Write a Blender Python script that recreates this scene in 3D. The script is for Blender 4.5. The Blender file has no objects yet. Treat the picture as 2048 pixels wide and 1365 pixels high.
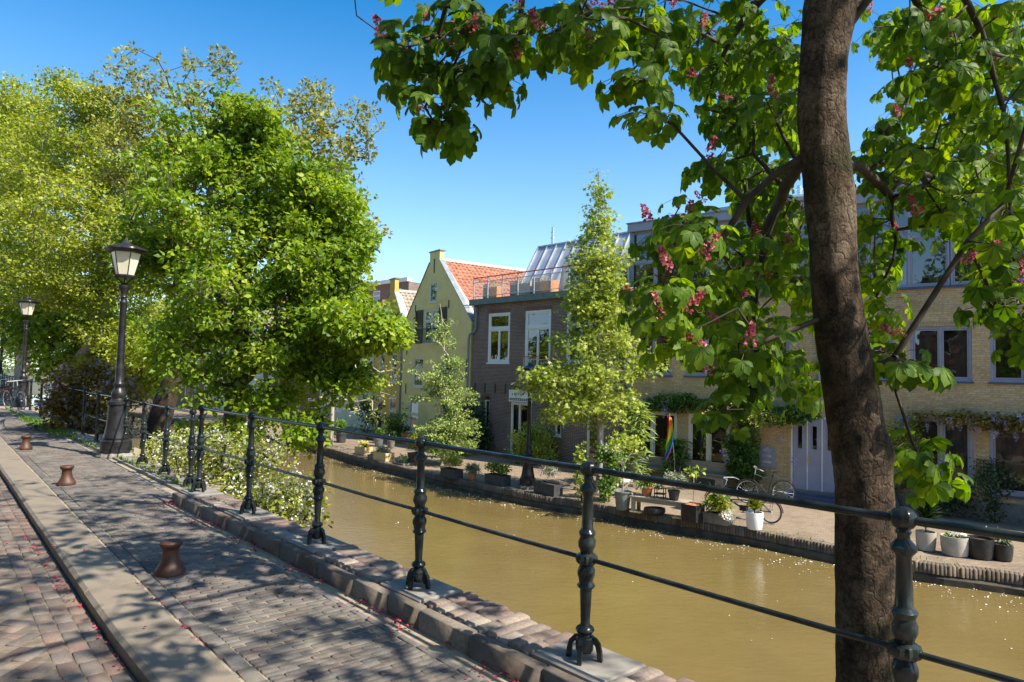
import bpy, math, random
import numpy as np
from mathutils import Vector, Matrix
from mathutils.geometry import tessellate_polygon

# ------------------------------------------------------------------ scene, camera, light
scene = bpy.context.scene
COL = scene.collection
R = math.radians
RNG = np.random.default_rng(11)
random.seed(5)

CAM_Z = 1.655
PITCH, ROLL, FPX = 0.0491, 0.0237, 1365.0        # radians, radians, focal length in photo pixels (2048 wide)
cd = bpy.data.cameras.new('camera')
cam = bpy.data.objects.new('camera', cd)
COL.objects.link(cam)
cd.sensor_width = 36.0
cd.lens = 36.0 * FPX / 2048.0
cd.clip_start = 0.05
cd.clip_end = 2000
_F = Vector((0, math.cos(PITCH), math.sin(PITCH)))
_U0 = Vector((0, -math.sin(PITCH), math.cos(PITCH)))
_R0 = Vector((1, 0, 0))
_R = math.cos(ROLL) * _R0 + math.sin(ROLL) * _U0
_U = -math.sin(ROLL) * _R0 + math.cos(ROLL) * _U0
mw = Matrix((( _R.x, _U.x, -_F.x, 0), (_R.y, _U.y, -_F.y, 0), (_R.z, _U.z, -_F.z, CAM_Z), (0, 0, 0, 1)))
cam.matrix_world = mw
scene.camera = cam

SUN_EL = R(50)
SUN_H = Vector((0.86, -0.51)).normalized()        # horizontal direction towards the sun
to_sun = Vector((SUN_H.x * math.cos(SUN_EL), SUN_H.y * math.cos(SUN_EL), math.sin(SUN_EL)))
world = bpy.data.worlds.new('World')
scene.world = world
world.use_nodes = True
wn = world.node_tree
bg = wn.nodes['Background']
sky = wn.nodes.new('ShaderNodeTexSky')
sky.sky_type = 'NISHITA'
sky.sun_disc = False
sky.sun_elevation = SUN_EL
sky.sun_rotation = math.atan2(SUN_H.x, SUN_H.y)
sky.altitude = 0
sky.air_density = 1.15
sky.dust_density = 1.3
sky.ozone_density = 4.2
hs = wn.nodes.new('ShaderNodeHueSaturation')
hs.inputs['Saturation'].default_value = 1.34
hs.inputs['Hue'].default_value = 0.496
hs.inputs['Value'].default_value = 1.0
# the low haze band of the model is lifted a little: look-ups start some degrees above the horizon
stc = wn.nodes.new('ShaderNodeTexCoord'); sva = wn.nodes.new('ShaderNodeVectorMath'); sva.operation = 'MULTIPLY_ADD'
sva.inputs[1].default_value = (1, 1, 0.95); sva.inputs[2].default_value = (0, 0, 0.03)
snm = wn.nodes.new('ShaderNodeVectorMath'); snm.operation = 'NORMALIZE'
wn.links.new(stc.outputs['Generated'], sva.inputs[0]); wn.links.new(sva.outputs[0], snm.inputs[0]); wn.links.new(snm.outputs[0], sky.inputs['Vector'])
wn.links.new(sky.outputs[0], hs.inputs['Color'])
wn.links.new(hs.outputs[0], bg.inputs[0])
ssp = wn.nodes.new('ShaderNodeSeparateXYZ'); stc0 = wn.nodes.new('ShaderNodeTexCoord'); wn.links.new(stc0.outputs['Generated'], ssp.inputs[0])
for sock, lo_, hi_ in (('Saturation', 1.0, 1.42), ('Value', 1.30, 0.93)):          # paler towards the horizon, deeper overhead
    mr = wn.nodes.new('ShaderNodeMapRange'); mr.inputs['From Min'].default_value = 0.05; mr.inputs['From Max'].default_value = 0.5
    mr.inputs['To Min'].default_value = lo_; mr.inputs['To Max'].default_value = hi_
    wn.links.new(ssp.outputs[2], mr.inputs['Value']); wn.links.new(mr.outputs[0], hs.inputs[sock])
bg.inputs[1].default_value = 0.122
sl = bpy.data.lights.new('sun', 'SUN')
sl.energy = 5.0
sl.angle = R(0.55)
sl.color = (1.0, 0.90, 0.75)
so = bpy.data.objects.new('sun', sl)
COL.objects.link(so)
so.rotation_euler = to_sun.to_track_quat('Z', 'Y').to_euler()
so.location = (8, -6, 14)
scene.view_settings.view_transform = 'Standard'
scene.view_settings.look = 'None'
scene.view_settings.exposure = 0.98
scene.view_settings.gamma = 1
try:
    scene.cycles.use_denoising = True
    scene.cycles.max_bounces = 6
    scene.cycles.transparent_max_bounces = 6
    scene.cycles.sample_clamp_indirect = 4
except Exception:
    pass

# ------------------------------------------------------------------ measuring helpers
def ray(px, py):
    return _F + _R * ((px - 1024) / FPX) + _U * ((682.5 - py) / FPX)
def at_z(px, py, z):
    d = ray(px, py); k = (z - CAM_Z) / d.z
    return Vector((d.x * k, d.y * k, z))
def at_y(px, py, Y):
    d = ray(px, py); k = Y / d.y
    return Vector((d.x * k, Y, CAM_Z + d.z * k))
def to_px(v):
    v = Vector(v) - Vector((0, 0, CAM_Z)); z = v.dot(_F)
    return 1024 + FPX * v.dot(_R) / z, 682.5 - FPX * v.dot(_U) / z, z
SA = 0.7334                                         # the street runs this far left of straight ahead
def TN(t, n, z=0.0):                                # street frame: t along the canal, n across it
    return Vector((-math.sin(SA) * t + math.cos(SA) * n, math.cos(SA) * t + math.sin(SA) * n, z))
ZQ = -1.975                                         # far quay level
ZW = -2.36                                          # water level
ZN = -1.92                                          # near wharf level

# ------------------------------------------------------------------ object helpers
def tag(o, label=None, cat=None, group=None, kind=None):
    if label: o['label'] = label
    if cat: o['category'] = cat
    if group: o['group'] = group
    if kind: o['kind'] = kind
    return o
def empty(name, loc, rz=0.0, label=None, cat=None, group=None):
    o = bpy.data.objects.new(name, None); COL.objects.link(o)
    o.location = loc; o.rotation_euler = (0, 0, rz); o.empty_display_size = 0.2
    return tag(o, label, cat, group)
def link(name, me, parent=None):
    o = bpy.data.objects.new(name, me); COL.objects.link(o)
    if parent is not None: o.parent = parent
    return o
def np_mesh(name, V, Fs, mat, parent=None, smooth=False, col=None):
    V = np.asarray(V, dtype=np.float32).reshape(-1, 3)
    if not isinstance(Fs, list): Fs = [Fs]
    Fs = [np.asarray(F, dtype=np.int32) for F in Fs if len(F)]
    me = bpy.data.meshes.new(name)
    nl = sum(F.size for F in Fs); nf = sum(len(F) for F in Fs)
    me.vertices.add(len(V)); me.vertices.foreach_set('co', V.ravel())
    me.loops.add(nl); me.loops.foreach_set('vertex_index', np.concatenate([F.ravel() for F in Fs]))
    tot = np.concatenate([np.full(len(F), F.shape[1], dtype=np.int32) for F in Fs])
    st = np.concatenate([[0], np.cumsum(tot)[:-1]]).astype(np.int32)
    me.polygons.add(nf); me.polygons.foreach_set('loop_start', st); me.polygons.foreach_set('loop_total', tot)
    if smooth: me.polygons.foreach_set('use_smooth', np.ones(nf, dtype=bool))
    if col is not None:
        a = me.color_attributes.new('Col', 'FLOAT_COLOR', 'POINT')
        a.data.foreach_set('color', np.asarray(col, dtype=np.float32).ravel())
    me.update(calc_edges=True)
    me.materials.append(mat)
    return link(name, me, parent)
class MB:
    def __init__(s): s.v = []; s.f = []; s.sm = []
    def add(s, vs, fs, sm=False):
        b = len(s.v); s.v += [tuple(v) for v in vs]; s.f += [tuple(i + b for i in f) for f in fs]; s.sm += [sm] * len(fs)
        return s
    def box(s, x0, x1, y0, y1, z0, z1, M=None, taper=0):
        tx, ty = taper, taper
        vs = [(x0 + tx, y0 + ty, z0), (x1 - tx, y0 + ty, z0), (x1 - tx, y1 - ty, z0), (x0 + tx, y1 - ty, z0), (x0, y0, z1), (x1, y0, z1), (x1, y1, z1), (x0, y1, z1)]
        if M is not None: vs = [M @ Vector(v) for v in vs]
        return s.add(vs, [(0, 3, 2, 1), (4, 5, 6, 7), (0, 1, 5, 4), (1, 2, 6, 5), (2, 3, 7, 6), (3, 0, 4, 7)])
    def bar(s, a, b, w, h=None, up=(0, 0, 1)):
        a = Vector(a); b = Vector(b); h = h or w
        d = (b - a); L = d.length; d.normalize(); u = Vector(up)
        if abs(d.dot(u)) > .98: u = Vector((1, 0, 0))
        r = d.cross(u).normalized(); u = r.cross(d).normalized()
        M = Matrix(((r.x, d.x, u.x, a.x), (r.y, d.y, u.y, a.y), (r.z, d.z, u.z, a.z), (0, 0, 0, 1)))
        return s.box(-w / 2, w / 2, 0, L, -h / 2, h / 2, M)
    def tube(s, pts, rad, n=8, closed=False, cap=True):
        pts = [Vector(p) for p in pts]; k = len(pts)
        if not hasattr(rad, '__len__'): rad = [rad] * k
        vs = []; u = None
        for i, p in enumerate(pts):
            if closed: d = pts[(i + 1) % k] - pts[i - 1]
            else: d = pts[min(i + 1, k - 1)] - pts[max(i - 1, 0)]
            d.normalize()
            if u is None:
                u = Vector((0, 0, 1)) if abs(d.z) < .9 else Vector((1, 0, 0))
            u = (u - d * u.dot(d)).normalized(); w = d.cross(u)
            for j in range(n):
                a = 2 * math.pi * j / n
                vs.append(p + (u * math.cos(a) + w * math.sin(a)) * rad[i])
        fs = []
        for i in range(k if closed else k - 1):
            i2 = (i + 1) % k
            for j in range(n):
                j2 = (j + 1) % n
                fs.append((i * n + j, i * n + j2, i2 * n + j2, i2 * n + j))
        if cap and not closed:
            fs.append(tuple(range(n - 1, -1, -1))); fs.append(tuple((k - 1) * n + j for j in range(n)))
        return s.add(vs, fs, True)
    def lathe(s, prof, n=20, c=(0, 0, 0), flute=None, rot=0, sx=1, sy=1, capt=True, capb=True, sm=True):
        vs = []
        for i, (r, z) in enumerate(prof):
            for j in range(n):
                a = 2 * math.pi * j / n + rot
                rr = r * (1 + (flute(i, a, z) if flute else 0))
                vs.append((c[0] + rr * math.cos(a) * sx, c[1] + rr * math.sin(a) * sy, c[2] + z))
        fs = []
        for i in range(len(prof) - 1):
            for j in range(n):
                j2 = (j + 1) % n
                fs.append((i * n + j, i * n + j2, (i + 1) * n + j2, (i + 1) * n + j))
        if capb: fs.append(tuple(range(n - 1, -1, -1)))
        if capt: fs.append(tuple((len(prof) - 1) * n + j for j in range(n)))
        return s.add(vs, fs, sm)
    def xf(s, M, start=0):
        s.v[start:] = [tuple(M @ Vector(v)) for v in s.v[start:]]; return s
    def build(s, name, mat, parent=None):
        me = bpy.data.meshes.new(name); me.from_pydata(s.v, [], s.f)
        me.polygons.foreach_set('use_smooth', s.sm)
        me.materials.append(mat); me.update()
        if any(s.sm): me.set_sharp_from_angle(angle=R(38))
        o = link(name, me, parent)
        return o
def poly_wall(outline, holes, depth, y0=0.0, mb=None):
    """upright wall in the local x-z plane, front at y0, back at y0+depth, with real openings"""
    mb = mb or MB()
    loops = [outline] + holes
    tris = tessellate_polygon([[Vector((x, z, 0)) for x, z in lp] for lp in loops])
    flat = [p for lp in loops for p in lp]; n = len(flat)
    vs = [(x, y0, z) for x, z in flat] + [(x, y0 + depth, z) for x, z in flat]
    fs = []
    for a, b, c in tris:
        p, q, r = flat[a], flat[b], flat[c]
        if (q[0] - p[0]) * (r[1] - p[1]) - (q[1] - p[1]) * (r[0] - p[0]) < 0: b, c = c, b
        fs.append((a, b, c)); fs.append((a + n, c + n, b + n))
    o = 0
    for lp in loops:
        k = len(lp)
        ar = sum(lp[i][0] * lp[(i + 1) % k][1] - lp[(i + 1) % k][0] * lp[i][1] for i in range(k))
        hole = lp is not outline
        for i in range(k):
            a, b = o + i, o + (i + 1) % k
            if (ar > 0) != hole: fs.append((a, a + n, b + n, b))
            else: fs.append((a, b, b + n, a + n))
        o += k
    return mb.add(vs, fs)
def rect(x0, x1, z0, z1): return [(x0, z0), (x1, z0), (x1, z1), (x0, z1)]
def children(o): return [c for c in bpy.data.objects if c.parent == o]
def copy_tree(o, parent=None):
    kids = children(o)
    c = o.copy(); COL.objects.link(c)
    if parent is not None: c.parent = parent
    for ch in kids: copy_tree(ch, c)
    return c

# ------------------------------------------------------------------ materials
def newmat(name):
    m = bpy.data.materials.new(name); m.use_nodes = True
    nt = m.node_tree; return m, nt, nt.nodes['Principled BSDF']
def N(nt, t, **kw):
    n = nt.nodes.new(t)
    for k, v in kw.items(): setattr(n, k, v)
    return n
def ramp(nt, fac, stops):
    r = N(nt, 'ShaderNodeValToRGB'); e = r.color_ramp.elements
    e[0].position, e[0].color = stops[0][0], (*stops[0][1], 1)
    e[1].position, e[1].color = stops[-1][0], (*stops[-1][1], 1)
    for p, c in stops[1:-1]:
        x = e.new(p); x.color = (*c, 1)
    nt.links.new(fac, r.inputs[0]); return r.outputs[0]
def noise(nt, scale, detail=4, rough=.55, co='Object', vec=None, dist=0):
    n = N(nt, 'ShaderNodeTexNoise'); n.inputs['Scale'].default_value = scale; n.inputs['Detail'].default_value = detail
    n.inputs['Roughness'].default_value = rough; n.inputs['Distortion'].default_value = dist
    if vec is None:
        tc = N(nt, 'ShaderNodeTexCoord'); vec = tc.outputs[co]
    nt.links.new(vec, n.inputs['Vector']); return n.outputs['Fac']
def bump(nt, b, h, strength=.3, dist=.01):
    bn = N(nt, 'ShaderNodeBump'); bn.inputs['Strength'].default_value = strength; bn.inputs['Distance'].default_value = dist
    nt.links.new(h, bn.inputs['Height']); nt.links.new(bn.outputs[0], b.inputs['Normal']); return bn
def M_noise(name, c1, c2, scale=8, rough=.7, bs=.2, bd=.01, metal=0, c3=None, spec=None, bscale=None, lo=.35, hi=.65):
    m, nt, b = newmat(name)
    f = noise(nt, scale)
    st = [(lo, c1), (hi, c2)]
    if c3: st = [(lo - .08, c1), (.5, c2), (hi + .08, c3)]
    nt.links.new(ramp(nt, f, st), b.inputs['Base Color'])
    b.inputs['Roughness'].default_value = rough; b.inputs['Metallic'].default_value = metal
    if spec is not None: b.inputs['Specular IOR Level'].default_value = spec
    if bs: bump(nt, b, noise(nt, bscale or scale * 4), bs, bd)
    return m
def M_brick(name, c1, c2, mortar, bw=.215, rh=.0625, ms=.009, rough=.85, patch=None, squash=None, horizontal=False):
    m, nt, b = newmat(name)
    tc = N(nt, 'ShaderNodeTexCoord'); sp = N(nt, 'ShaderNodeSeparateXYZ'); nt.links.new(tc.outputs['Object'], sp.inputs[0])
    cb = N(nt, 'ShaderNodeCombineXYZ')
    if horizontal:
        nt.links.new(sp.outputs[0], cb.inputs[0]); nt.links.new(sp.outputs[1], cb.inputs[1])
    else:
        ad = N(nt, 'ShaderNodeMath', operation='ADD'); nt.links.new(sp.outputs[0], ad.inputs[0]); nt.links.new(sp.outputs[1], ad.inputs[1])
        nt.links.new(ad.outputs[0], cb.inputs[0]); nt.links.new(sp.outputs[2], cb.inputs[1])
    br = N(nt, 'ShaderNodeTexBrick')
    br.inputs['Scale'].default_value = 1; br.inputs['Brick Width'].default_value = bw; br.inputs['Row Height'].default_value = rh
    br.inputs['Mortar Size'].default_value = ms; br.inputs['Mortar Smooth'].default_value = .2; br.inputs['Bias'].default_value = 0
    br.inputs['Color1'].default_value = (*c1, 1); br.inputs['Color2'].default_value = (*c2, 1); br.inputs['Mortar'].default_value = (*mortar, 1)
    nt.links.new(cb.outputs[0], br.inputs['Vector'])
    big = noise(nt, .55, 5, .65); fine = noise(nt, 14, 3)
    mx = N(nt, 'ShaderNodeMix', data_type='RGBA', blend_type='MULTIPLY'); mx.inputs[0].default_value = 1
    nt.links.new(br.outputs['Color'], mx.inputs[6])
    nt.links.new(ramp(nt, big, [(.3, (.66, .64, .62)), (.55, (1, 1, 1)), (.75, (1.0, .93, .84))]), mx.inputs[7])
    mx2 = N(nt, 'ShaderNodeMix', data_type='RGBA', blend_type='MULTIPLY'); mx2.inputs[0].default_value = .8
    nt.links.new(mx.outputs[2], mx2.inputs[6]); nt.links.new(ramp(nt, fine, [(.3, (.7, .7, .72)), (.7, (1.15, 1.12, 1.1))]), mx2.inputs[7])
    nt.links.new(mx2.outputs[2], b.inputs['Base Color']); b.inputs['Roughness'].default_value = rough
    inv = N(nt, 'ShaderNodeMath', operation='SUBTRACT'); inv.inputs[0].default_value = 1; nt.links.new(br.outputs['Fac'], inv.inputs[1])
    bump(nt, b, inv.outputs[0], .6, .006)
    return m
def M_leaf(name, c1, c2, c3=None, trans=.45, tint=(1.5, 1.35, .35), rough=.42, scale=1.6, spec=.35, fine=True):
    """leaf: reflecting upper side and light shining through; the colour varies from spray to spray"""
    m, nt, b = newmat(name)
    g = N(nt, 'ShaderNodeNewGeometry')
    f = noise(nt, scale, 2)
    mixf = f
    if fine:
        ad = N(nt, 'ShaderNodeMath', operation='ADD'); mu = N(nt, 'ShaderNodeMath', operation='MULTIPLY')
        mu.inputs[1].default_value = .42; sb = N(nt, 'ShaderNodeMath', operation='SUBTRACT'); sb.inputs[1].default_value = .5
        nt.links.new(g.outputs['Random Per Island'], sb.inputs[0]); nt.links.new(sb.outputs[0], mu.inputs[0])
        nt.links.new(f, ad.inputs[0]); nt.links.new(mu.outputs[0], ad.inputs[1]); mixf = ad.outputs[0]
    st = [(.25, c1), (.7, c2)] if not c3 else [(.22, c1), (.5, c2), (.75, c3)]
    col = ramp(nt, mixf, st)
    nt.links.new(col, b.inputs['Base Color']); b.inputs['Roughness'].default_value = rough
    b.inputs['Specular IOR Level'].default_value = spec
    tr = N(nt, 'ShaderNodeBsdfTranslucent')
    mx = N(nt, 'ShaderNodeMix', data_type='RGBA', blend_type='MULTIPLY'); mx.inputs[0].default_value = 1
    nt.links.new(col, mx.inputs[6]); mx.inputs[7].default_value = (*tint, 1)
    nt.links.new(mx.outputs[2], tr.inputs['Color'])
    ms = N(nt, 'ShaderNodeMixShader'); ms.inputs[0].default_value = trans
    nt.links.new(b.outputs[0], ms.inputs[1]); nt.links.new(tr.outputs[0], ms.inputs[2])
    nt.links.new(ms.outputs[0], nt.nodes['Material Output'].inputs['Surface'])
    return m
def M_vcol(name, rough=.8, bs=.3, fs=60, spec=.3, bd=.004):
    m, nt, b = newmat(name)
    a = N(nt, 'ShaderNodeAttribute', attribute_name='Col')
    f = noise(nt, fs, 4); f2 = noise(nt, 3.2, 5, .65)
    mx = N(nt, 'ShaderNodeMix', data_type='RGBA', blend_type='MULTIPLY'); mx.inputs[0].default_value = 1
    nt.links.new(a.outputs['Color'], mx.inputs[6]); nt.links.new(ramp(nt, f, [(.3, (.72, .72, .72)), (.7, (1.22, 1.2, 1.15))]), mx.inputs[7])
    mx2 = N(nt, 'ShaderNodeMix', data_type='RGBA', blend_type='MIX'); nt.links.new(mx.outputs[2], mx2.inputs[6])
    mx2.inputs[7].default_value = (.215, .192, .155, 1)
    nt.links.new(ramp(nt, f2, [(.42, (.08, .08, .08)), (.72, (.7, .7, .7))]), mx2.inputs[0])
    nt.links.new(mx2.outputs[2], b.inputs['Base Color']); b.inputs['Roughness'].default_value = rough
    b.inputs['Specular IOR Level'].default_value = spec
    bump(nt, b, f, bs, bd)
    return m
def M_glass(name, refl=.16, tint=(.30, .32, .31), wob=.02):
    m, nt, b = newmat(name)
    gl = N(nt, 'ShaderNodeBsdfGlossy'); gl.inputs['Roughness'].default_value = .015; gl.inputs['Color'].default_value = (.9, .95, 1, 1)
    tr = N(nt, 'ShaderNodeBsdfTransparent'); tr.inputs['Color'].default_value = (*tint, 1)
    fr = N(nt, 'ShaderNodeFresnel'); fr.inputs['IOR'].default_value = 1.5
    ad = N(nt, 'ShaderNodeMath', operation='ADD'); ad.inputs[1].default_value = refl; ad.use_clamp = True
    nt.links.new(fr.outputs[0], ad.inputs[0])
    bn = N(nt, 'ShaderNodeBump'); bn.inputs['Strength'].default_value = .25; bn.inputs['Distance'].default_value = wob
    nt.links.new(noise(nt, 1.3, 2), bn.inputs['Height']); nt.links.new(bn.outputs[0], gl.inputs['Normal'])
    ms = N(nt, 'ShaderNodeMixShader'); nt.links.new(ad.outputs[0], ms.inputs[0])
    nt.links.new(tr.outputs[0], ms.inputs[1]); nt.links.new(gl.outputs[0], ms.inputs[2])
    nt.links.new(ms.outputs[0], nt.nodes['Material Output'].inputs['Surface'])
    return m
def M_wood(name, c1, c2, rough=.7):
    m, nt, b = newmat(name)
    tc = N(nt, 'ShaderNodeTexCoord'); mp = N(nt, 'ShaderNodeMapping'); mp.inputs['Scale'].default_value = (1.2, 14, 14)
    nt.links.new(tc.outputs['Object'], mp.inputs[0])
    f = noise(nt, 2.2, 5, .6, vec=mp.outputs[0], dist=.6)
    nt.links.new(ramp(nt, f, [(.3, c1), (.7, c2)]), b.inputs['Base Color']); b.inputs['Roughness'].default_value = rough
    bump(nt, b, f, .3, .004); return m

MT = {}
MT['iron'] = M_noise('cast_iron_paint', (.006, .008, .009), (.018, .024, .025), 9, .2, .3, .004, spec=.36, c3=(.03, .042, .038), bscale=60)
MT['iron_green'] = M_noise('green_iron_paint', (.09, .16, .13), (.16, .24, .19), 12, .4, .2, .003)
MT['lampiron'] = M_noise('black_lamp_iron', (.009, .009, .011), (.026, .026, .03), 7, .38, .25, .004, spec=.4)
MT['rust'] = M_noise('rusty_bollard_iron', (.035, .015, .010), (.072, .028, .015), 7, .55, .45, .004, c3=(.13, .055, .026), bscale=70)
MT['bollardgrey'] = M_noise('weathered_grey_bollard', (.2, .2, .2), (.32, .31, .3), 10, .8)
MT['granite'] = M_noise('kerb_granite', (.12, .10, .078), (.21, .178, .135), 2.2, .85, .8, .004, c3=(.16, .135, .105), bscale=90)
MT['concrete'] = M_noise('pale_concrete', (.15, .14, .125), (.25, .235, .21), 5, .85, .6, .003, bscale=70)
MT['sand'] = M_noise('joint_sand', (.19, .155, .11), (.33, .28, .2), 6, .95, .7, .005, bscale=150, c3=(.12, .10, .075))
MT['roadbase'] = M_noise('road_joint_sand', (.10, .08, .06), (.2, .165, .12), 9, .95, .5, .004, bscale=120)
MT['vbrick'] = M_vcol('laid_clinker')
MT['vbrick_old'] = M_vcol('worn_coping_brick', .8, .6, 45)
MT['quaybrick'] = M_brick('near_quay_wall_brick', (.12, .07, .05), (.19, .11, .08), (.16, .14, .12))
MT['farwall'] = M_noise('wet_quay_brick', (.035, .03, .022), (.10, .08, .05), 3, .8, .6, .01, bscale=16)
MT['farpave'] = M_brick('far_quay_paving', (.235, .185, .125), (.31, .245, .17), (.15, .12, .085), bw=.2, rh=.07, ms=.008, horizontal=True)
MT['wharf'] = M_noise('wharf_earth', (.05, .05, .03), (.12, .10, .06), 2, .95)
MT['ground'] = M_noise('ground_earth', (.07, .08, .04), (.12, .11, .07), .5, .95)
MT['ybrick'] = M_brick('yellow_brick', (.54, .37, .165), (.66, .47, .235), (.42, .33, .2), bw=.22, rh=.065, ms=.008)
MT['dbrick'] = M_brick('dark_purple_brick', (.115, .066, .048), (.20, .118, .085), (.34, .29, .24), bw=.21, rh=.062, ms=.011)
MT['rbrick'] = M_brick('red_brown_brick', (.20, .095, .065), (.27, .14, .095), (.28, .23, .2))
MT['arch'] = M_brick('red_arch_brick', (.19, .07, .05), (.24, .10, .07), (.2, .16, .14), bw=.06, rh=.22)
MT['render_y'] = M_noise('yellow_render', (.64, .50, .18), (.78, .64, .26), .9, .9, .15, .003, c3=(.70, .56, .21))
MT['render_o'] = M_noise('ochre_render', (.60, .38, .09), (.68, .45, .12), 1.5, .9, .15, .003)
MT['render_p'] = M_noise('pale_render', (.60, .56, .40), (.70, .66, .50), 1.5, .9, .15, .003)
MT['white'] = M_noise('white_paint', (.74, .73, .68), (.82, .81, .77), 3, .5, .05, .002)
MT['cream'] = M_noise('cream_paint', (.66, .62, .48), (.74, .70, .56), 3, .5, .05, .002)
MT['lilac'] = M_noise('grey_lilac_paint', (.27, .27, .325), (.32, .32, .375), 2, .5, .06, .002)
MT['lilacdoor'] = M_noise('lilac_door_paint', (.31, .30, .37), (.36, .35, .42), 1.5, .45, .05, .002)
MT['darkblue'] = M_noise('blue_grey_paint', (.06, .07, .11), (.09, .10, .15), 2, .5, .1, .003)
MT['shutter'] = M_noise('dark_green_shutter', (.028, .033, .022), (.05, .055, .035), 6, .55)
MT['glass'] = M_glass('window_glass', .10)
MT['glass_d'] = M_glass('dark_window_glass', .10, (.14, .16, .16))
MT['frost'] = M_noise('frosted_glass', (.42, .47, .48), (.5, .55, .56), 30, .3, .3, .003)
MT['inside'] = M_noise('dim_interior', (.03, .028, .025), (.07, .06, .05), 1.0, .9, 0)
MT['curtain'] = M_noise('pale_curtain', (.45, .45, .43), (.6, .6, .57), 3, .9, .3, .02)
MT['zinc'] = M_noise('zinc_roof', (.36, .38, .42), (.50, .52, .56), 1.6, .38, .08, .003, metal=.35)
MT['zincdark'] = M_noise('zinc_gutter', (.17, .20, .22), (.26, .29, .31), 4, .5, .1, .003, metal=.3)
MT['copper'] = M_noise('patina_fascia', (.09, .14, .125), (.15, .20, .18), 3, .6)
MT['tile_r'] = M_noise('red_pantile', (.22, .085, .05), (.36, .145, .085), 5.5, .85, .3, .01, c3=(.44, .23, .15))
MT['tile_g'] = M_noise('grey_pantile', (.22, .19, .15), (.36, .31, .25), 4.5, .85, .3, .01, c3=(.40, .33, .2))
MT['ridge'] = M_noise('ridge_mortar', (.42, .39, .35), (.56, .52, .47), 5, .9, .4, .01)
MT['bark'] = M_noise('chestnut_bark', (.035, .027, .018), (.10, .075, .05), 5, .9, .9, .02, c3=(.17, .13, .09), bscale=26)
MT['bark_l'] = M_noise('young_bark', (.19, .17, .13), (.32, .29, .23), 9, .9, .4, .006)
MT['bark_d'] = M_noise('tree_bark', (.055, .045, .033), (.13, .105, .08), 5, .9, .7, .012)
MT['twig'] = M_noise('twig_bark', (.03, .022, .014), (.075, .055, .038), 10, .85, 0)
MT['greytwig'] = M_noise('pale_twig_bark', (.30, .26, .20), (.44, .39, .32), 10, .85, 0)
MT['terra'] = M_noise('terracotta', (.42, .14, .06), (.52, .20, .09), 8, .8)
MT['black'] = M_noise('black_plastic', (.012, .012, .013), (.028, .028, .03), 8, .45, .1, .003)
MT['rubber'] = M_noise('tyre_rubber', (.012, .012, .012), (.025, .025, .025), 20, .7)
MT['chrome'] = M_noise('bright_metal', (.55, .55, .55), (.7, .7, .7), 10, .25, 0, metal=1)
MT['charcoal'] = M_noise('charcoal_planter', (.035, .037, .042), (.06, .062, .07), 6, .6)
MT['greypot'] = M_noise('grey_green_pot', (.14, .16, .15), (.2, .22, .2), 5, .7)
MT['beigepot'] = M_noise('beige_pot', (.36, .33, .28), (.45, .42, .36), 5, .8)
MT['whitepot'] = M_noise('white_glazed_pot', (.76, .76, .76), (.84, .84, .83), 6, .35)
MT['pine'] = M_wood('new_pine', (.56, .40, .17), (.72, .55, .28))
MT['oldwood'] = M_wood('weathered_wood', (.24, .21, .16), (.40, .35, .27))
MT['greywood'] = M_wood('grey_bench_wood', (.19, .17, .13), (.30, .27, .21))
MT['cushion'] = M_noise('white_cushion', (.70, .69, .66), (.8, .79, .76), 5, .9)
MT['soil'] = M_noise('potting_soil', (.03, .022, .014), (.06, .045, .03), 20, .95)
MT['lampglass'] = M_noise('milky_lamp_glass', (.62, .58, .44), (.72, .68, .54), 3, .25, 0)
MT['orange'] = M_noise('rusty_orange_planter', (.55, .17, .05), (.66, .25, .09), 6, .7)
MT['lattice'] = M_noise('grey_lattice', (.24, .22, .2), (.34, .32, .29), 6, .7)
MT['redrail'] = M_noise('red_brown_handrail', (.30, .05, .04), (.38, .08, .06), 6, .5)
MT['galv'] = M_noise('galvanised_steel', (.42, .44, .46), (.54, .56, .58), 8, .45, 0, metal=.4)
MT['brass'] = M_noise('pale_brass', (.6, .5, .25), (.72, .62, .36), 10, .3, 0, metal=.7)
MT['silver'] = M_noise('silver_letter_slot', (.55, .55, .52), (.66, .66, .62), 10, .4, 0, metal=.5)
MT['rainbow'] = None
MT['L_chest'] = M_leaf('chestnut_leaf', (.035, .085, .009), (.08, .165, .016), (.165, .26, .025), .5, (2.6, 2.2, .2), .5, 1.1, .22)
MT['L_linden'] = M_leaf('linden_leaf', (.075, .155, .012), (.19, .31, .023), (.35, .455, .057), .48, (1.5, 1.35, .3), .45, .9)
MT['L_elm'] = M_leaf('elm_leaf', (.17, .235, .022), (.30, .37, .034), (.44, .49, .08), .42, (1.25, 1.15, .3), .5, .5)
MT['L_olive'] = M_leaf('bronze_young_leaf', (.16, .15, .035), (.27, .30, .055), (.38, .40, .09), .35, (1.3, 1.1, .4), .5, .8)
MT['L_dark'] = M_leaf('dark_evergreen_leaf', (.012, .03, .01), (.03, .065, .018), (.06, .11, .03), .2, (1.2, 1.3, .4), .35, 1.5)
MT['L_maple'] = M_leaf('young_maple_leaf', (.20, .28, .04), (.34, .42, .06), (.50, .55, .12), .42, (1.15, 1.15, .4), .45, 1.2)
MT['L_larch'] = M_leaf('feathery_leaf', (.16, .25, .06), (.28, .38, .11), (.42, .50, .18), .35, (1.15, 1.15, .5), .5, 1.2)
MT['L_box'] = M_leaf('golden_bush_leaf', (.11, .15, .015), (.23, .27, .025), (.36, .38, .05), .3, (1.2, 1.1, .4), .5, 2)
MT['L_green'] = M_leaf('garden_leaf', (.05, .12, .018), (.12, .24, .035), (.24, .36, .06), .38, (1.3, 1.2, .4), .42, 2)
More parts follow.
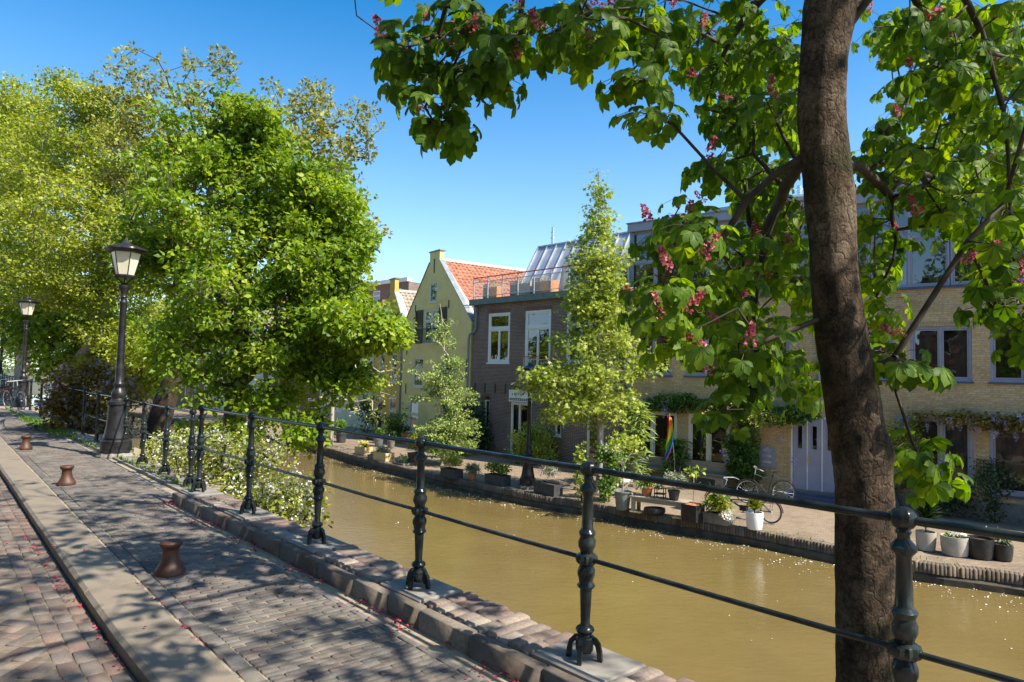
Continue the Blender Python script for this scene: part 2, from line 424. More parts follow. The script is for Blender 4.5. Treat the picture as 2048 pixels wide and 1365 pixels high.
MT['L_wist'] = M_leaf('wisteria_leaf', (.03, .075, .015), (.075, .16, .025), (.16, .27, .045), .38, (1.3, 1.2, .4), .45, 1.6)
MT['L_copper'] = M_leaf('copper_leaf', (.09, .07, .013), (.20, .15, .026), (.32, .28, .06), .35, (1.3, 1.0, .4), .5, 1.3)
MT['L_grey'] = M_leaf('grey_green_leaf', (.14, .18, .11), (.25, .30, .19), (.35, .40, .27), .3, (1.1, 1.1, .6), .5, 3)
MT['F_white'] = M_leaf('white_blossom', (.62, .62, .52), (.78, .78, .70), (.85, .85, .8), .3, (1, 1, .9), .6, 3)
MT['F_pink'] = M_leaf('red_chestnut_blossom', (.40, .07, .12), (.60, .18, .23), (.78, .42, .42), .35, (1.1, .8, .8), .5, 9)
MT['F_lilac'] = M_leaf('wisteria_blossom', (.30, .26, .44), (.46, .42, .60), (.62, .58, .70), .35, (1, .95, 1.1), .6, 3)
MT['F_yellow'] = M_leaf('yellow_blossom', (.6, .45, .04), (.75, .62, .08), (.8, .72, .3), .3, (1, 1, .6), .6, 4)
MT['F_mauve'] = M_leaf('mauve_blossom', (.42, .26, .36), (.55, .38, .48), None, .3, (1, .9, 1), .6, 4)
MT['petal'] = M_noise('fallen_petal', (.20, .015, .035), (.36, .04, .075), 12, .7, 0)
MT['floatpetal'] = M_noise('floating_petal', (.72, .70, .62), (.85, .83, .78), 4, .6, 0)

# ------------------------------------------------------------------ leaf engine
def unit(a): return a / np.maximum(np.linalg.norm(a, axis=1, keepdims=True), 1e-9)
def leaf_template(kind):
    if kind == 'simple':          # 6-vertex folded leaf
        V = np.array([(0, 0, 0), (.45, .34, .07), (1, 0, -.06), (.45, -.34, .07), (.5, 0, 0)], float)
        F = np.array([(0, 4, 1), (4, 2, 1), (0, 3, 4), (3, 2, 4)]); return V, F
    if kind == 'narrow':
        V = np.array([(0, 0, 0), (.4, .11, .02), (1, 0, -.12), (.4, -.11, .02)], float)
        F = np.array([(0, 2, 1), (0, 3, 2)]); return V, F
    if kind == 'star':            # maple-like, five points
        pts = [(0, 0, 0)]
        angs = [-150, -115, -75, -45, -35, -12, 0, 12, 35, 45, 75, 115, 150]
        rad = [.25, .55, .38, .85, .45, .55, 1.0, .55, .45, .85, .38, .55, .25]
        for a, r in zip(angs, rad):
            a = math.radians(a); pts.append((r * math.cos(a), r * math.sin(a), -.16 * r * r))
        F = [(0, i, i + 1) for i in range(1, len(angs))]
        return np.array(pts) * .75, np.array(F)
    if kind == 'palm':            # chestnut: five toothed leaflets hanging from the stalk end
        V = []; F = []
        for ang, L in ((-82, .72), (-42, .92), (0, 1.0), (42, .92), (82, .72)):
            a = math.radians(ang); b = len(V)
            st = [(.0, .02), (.14, .075), (.32, .17), (.5, .25), (.66, .29), (.80, .235), (.91, .12), (1.0, .0)]
            for i, (x, w) in enumerate(st):
                tooth = .018 if i % 2 else -.012
                x2 = x * L; z = -.42 * x2 * x2 - .02
                for sgn in (-1, 0, 1):
                    y = sgn * (w + (tooth if w > .1 else 0)) * L
                    lift = .22 * abs(y)
                    V.append((x2 * math.cos(a) - y * math.sin(a), x2 * math.sin(a) + y * math.cos(a), z + lift))
            for i in range(len(st) - 1):
                for s in (0, 1):
                    F.append((b + i * 3 + s, b + (i + 1) * 3 + s, b + (i + 1) * 3 + s + 1, b + i * 3 + s + 1))
        return np.array(V), np.array(F)
    if kind == 'petal':
        V = np.array([(-.5, -.5, 0), (.5, -.4, .25), (.45, .5, -.05), (-.4, .45, .2)], float)
        return V, np.array([(0, 1, 2, 3)])
def scatter(T, P, D, Nn, S):
    """copies template T at points P along axes D with normals Nn and sizes S"""
    V, F = T; n = len(P)
    D = unit(D); Nn = unit(Nn - D * np.sum(Nn * D, axis=1, keepdims=True)); B = np.cross(Nn, D)
    S = np.asarray(S).reshape(n, 1, 1)
    X = V[None, :, 0:1] * D[:, None, :] + V[None, :, 1:2] * B[:, None, :] + V[None, :, 2:3] * Nn[:, None, :]
    X = X * S + P[:, None, :]
    FF = F[None] + (np.arange(n) * len(V))[:, None, None]
    return X.reshape(-1, 3), FF.reshape(-1, F.shape[1])
def clump(c, r, n, size, kind='simple', up=.8, droop=.2, rng=RNG, shell=0.5, jit=.35):
    """n leaves in an uneven blob round c with radii r"""
    c = np.asarray(c, float); r = np.asarray(r, float) * np.ones(3)
    d = unit(rng.normal(size=(n, 3))); k = rng.random(n) ** (1 / (1 + 2 * (1 - shell) * 0 + 2)); k = shell * np.maximum(k, .55) + (1 - shell) * k
    P = c + d * r * k[:, None]
    D = unit(d * [1, 1, .6] + rng.normal(size=(n, 3)) * .7 + [0, 0, -droop])
    Nn = unit(rng.normal(size=(n, 3)) * .55 + [0, 0, up] + d * .5)
    return scatter(LT[kind], P, D, Nn, size * (1 + jit * rng.normal(size=n).clip(-1.6, 1.6)))
LT = {k: leaf_template(k) for k in ('simple', 'narrow', 'star', 'palm', 'petal')}
def merge(parts):
    Vs = []; Fs = {}; o = 0
    for V, F in parts:
        Vs.append(V); Fs.setdefault(F.shape[1], []).append(F + o); o += len(V)
    return np.concatenate(Vs), [np.concatenate(f) for f in Fs.values()]
def blob_centres(blobs, n, rng=RNG, gap=0.0, frame=None):
    """points inside a union of ellipsoids (centre, radii, weight), thinned by a lumpy 3-D field so that holes stay open"""
    w = np.array([b[2] for b in blobs], float); w /= w.sum(); out = []
    ph = rng.random((6, 3)) * 6.28; kv = rng.normal(size=(6, 3))
    while len(out) < n:
        i = rng.choice(len(blobs), p=w); c, r, _ = blobs[i]
        d = rng.normal(size=3); d /= np.linalg.norm(d); p = np.asarray(c) + d * np.asarray(r) * (rng.random() ** .45)
        f = sum(math.sin(1.9 * (kv[j] @ p) + ph[j][0]) for j in range(6)) / 2.4
        if f < -1 + 2 * gap * rng.random() * 1.0 and gap > 0: continue
        out.append(p)
    return np.array(out)
class Skeleton:
    def __init__(s, pts):
        s.p = [np.asarray(p, float) for p in pts]; s.par = [-1] + list(range(len(pts) - 1)); s.cnt = [0] * len(pts); s.fixed = len(pts)
        s.depth = [0.0]
        for i in range(1, len(pts)): s.depth.append(s.depth[-1] + np.linalg.norm(s.p[i] - s.p[i - 1]))
    def limb(s, start, pts):
        i = start; K = [s.p[start]] + [np.asarray(q, float) for q in pts]; fine = []
        for a in range(len(K) - 1):
            p0, p1, p2, p3 = K[max(a - 1, 0)], K[a], K[a + 1], K[min(a + 2, len(K) - 1)]; m = max(1, int(np.linalg.norm(p2 - p1) / .16))
            for q in range(1, m + 1):
                t = q / m; fine.append(.5 * ((2 * p1) + (-p0 + p2) * t + (2 * p0 - 5 * p1 + 4 * p2 - p3) * t * t + (-p0 + 3 * p1 - 3 * p2 + p3) * t ** 3) + np.sin(np.array([3.1, 2.3, 4.7]) * (len(s.p) + q)) * .008)
        for q in fine:
            s.p.append(np.asarray(q, float)); s.par.append(i); s.cnt.append(0); s.depth.append(s.depth[i] + np.linalg.norm(s.p[-1] - s.p[i])); i = len(s.p) - 1
        return i
    def grow(s, targets, step=.35, arch=.12, first=0, rng=RNG, wob=.06, pull=.25):
        root = s.p[0]
        order = np.argsort([min(np.linalg.norm(t - q) for q in s.p[first:]) for t in targets])
        for k in order:
            t = targets[k]; A = np.array(s.p[first:])
            dist = np.linalg.norm(A - t, axis=1)
            cost = dist + pull * np.array(s.depth[first:]) * .5 + np.maximum(0, A[:, 2] - t[2]) * .25
            i = int(np.argmin(cost)) + first; a = s.p[i]; L = np.linalg.norm(t - a); m = max(1, int(L / step))
            for q in range(1, m + 1):
                f = q / m; pt = a * (1 - f) + t * f
                if q < m: pt = pt + np.array([0, 0, arch * L * math.sin(math.pi * f)]) + rng.normal(size=3) * wob * min(L, 1)
                s.p.append(pt); s.par.append(i); s.cnt.append(0); s.depth.append(s.depth[i] + L / m); i = len(s.p) - 1
            while i >= 0: s.cnt[i] += 1; i = s.par[i]
    def mesh(s, rt, rmin=.004, skip=0, sides=5, rmax=9, ex=.5):
        P = np.array(s.p); idx = [i for i in range(skip, len(s.p)) if s.par[i] >= 0 and s.cnt[i] > 0]
        par = np.array([s.par[i] for i in idx]); idx = np.array(idx)
        rad = np.clip(rt * np.array(s.cnt, float) ** ex, rmin, rmax)
        main = {}
        for i in idx:
            q = s.par[i]
            if q not in main or s.cnt[i] > s.cnt[main[q]]: main[q] = i
        ismain = np.array([main[s.par[i]] == i and s.par[i] >= skip for i in idx])
        A, B = P[par], P[idx]; rb = rad[idx]; ra = np.where(ismain, np.minimum(rad[par], rb * 2.6), np.minimum(rad[par], rb * 1.6))
        d = unit(B - A); ref = np.where(np.abs(d[:, 2:3]) < .9, [[0, 0, 1.]], [[1., 0, 0]])
        u = unit(np.cross(d, ref)); w = np.cross(d, u)
        V = []
        for j in range(sides):
            a = 2 * math.pi * j / sides; V.append(A - d * ra[:, None] * .3 + (u * math.cos(a) + w * math.sin(a)) * ra[:, None])
        for j in range(sides):
            a = 2 * math.pi * j / sides; V.append(B + (u * math.cos(a) + w * math.sin(a)) * rb[:, None])
        V = np.stack(V, axis=1); n = len(idx)
        f = np.array([(j, (j + 1) % sides, sides + (j + 1) % sides, sides + j) for j in range(sides)])
        F = f[None] + (np.arange(n) * 2 * sides)[:, None, None]
        return V.reshape(-1, 3), F.reshape(-1, 4)
def smooth_tube(path, rad, n=16, sub=4, rough=.06, seed=1, lobes=3):
    """trunk: Catmull-Rom path with an uneven, ribbed surface"""
    rg = np.random.default_rng(seed); P = [Vector(p) for p in path]; k = len(P); pts = []; rr = []
    for i in range(k - 1):
        p0, p1, p2, p3 = P[max(i - 1, 0)], P[i], P[i + 1], P[min(i + 2, k - 1)]
        for q in range(sub):
            t = q / sub
            pts.append(0.5 * ((2 * p1) + (-p0 + p2) * t + (2 * p0 - 5 * p1 + 4 * p2 - p3) * t * t + (-p0 + 3 * p1 - 3 * p2 + p3) * t ** 3)); rr.append(rad[i] * (1 - t) + rad[i + 1] * t)
    pts.append(P[-1]); rr.append(rad[-1])
    V = []; ph = rg.random(8) * 6.28; u = Vector((1, 0, 0))
    for i, p in enumerate(pts):
        d = (pts[min(i + 1, len(pts) - 1)] - pts[max(i - 1, 0)]).normalized(); u = (u - d * u.dot(d)).normalized(); w = d.cross(u)
        for j in range(n):
            a = 2 * math.pi * j / n
            m = 1 + rough * (math.sin(lobes * a + ph[0] + i * .11) + .6 * math.sin(5 * a + ph[1] - i * .17) + .5 * math.sin(2 * a + i * .33 + ph[2])) + rg.normal() * rough * .35
            q = p + (u * math.cos(a) + w * math.sin(a)) * rr[i] * m; V.append(tuple(q))
    F = [(i * n + j, i * n + (j + 1) % n, (i + 1) * n + (j + 1) % n, (i + 1) * n + j) for i in range(len(pts) - 1) for j in range(n)]
    return np.array(V), np.array(F)
def tree(name, loc, label, cat, group, trunk, rads, blobs, ncl, per, lsize, lmat, bark, rt=.012, kind='simple', clr=(.3, .3, .2), step=.5, arch=.08, extra=None, gap=.35, seed=3, up=.8, droop=.2, first=1, limbs=(), twigmat=None, wob=.06, pull=.25, rmin=.006):
    rg = np.random.default_rng(seed)
    e = empty(name, loc, 0, label, cat, group); o = np.array(loc, float)
    sk = Skeleton([np.array(p) - o for p in trunk])
    for st, pts in limbs: sk.limb(st, [np.array(p) - o for p in pts])
    C = blob_centres([(np.array(c) - o, r, w) for c, r, w in blobs], ncl, rg, gap) if ncl else np.zeros((0, 3))
    if extra is not None and len(extra): C = np.concatenate([C, np.array(extra) - o])
    sk.grow(list(C), step, arch, first, rg, wob, pull)
    tv, tf = smooth_tube([np.array(p) - o for p in trunk], rads, 12, 3, .05, seed)
    np_mesh('trunk', tv, tf, bark, e, True)
    bv, bf = sk.mesh(rt, rmin, skip=len(trunk))
    np_mesh('branches', bv, bf, twigmat or bark, e, True)
    parts = []
    for c in C:
        k = .65 + .7 * rg.random(); parts.append(clump(c, np.array(clr) * k, max(3, int(per * k * k)), lsize, kind, up, droop, rg))
    v, f = merge(parts); np_mesh('crown', v, f, lmat, e)
    return e

# ================================================================== THE SETTING
def sheet(name, pts, z, mat, kind='structure'):
    mb = MB(); mb.add([(p[0], p[1], z if len(p) < 3 else p[2]) for p in pts], [tuple(range(len(pts)))])
    o = mb.build(name, mat); return tag(o, kind=kind)
sheet('ground', [(-400, -300), (400, -300), (400, 600), (-400, 600)], -3.2, MT['ground'])
# water: murky, sunlit, ruffled
m, nt, b = newmat('canal_water')
f1 = noise(nt, .5, 3)
nt.links.new(ramp(nt, f1, [(.3, (.138, .100, .034)), (.7, (.168, .124, .044))]), b.inputs['Base Color'])
b.inputs['Roughness'].default_value = .05; b.inputs['IOR'].default_value = 1.33; b.inputs['Specular IOR Level'].default_value = .75
tc = N(nt, 'ShaderNodeTexCoord'); mp = N(nt, 'ShaderNodeMapping'); mp.inputs['Rotation'].default_value = (0, 0, R(48)); mp.inputs['Scale'].default_value = (1, 2.1, 1)
nt.links.new(tc.outputs['Object'], mp.inputs[0])
h1 = noise(nt, 3.2, 4, .6, vec=mp.outputs[0], dist=.5); h2 = noise(nt, 15, 3, .6, vec=mp.outputs[0], dist=.4)
ad = N(nt, 'ShaderNodeMath', operation='MULTIPLY_ADD'); ad.inputs[1].default_value = .22
nt.links.new(h2, ad.inputs[0]); nt.links.new(h1, ad.inputs[2])
bump(nt, b, ad.outputs[0], .22, .05)
MT['water'] = m

def offs(t): return max(0.0, t - 5) * .026             # the kerb drifts slowly towards the railing
def strip(name, tA, tB, nfa, nfb, z, mat, step=1.0, kind='structure', z2=None):
    mb = MB(); k = max(1, int((tB - tA) / step)); vs = []; fs = []
    for i in range(k + 1):
        t = tA + (tB - tA) * i / k
        vs += [TN(t, nfa(t), z), TN(t, nfb(t), z if z2 is None else z2)]
    fs = [(2 * i, 2 * i + 1, 2 * i + 3, 2 * i + 2) for i in range(k)]
    mb.add(vs, fs); return mb, name, mat
def par_in(t): return 2.66 if t < 9.05 else 2.95 + .018 * max(0, t - 9)
TEND = 62
KL = lambda t: 1.09 + offs(t); KR = lambda t: 1.445 + offs(t)
# road (lower by a kerb step) and pavement bed
mb, _, _ = strip('road', -8, TEND, lambda t: -9.5, KL, -.108, None)
tag(mb.build('road', MT['roadbase']), kind='structure')
mb, _, _ = strip('p', -8, TEND, KR, lambda t: 3.02 if t < 9.05 else 3.6 + .02 * (t - 9), -.012, None)
tag(mb.build('pavement', MT['sand']), kind='structure')
# kerb: big granite blocks, each about a metre long, joints open
mb = MB(); t = -3.0; rg = random.Random(4)
while t < TEND:
    L = rg.uniform(1.0, 1.6); d = rg.uniform(-.004, .004)
    q = [TN(t + .004, KL(t) + .02, -.2), TN(t + L - .004, KL(t + L) + .02, -.2), TN(t + L - .004, KR(t + L), -.2), TN(t + .004, KR(t), -.2)]
    z = .004 + d; bev = .025
    top = [TN(t + .008, KL(t) + bev, z), TN(t + L - .008, KL(t + L) + bev, z), TN(t + L - .008, KR(t + L) - .008, z), TN(t + .008, KR(t) - .008, z)]
    mid = [TN(t + .004, KL(t), z - bev), TN(t + L - .004, KL(t + L), z - bev), TN(t + L - .004, KR(t + L), z - .01), TN(t + .004, KR(t), z - .01)]
    vs = q + mid + top
    fs = [(0, 1, 5, 4), (1, 2, 6, 5), (2, 3, 7, 6), (3, 0, 4, 7), (4, 5, 9, 8), (5, 6, 10, 9), (6, 7, 11, 10), (7, 4, 8, 11), (8, 9, 10, 11)]
    mb.add(vs, [tuple(reversed(f)) for f in fs]); t += L
tag(mb.build('kerb', MT['granite']), kind='structure')

# ---- laid bricks as real blocks
def bricks(specs, rng, h=.05, bev=.006, tilt=.0025):
    """specs rows: (t, n, angle, length, width, z, r, g, b) in the street frame; returns vertices, faces, colours"""
    S = np.array(specs, float); k = len(S)
    L = S[:, 3] / 2 - .0025; W = S[:, 4] / 2 - .0025
    zt = S[:, 5] + rng.normal(size=k) * tilt
    ang = S[:, 2] + rng.normal(size=k) * .008
    V = np.zeros((k, 12, 3)); sg = [(-1, -1), (1, -1), (1, 1), (-1, 1)]
    tx = rng.normal(size=k) * tilt * .6
    for i, (a, c) in enumerate(sg):
        for lv, (zz, s) in enumerate(((-h, 0), (-bev, 0), (0, bev))):
            lx = a * (L - s); ly = c * (W - s)
            t = S[:, 0] + lx * np.cos(ang) - ly * np.sin(ang); n = S[:, 1] + lx * np.sin(ang) + ly * np.cos(ang)
            V[:, lv * 4 + i, 0] = -math.sin(SA) * t + math.cos(SA) * n
            V[:, lv * 4 + i, 1] = math.cos(SA) * t + math.sin(SA) * n
            V[:, lv * 4 + i, 2] = zt + zz + a * tx
    fb = np.array([(0, 4, 5, 1), (1, 5, 6, 2), (2, 6, 7, 3), (3, 7, 4, 0), (4, 8, 9, 5), (5, 9, 10, 6), (6, 10, 11, 7), (7, 11, 8, 4), (8, 11, 10, 9)])
    F = fb[None] + (np.arange(k) * 12)[:, None, None]
    C = np.repeat(np.concatenate([S[:, 6:9], np.ones((k, 1))], axis=1), 12, axis=0)
    return V.reshape(-1, 3), F.reshape(-1, 4), C
rg = random.Random(9)
def bcol(base, v=.2, alt=None, pa=.15):
    c = alt if alt and rg.random() < pa else base; k = 1 + rg.uniform(-v, v)
    return [x * k for x in c]
SLATE = (.088, .083, .083); MAUVE = (.118, .096, .088); REDB = (.15, .098, .082)
sp = []
t = 1.6; row = 0                                        # pavement: narrow clinkers laid across, in running bond
while t < 30:
    n0 = KR(t) + .125; n1 = par_in(t) - .24; n = n0 - (row % 2) * .1 - rg.uniform(0, .03)
    while n < n1:
        a, bnd = max(n, n0), min(n + .2, n1)
        if bnd - a > .05:
            wob = .006 * math.sin(t * 1.7 + n * 2)
            sp.append((t, (a + bnd) / 2, math.pi / 2 + .035 * math.sin(t * .4), bnd - a, .052, .0 + wob, *bcol(SLATE, .28, MAUVE, .22)))
        n += .2
    t += .0545; row += 1
t = 1.5
while t < 30:                                           # one stretcher course beside the kerb and one along the sand strip
    sp.append((t, KR(t) + .07, .026, .2, .1, .0, *bcol(SLATE, .2)))
    sp.append((t + .07, par_in(t) - .215, .01, .2, .05, .0, *bcol((.13, .125, .13), .15)))
    t += .203
v, f, c = bricks(sp, RNG)
np_mesh('pavement_bricks', v, f, MT['vbrick'], None, False, c)['kind'] = 'structure'
sp = []
for j in range(3):                                      # road: three border courses and herringbone
    t = 1.5 + j * .07
    while t < 24: sp.append((t, KL(t) - .055 - j * .104, .026, .2, .1, -.1, *bcol(MAUVE, .25, REDB, .4))); t += .203
a45 = math.pi / 4; w = .1035
for i in range(-10, 190):
    for j in range(-60, 60):
        # herringbone of 2:1 bricks on a square grid, turned by 45 degrees
        k = (i - j) % 4
        if k == 0: cx, cy, an = (i + 1) * w, (j + .5) * w, 0
        elif k == 2: cx, cy, an = (i + .5) * w, (j + 1) * w, math.pi / 2
        else: continue
        if an == 0 and ((i - j) % 4) != 0: continue
        tt = cx * math.cos(a45) - cy * math.sin(a45); nn = cx * math.sin(a45) + cy * math.cos(a45)
        tt += 1.5; nn -= 6.0
        nmax = KL(tt) - .335
        if not (1.4 < tt < 17 and -1.7 < nn < nmax - .05): continue
        sp.append((tt, nn, an + a45, .2, .1, -.1, *bcol(REDB, .3, MAUVE, .4)))
v, f, c = bricks(sp, RNG)
np_mesh('road_bricks', v, f, MT['vbrick'], None, False, c)['kind'] = 'structure'

# ---- near wharf, its edge, water, far quay
NWH = 5.6
QE = [(26, -2.5), (20, 4.2), (15.5, 8.6), (13, 10.85), (9.95, 13.32), (8.48, 14.1), (7.23, 15.41), (6.11, 16.6), (5.51, 17.15), (4.54, 17.9), (3.24, 18.95), (2.46, 19.75), (.86, 20.95), (-.72, 22.6), (-2.07, 24.02), (-3.21, 25.31), (-4.97, 27.5), (-6.6, 29.45), (-8.55, 32.2), (-12.4, 36.8), (-17.5, 42.3), (-25, 49.5), (-34, 57.8), (-50, 72)]
QE = [Vector((x, y, 0)) for x, y in QE]
def resample(P, step):
    out = []; 
    for i in range(len(P) - 1):
        p0, p1, p2, p3 = P[max(i - 1, 0)], P[i], P[i + 1], P[min(i + 2, len(P) - 1)]
        m = max(1, int((p2 - p1).length / min(.1, step * .08)))
        for q in range(m):
            t = q / m; out.append(0.5 * ((2 * p1) + (-p0 + p2) * t + (2 * p0 - 5 * p1 + 4 * p2 - p3) * t * t + (-p0 + 3 * p1 - 3 * p2 + p3) * t ** 3))
    out.append(P[-1]); res = [out[0]]; acc = 0
    for a, b2 in zip(out, out[1:]):
        acc += (b2 - a).length
        if acc >= step: res.append(b2.copy()); acc = 0
    return res
QC = resample(QE, .5)
QN = []
for i, p in enumerate(QC):
    d = (QC[min(i + 1, len(QC) - 1)] - QC[max(i - 1, 0)]).normalized(); QN.append(Vector((d.y, -d.x, 0)))   # points inland
for i in range(len(QN)):
    if QN[i].dot(Vector((.6, .8, 0))) < 0: QN[i] = -QN[i]
wpts = [TN(-30, 3.0), TN(100, 3.0), Vector((-50, 110, 0)), Vector((30, 75, 0)), Vector((60, -30, 0))]
sheet('water', [(p.x, p.y) for p in wpts], ZW, MT['water'])
mb = MB()
mb.add([TN(-25, 2.95, ZN), TN(-25, NWH, ZN), TN(70, NWH, ZN), TN(70, 2.95, ZN), TN(-25, NWH, -3), TN(70, NWH, -3)], [(0, 1, 2, 3), (1, 4, 5, 2)])
tag(mb.build('near_wharf', MT['wharf']), kind='structure')
# far quay paving sheet
mb = MB(); ring = [p for p in QC[::2]] + [QC[-1], Vector((-40, 100, 0)), Vector((40, 90, 0)), Vector((60, 40, 0)), Vector((45, -2, 0))]
mb.add([(p.x, p.y, ZQ) for p in ring], [t_ for t_ in tessellate_polygon([[Vector((p.x, p.y, 0)) for p in ring]])])
mb.f = [f if (Vector(mb.v[f[1]]) - Vector(mb.v[f[0]])).cross(Vector(mb.v[f[2]]) - Vector(mb.v[f[0]])).z > 0 else f[::-1] for f in mb.f]
tag(mb.build('far_quay_paving', MT['farpave']), kind='structure')
# far quay wall: battered brick face with an uneven soldier coping
wall = empty('quay_wall', QC[0] + Vector((0, 0, ZW)), 0, 'low dark brick quay wall along the far bank with a soldier-brick edge', 'quay wall'); wl = Vector(wall.location)
mb = MB(); vs = []; fs = []
for i, p in enumerate(QC):
    w0 = .02 * math.sin(i * .9)
    vs += [p + QN[i] * .03 + Vector((0, 0, ZQ - .17)) - wl, p - QN[i] * (.05 + w0) + Vector((0, 0, ZQ - .26)) - wl, p - QN[i] * (.07 + w0) + Vector((0, 0, -3.0)) - wl]
for i in range(len(QC) - 1):
    for j in (0, 1): fs.append((3 * i + j, 3 * i + 3 + j, 3 * i + 4 + j, 3 * i + 1 + j))
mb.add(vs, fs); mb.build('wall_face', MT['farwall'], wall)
Q2 = resample(QE, .07); spn = []
V = []; F = []; C = []
for i in range(0, len(Q2) - 1):
    p = Q2[i]; d = (Q2[i + 1] - p).normalized(); nn = Vector((d.y, -d.x, 0)); 
    if nn.dot(Vector((.6, .8, 0))) < 0: nn = -nn
    if p.y > 60 or p.x > 18: continue
    hw = .0345; o = rg.uniform(-.006, .006); zt = ZQ + .01 + rg.uniform(-.005, .005) - .03 * (rg.random() < .04); col = bcol((.115, .085, .06), .3, (.17, .12, .08), .2)
    b0 = len(V)
    for (aa, bb, zz) in ((-1, -.02 + o, zt - .2), (1, -.02 + o, zt - .2), (1, .2, zt - .2), (-1, .2, zt - .2), (-1, -.03 + o, zt - .012), (1, -.03 + o, zt - .012), (1, .2, zt - .01), (-1, .2, zt - .01), (-.8, -.015 + o, zt), (.8, -.015 + o, zt), (.8, .195, zt), (-.8, .195, zt)):
        V.append(tuple(p + d * aa * hw + nn * bb - wl + Vector((0, 0, zz)))); C.append((*col, 1))
    F += [tuple(b0 + k for k in q) for q in ((0, 1, 5, 4), (1, 2, 6, 5), (2, 3, 7, 6), (3, 0, 4, 7), (4, 5, 9, 8), (5, 6, 10, 9), (6, 7, 11, 10), (7, 4, 8, 11), (8, 9, 10, 11))]
np_mesh('coping', V, np.array(F), MT['vbrick_old'], wall, False, C)

# ---- near parapet: brick coping, concrete pads under the posts, brick inner face
POST_S = 1.5646
POST_T = [8.72 - POST_S * i + .02 for i in range(7)]
PN = 2.81
par = empty('parapet_wall', TN(9.05, 2.83, 0), 0, 'low brick parapet on the near bank carrying the iron railing on concrete pads', 'parapet'); pl = Vector(par.location)
sp = []; t = 8.98
def pad_near(t): return any(abs(t - pt) < .27 for pt in POST_T)
while t > -3:
    if not pad_near(t):
        o = rg.uniform(-.02, .02)
        sp.append((t, 2.93 + o, math.pi / 2 + rg.uniform(-.02, .02), .21, .098, .14 + rg.uniform(-.004, .004), *bcol((.175, .115, .105), .22, (.24, .19, .165), .3)))
        sp.append((t, 2.745, math.pi / 2 + rg.uniform(-.015, .015), .15, .098, .142 + rg.uniform(-.003, .003), *bcol((.20, .145, .13), .2, (.27, .235, .2), .35)))
    t -= .1015
v, f, c = bricks(sp, RNG, .07, .012, .004)
np_mesh('brick_coping', v - np.array(pl), f, MT['vbrick_old'], par, False, c)
mb = MB()
vs = [TN(9.02, 2.69, z) for z in (-.1, .128)] + [TN(-3, 2.69, z) for z in (-.1, .128)] + [TN(9.02, 2.99, z) for z in (-3, .128)] + [TN(-3, 2.99, z) for z in (-3, .128)]
vs = [p - pl for p in vs]
mb.add(vs, [(0, 2, 3, 1), (4, 5, 7, 6), (1, 3, 7, 5), (0, 1, 5, 4)]); mb.build('wall_body', MT['quaybrick'], par)
for pt in POST_T:
    mb = MB(); vs = []
    for z, e in ((.02, 0), (.138, 0), (.148, .012)):
        for a, b2 in ((-.25, 2.655), (.25, 2.655), (.25, 3.02), (-.25, 3.02)):
            vs.append(TN(pt + a * (1 - e * 3), b2 + (e if b2 < 2.8 else -e), z) - pl)
    fs = [(i + 4 * k, (i + 1) % 4 + 4 * k, (i + 1) % 4 + 4 * k + 4, i + 4 * k + 4) for k in (0, 1) for i in range(4)] + [(8, 9, 10, 11)]
    mb.add(vs, [tuple(reversed(f)) for f in fs]); mb.build('concrete_pad', MT['concrete'], par)
# worn rounded inner arris stones along the foot of the parapet
sp = []; t = 9.0
while t > -3:
    L = rg.uniform(.38, .75)
    sp.append((t - L / 2, 2.632 + rg.uniform(-.009, .009), rg.uniform(-.008, .008), L, .078 + rg.uniform(0, .008), .124 + rg.uniform(-.008, .004), *bcol((.105, .078, .064), .22, (.17, .14, .115), .3))); t -= L - .002
v, f, c = bricks(sp, RNG, .17, .013, .002)
np_mesh('foot_stones', v - np.array(pl), f, MT['vbrick_old'], par, False, c)
# the quay wall under the railing further on, a step lower
mb = MB()
mb.add([TN(9.05, 2.99, -3), TN(9.05, 3.02, .12), TN(9.05, 3.24, -3), TN(9.05, 3.24, .0), TN(62, 4.25, .0), TN(62, 4.25, -3)], [(2, 3, 4, 5), (0, 2, 3, 1)])
o = mb.build('retaining_wall', MT['quaybrick']); tag(o, 'brown brick retaining wall dropping from the street to the near wharf', 'wall')
mb = MB(); t = 9.06                                     # flat edge stones under the second railing
while t < 30:
    L = rg.uniform(.5, .9); n = 3.07 + .018 * (t - 9)
    mb.box(.006, L - .006, -.17, .2, -.06, .028 + rg.uniform(-.006, .006), Matrix.Translation(TN(t, n)) @ Matrix.Rotation(SA + math.pi / 2, 4, 'Z'), taper=-.006); t += L
o = mb.build('edge_stones', MT['concrete']); tag(o, 'row of flat grey edge stones under the further railings', 'kerb stones')

# ---- fallen blossom and floating petals
rgn = np.random.default_rng(7)
n = 1100; t = rgn.random(n) ** 1.3 * 8 + 1.4; nn = 2.62 - np.abs(rgn.normal(size=n)) * .09
m2 = 230; t2 = rgn.random(m2) * 7 + 1.8; n2 = 1.085 - np.abs(rgn.normal(size=m2)) * .03
m3 = 45; t3 = rgn.random(m3) * 8 + 1.8; n3 = rgn.random(m3) * 1.9 + .5
m4 = 60; t4 = rgn.random(m4) * 6 + 2; n4 = 1.455 + rgn.normal(size=m4) * .01
keep = np.sin(t * 5.1) + .7 * np.sin(t * 11.3 + 1) > -.35
t, nn = t[keep], nn[keep]; keep2 = np.sin(t2 * 4.2) + np.sin(t2 * 9.9) > -.3; t2, n2 = t2[keep2], n2[keep2]
T = np.concatenate([t, t2, t3, t4]); Nn = np.concatenate([nn, n2, n3, n4])
Z = np.concatenate([np.full(len(t), .012), np.full(len(t2), -.088), np.where(n3 < 1.09, -.088, .014), np.full(m4, .003)])
P = np.stack([-math.sin(SA) * T + math.cos(SA) * Nn, math.cos(SA) * T + math.sin(SA) * Nn, Z], 1)
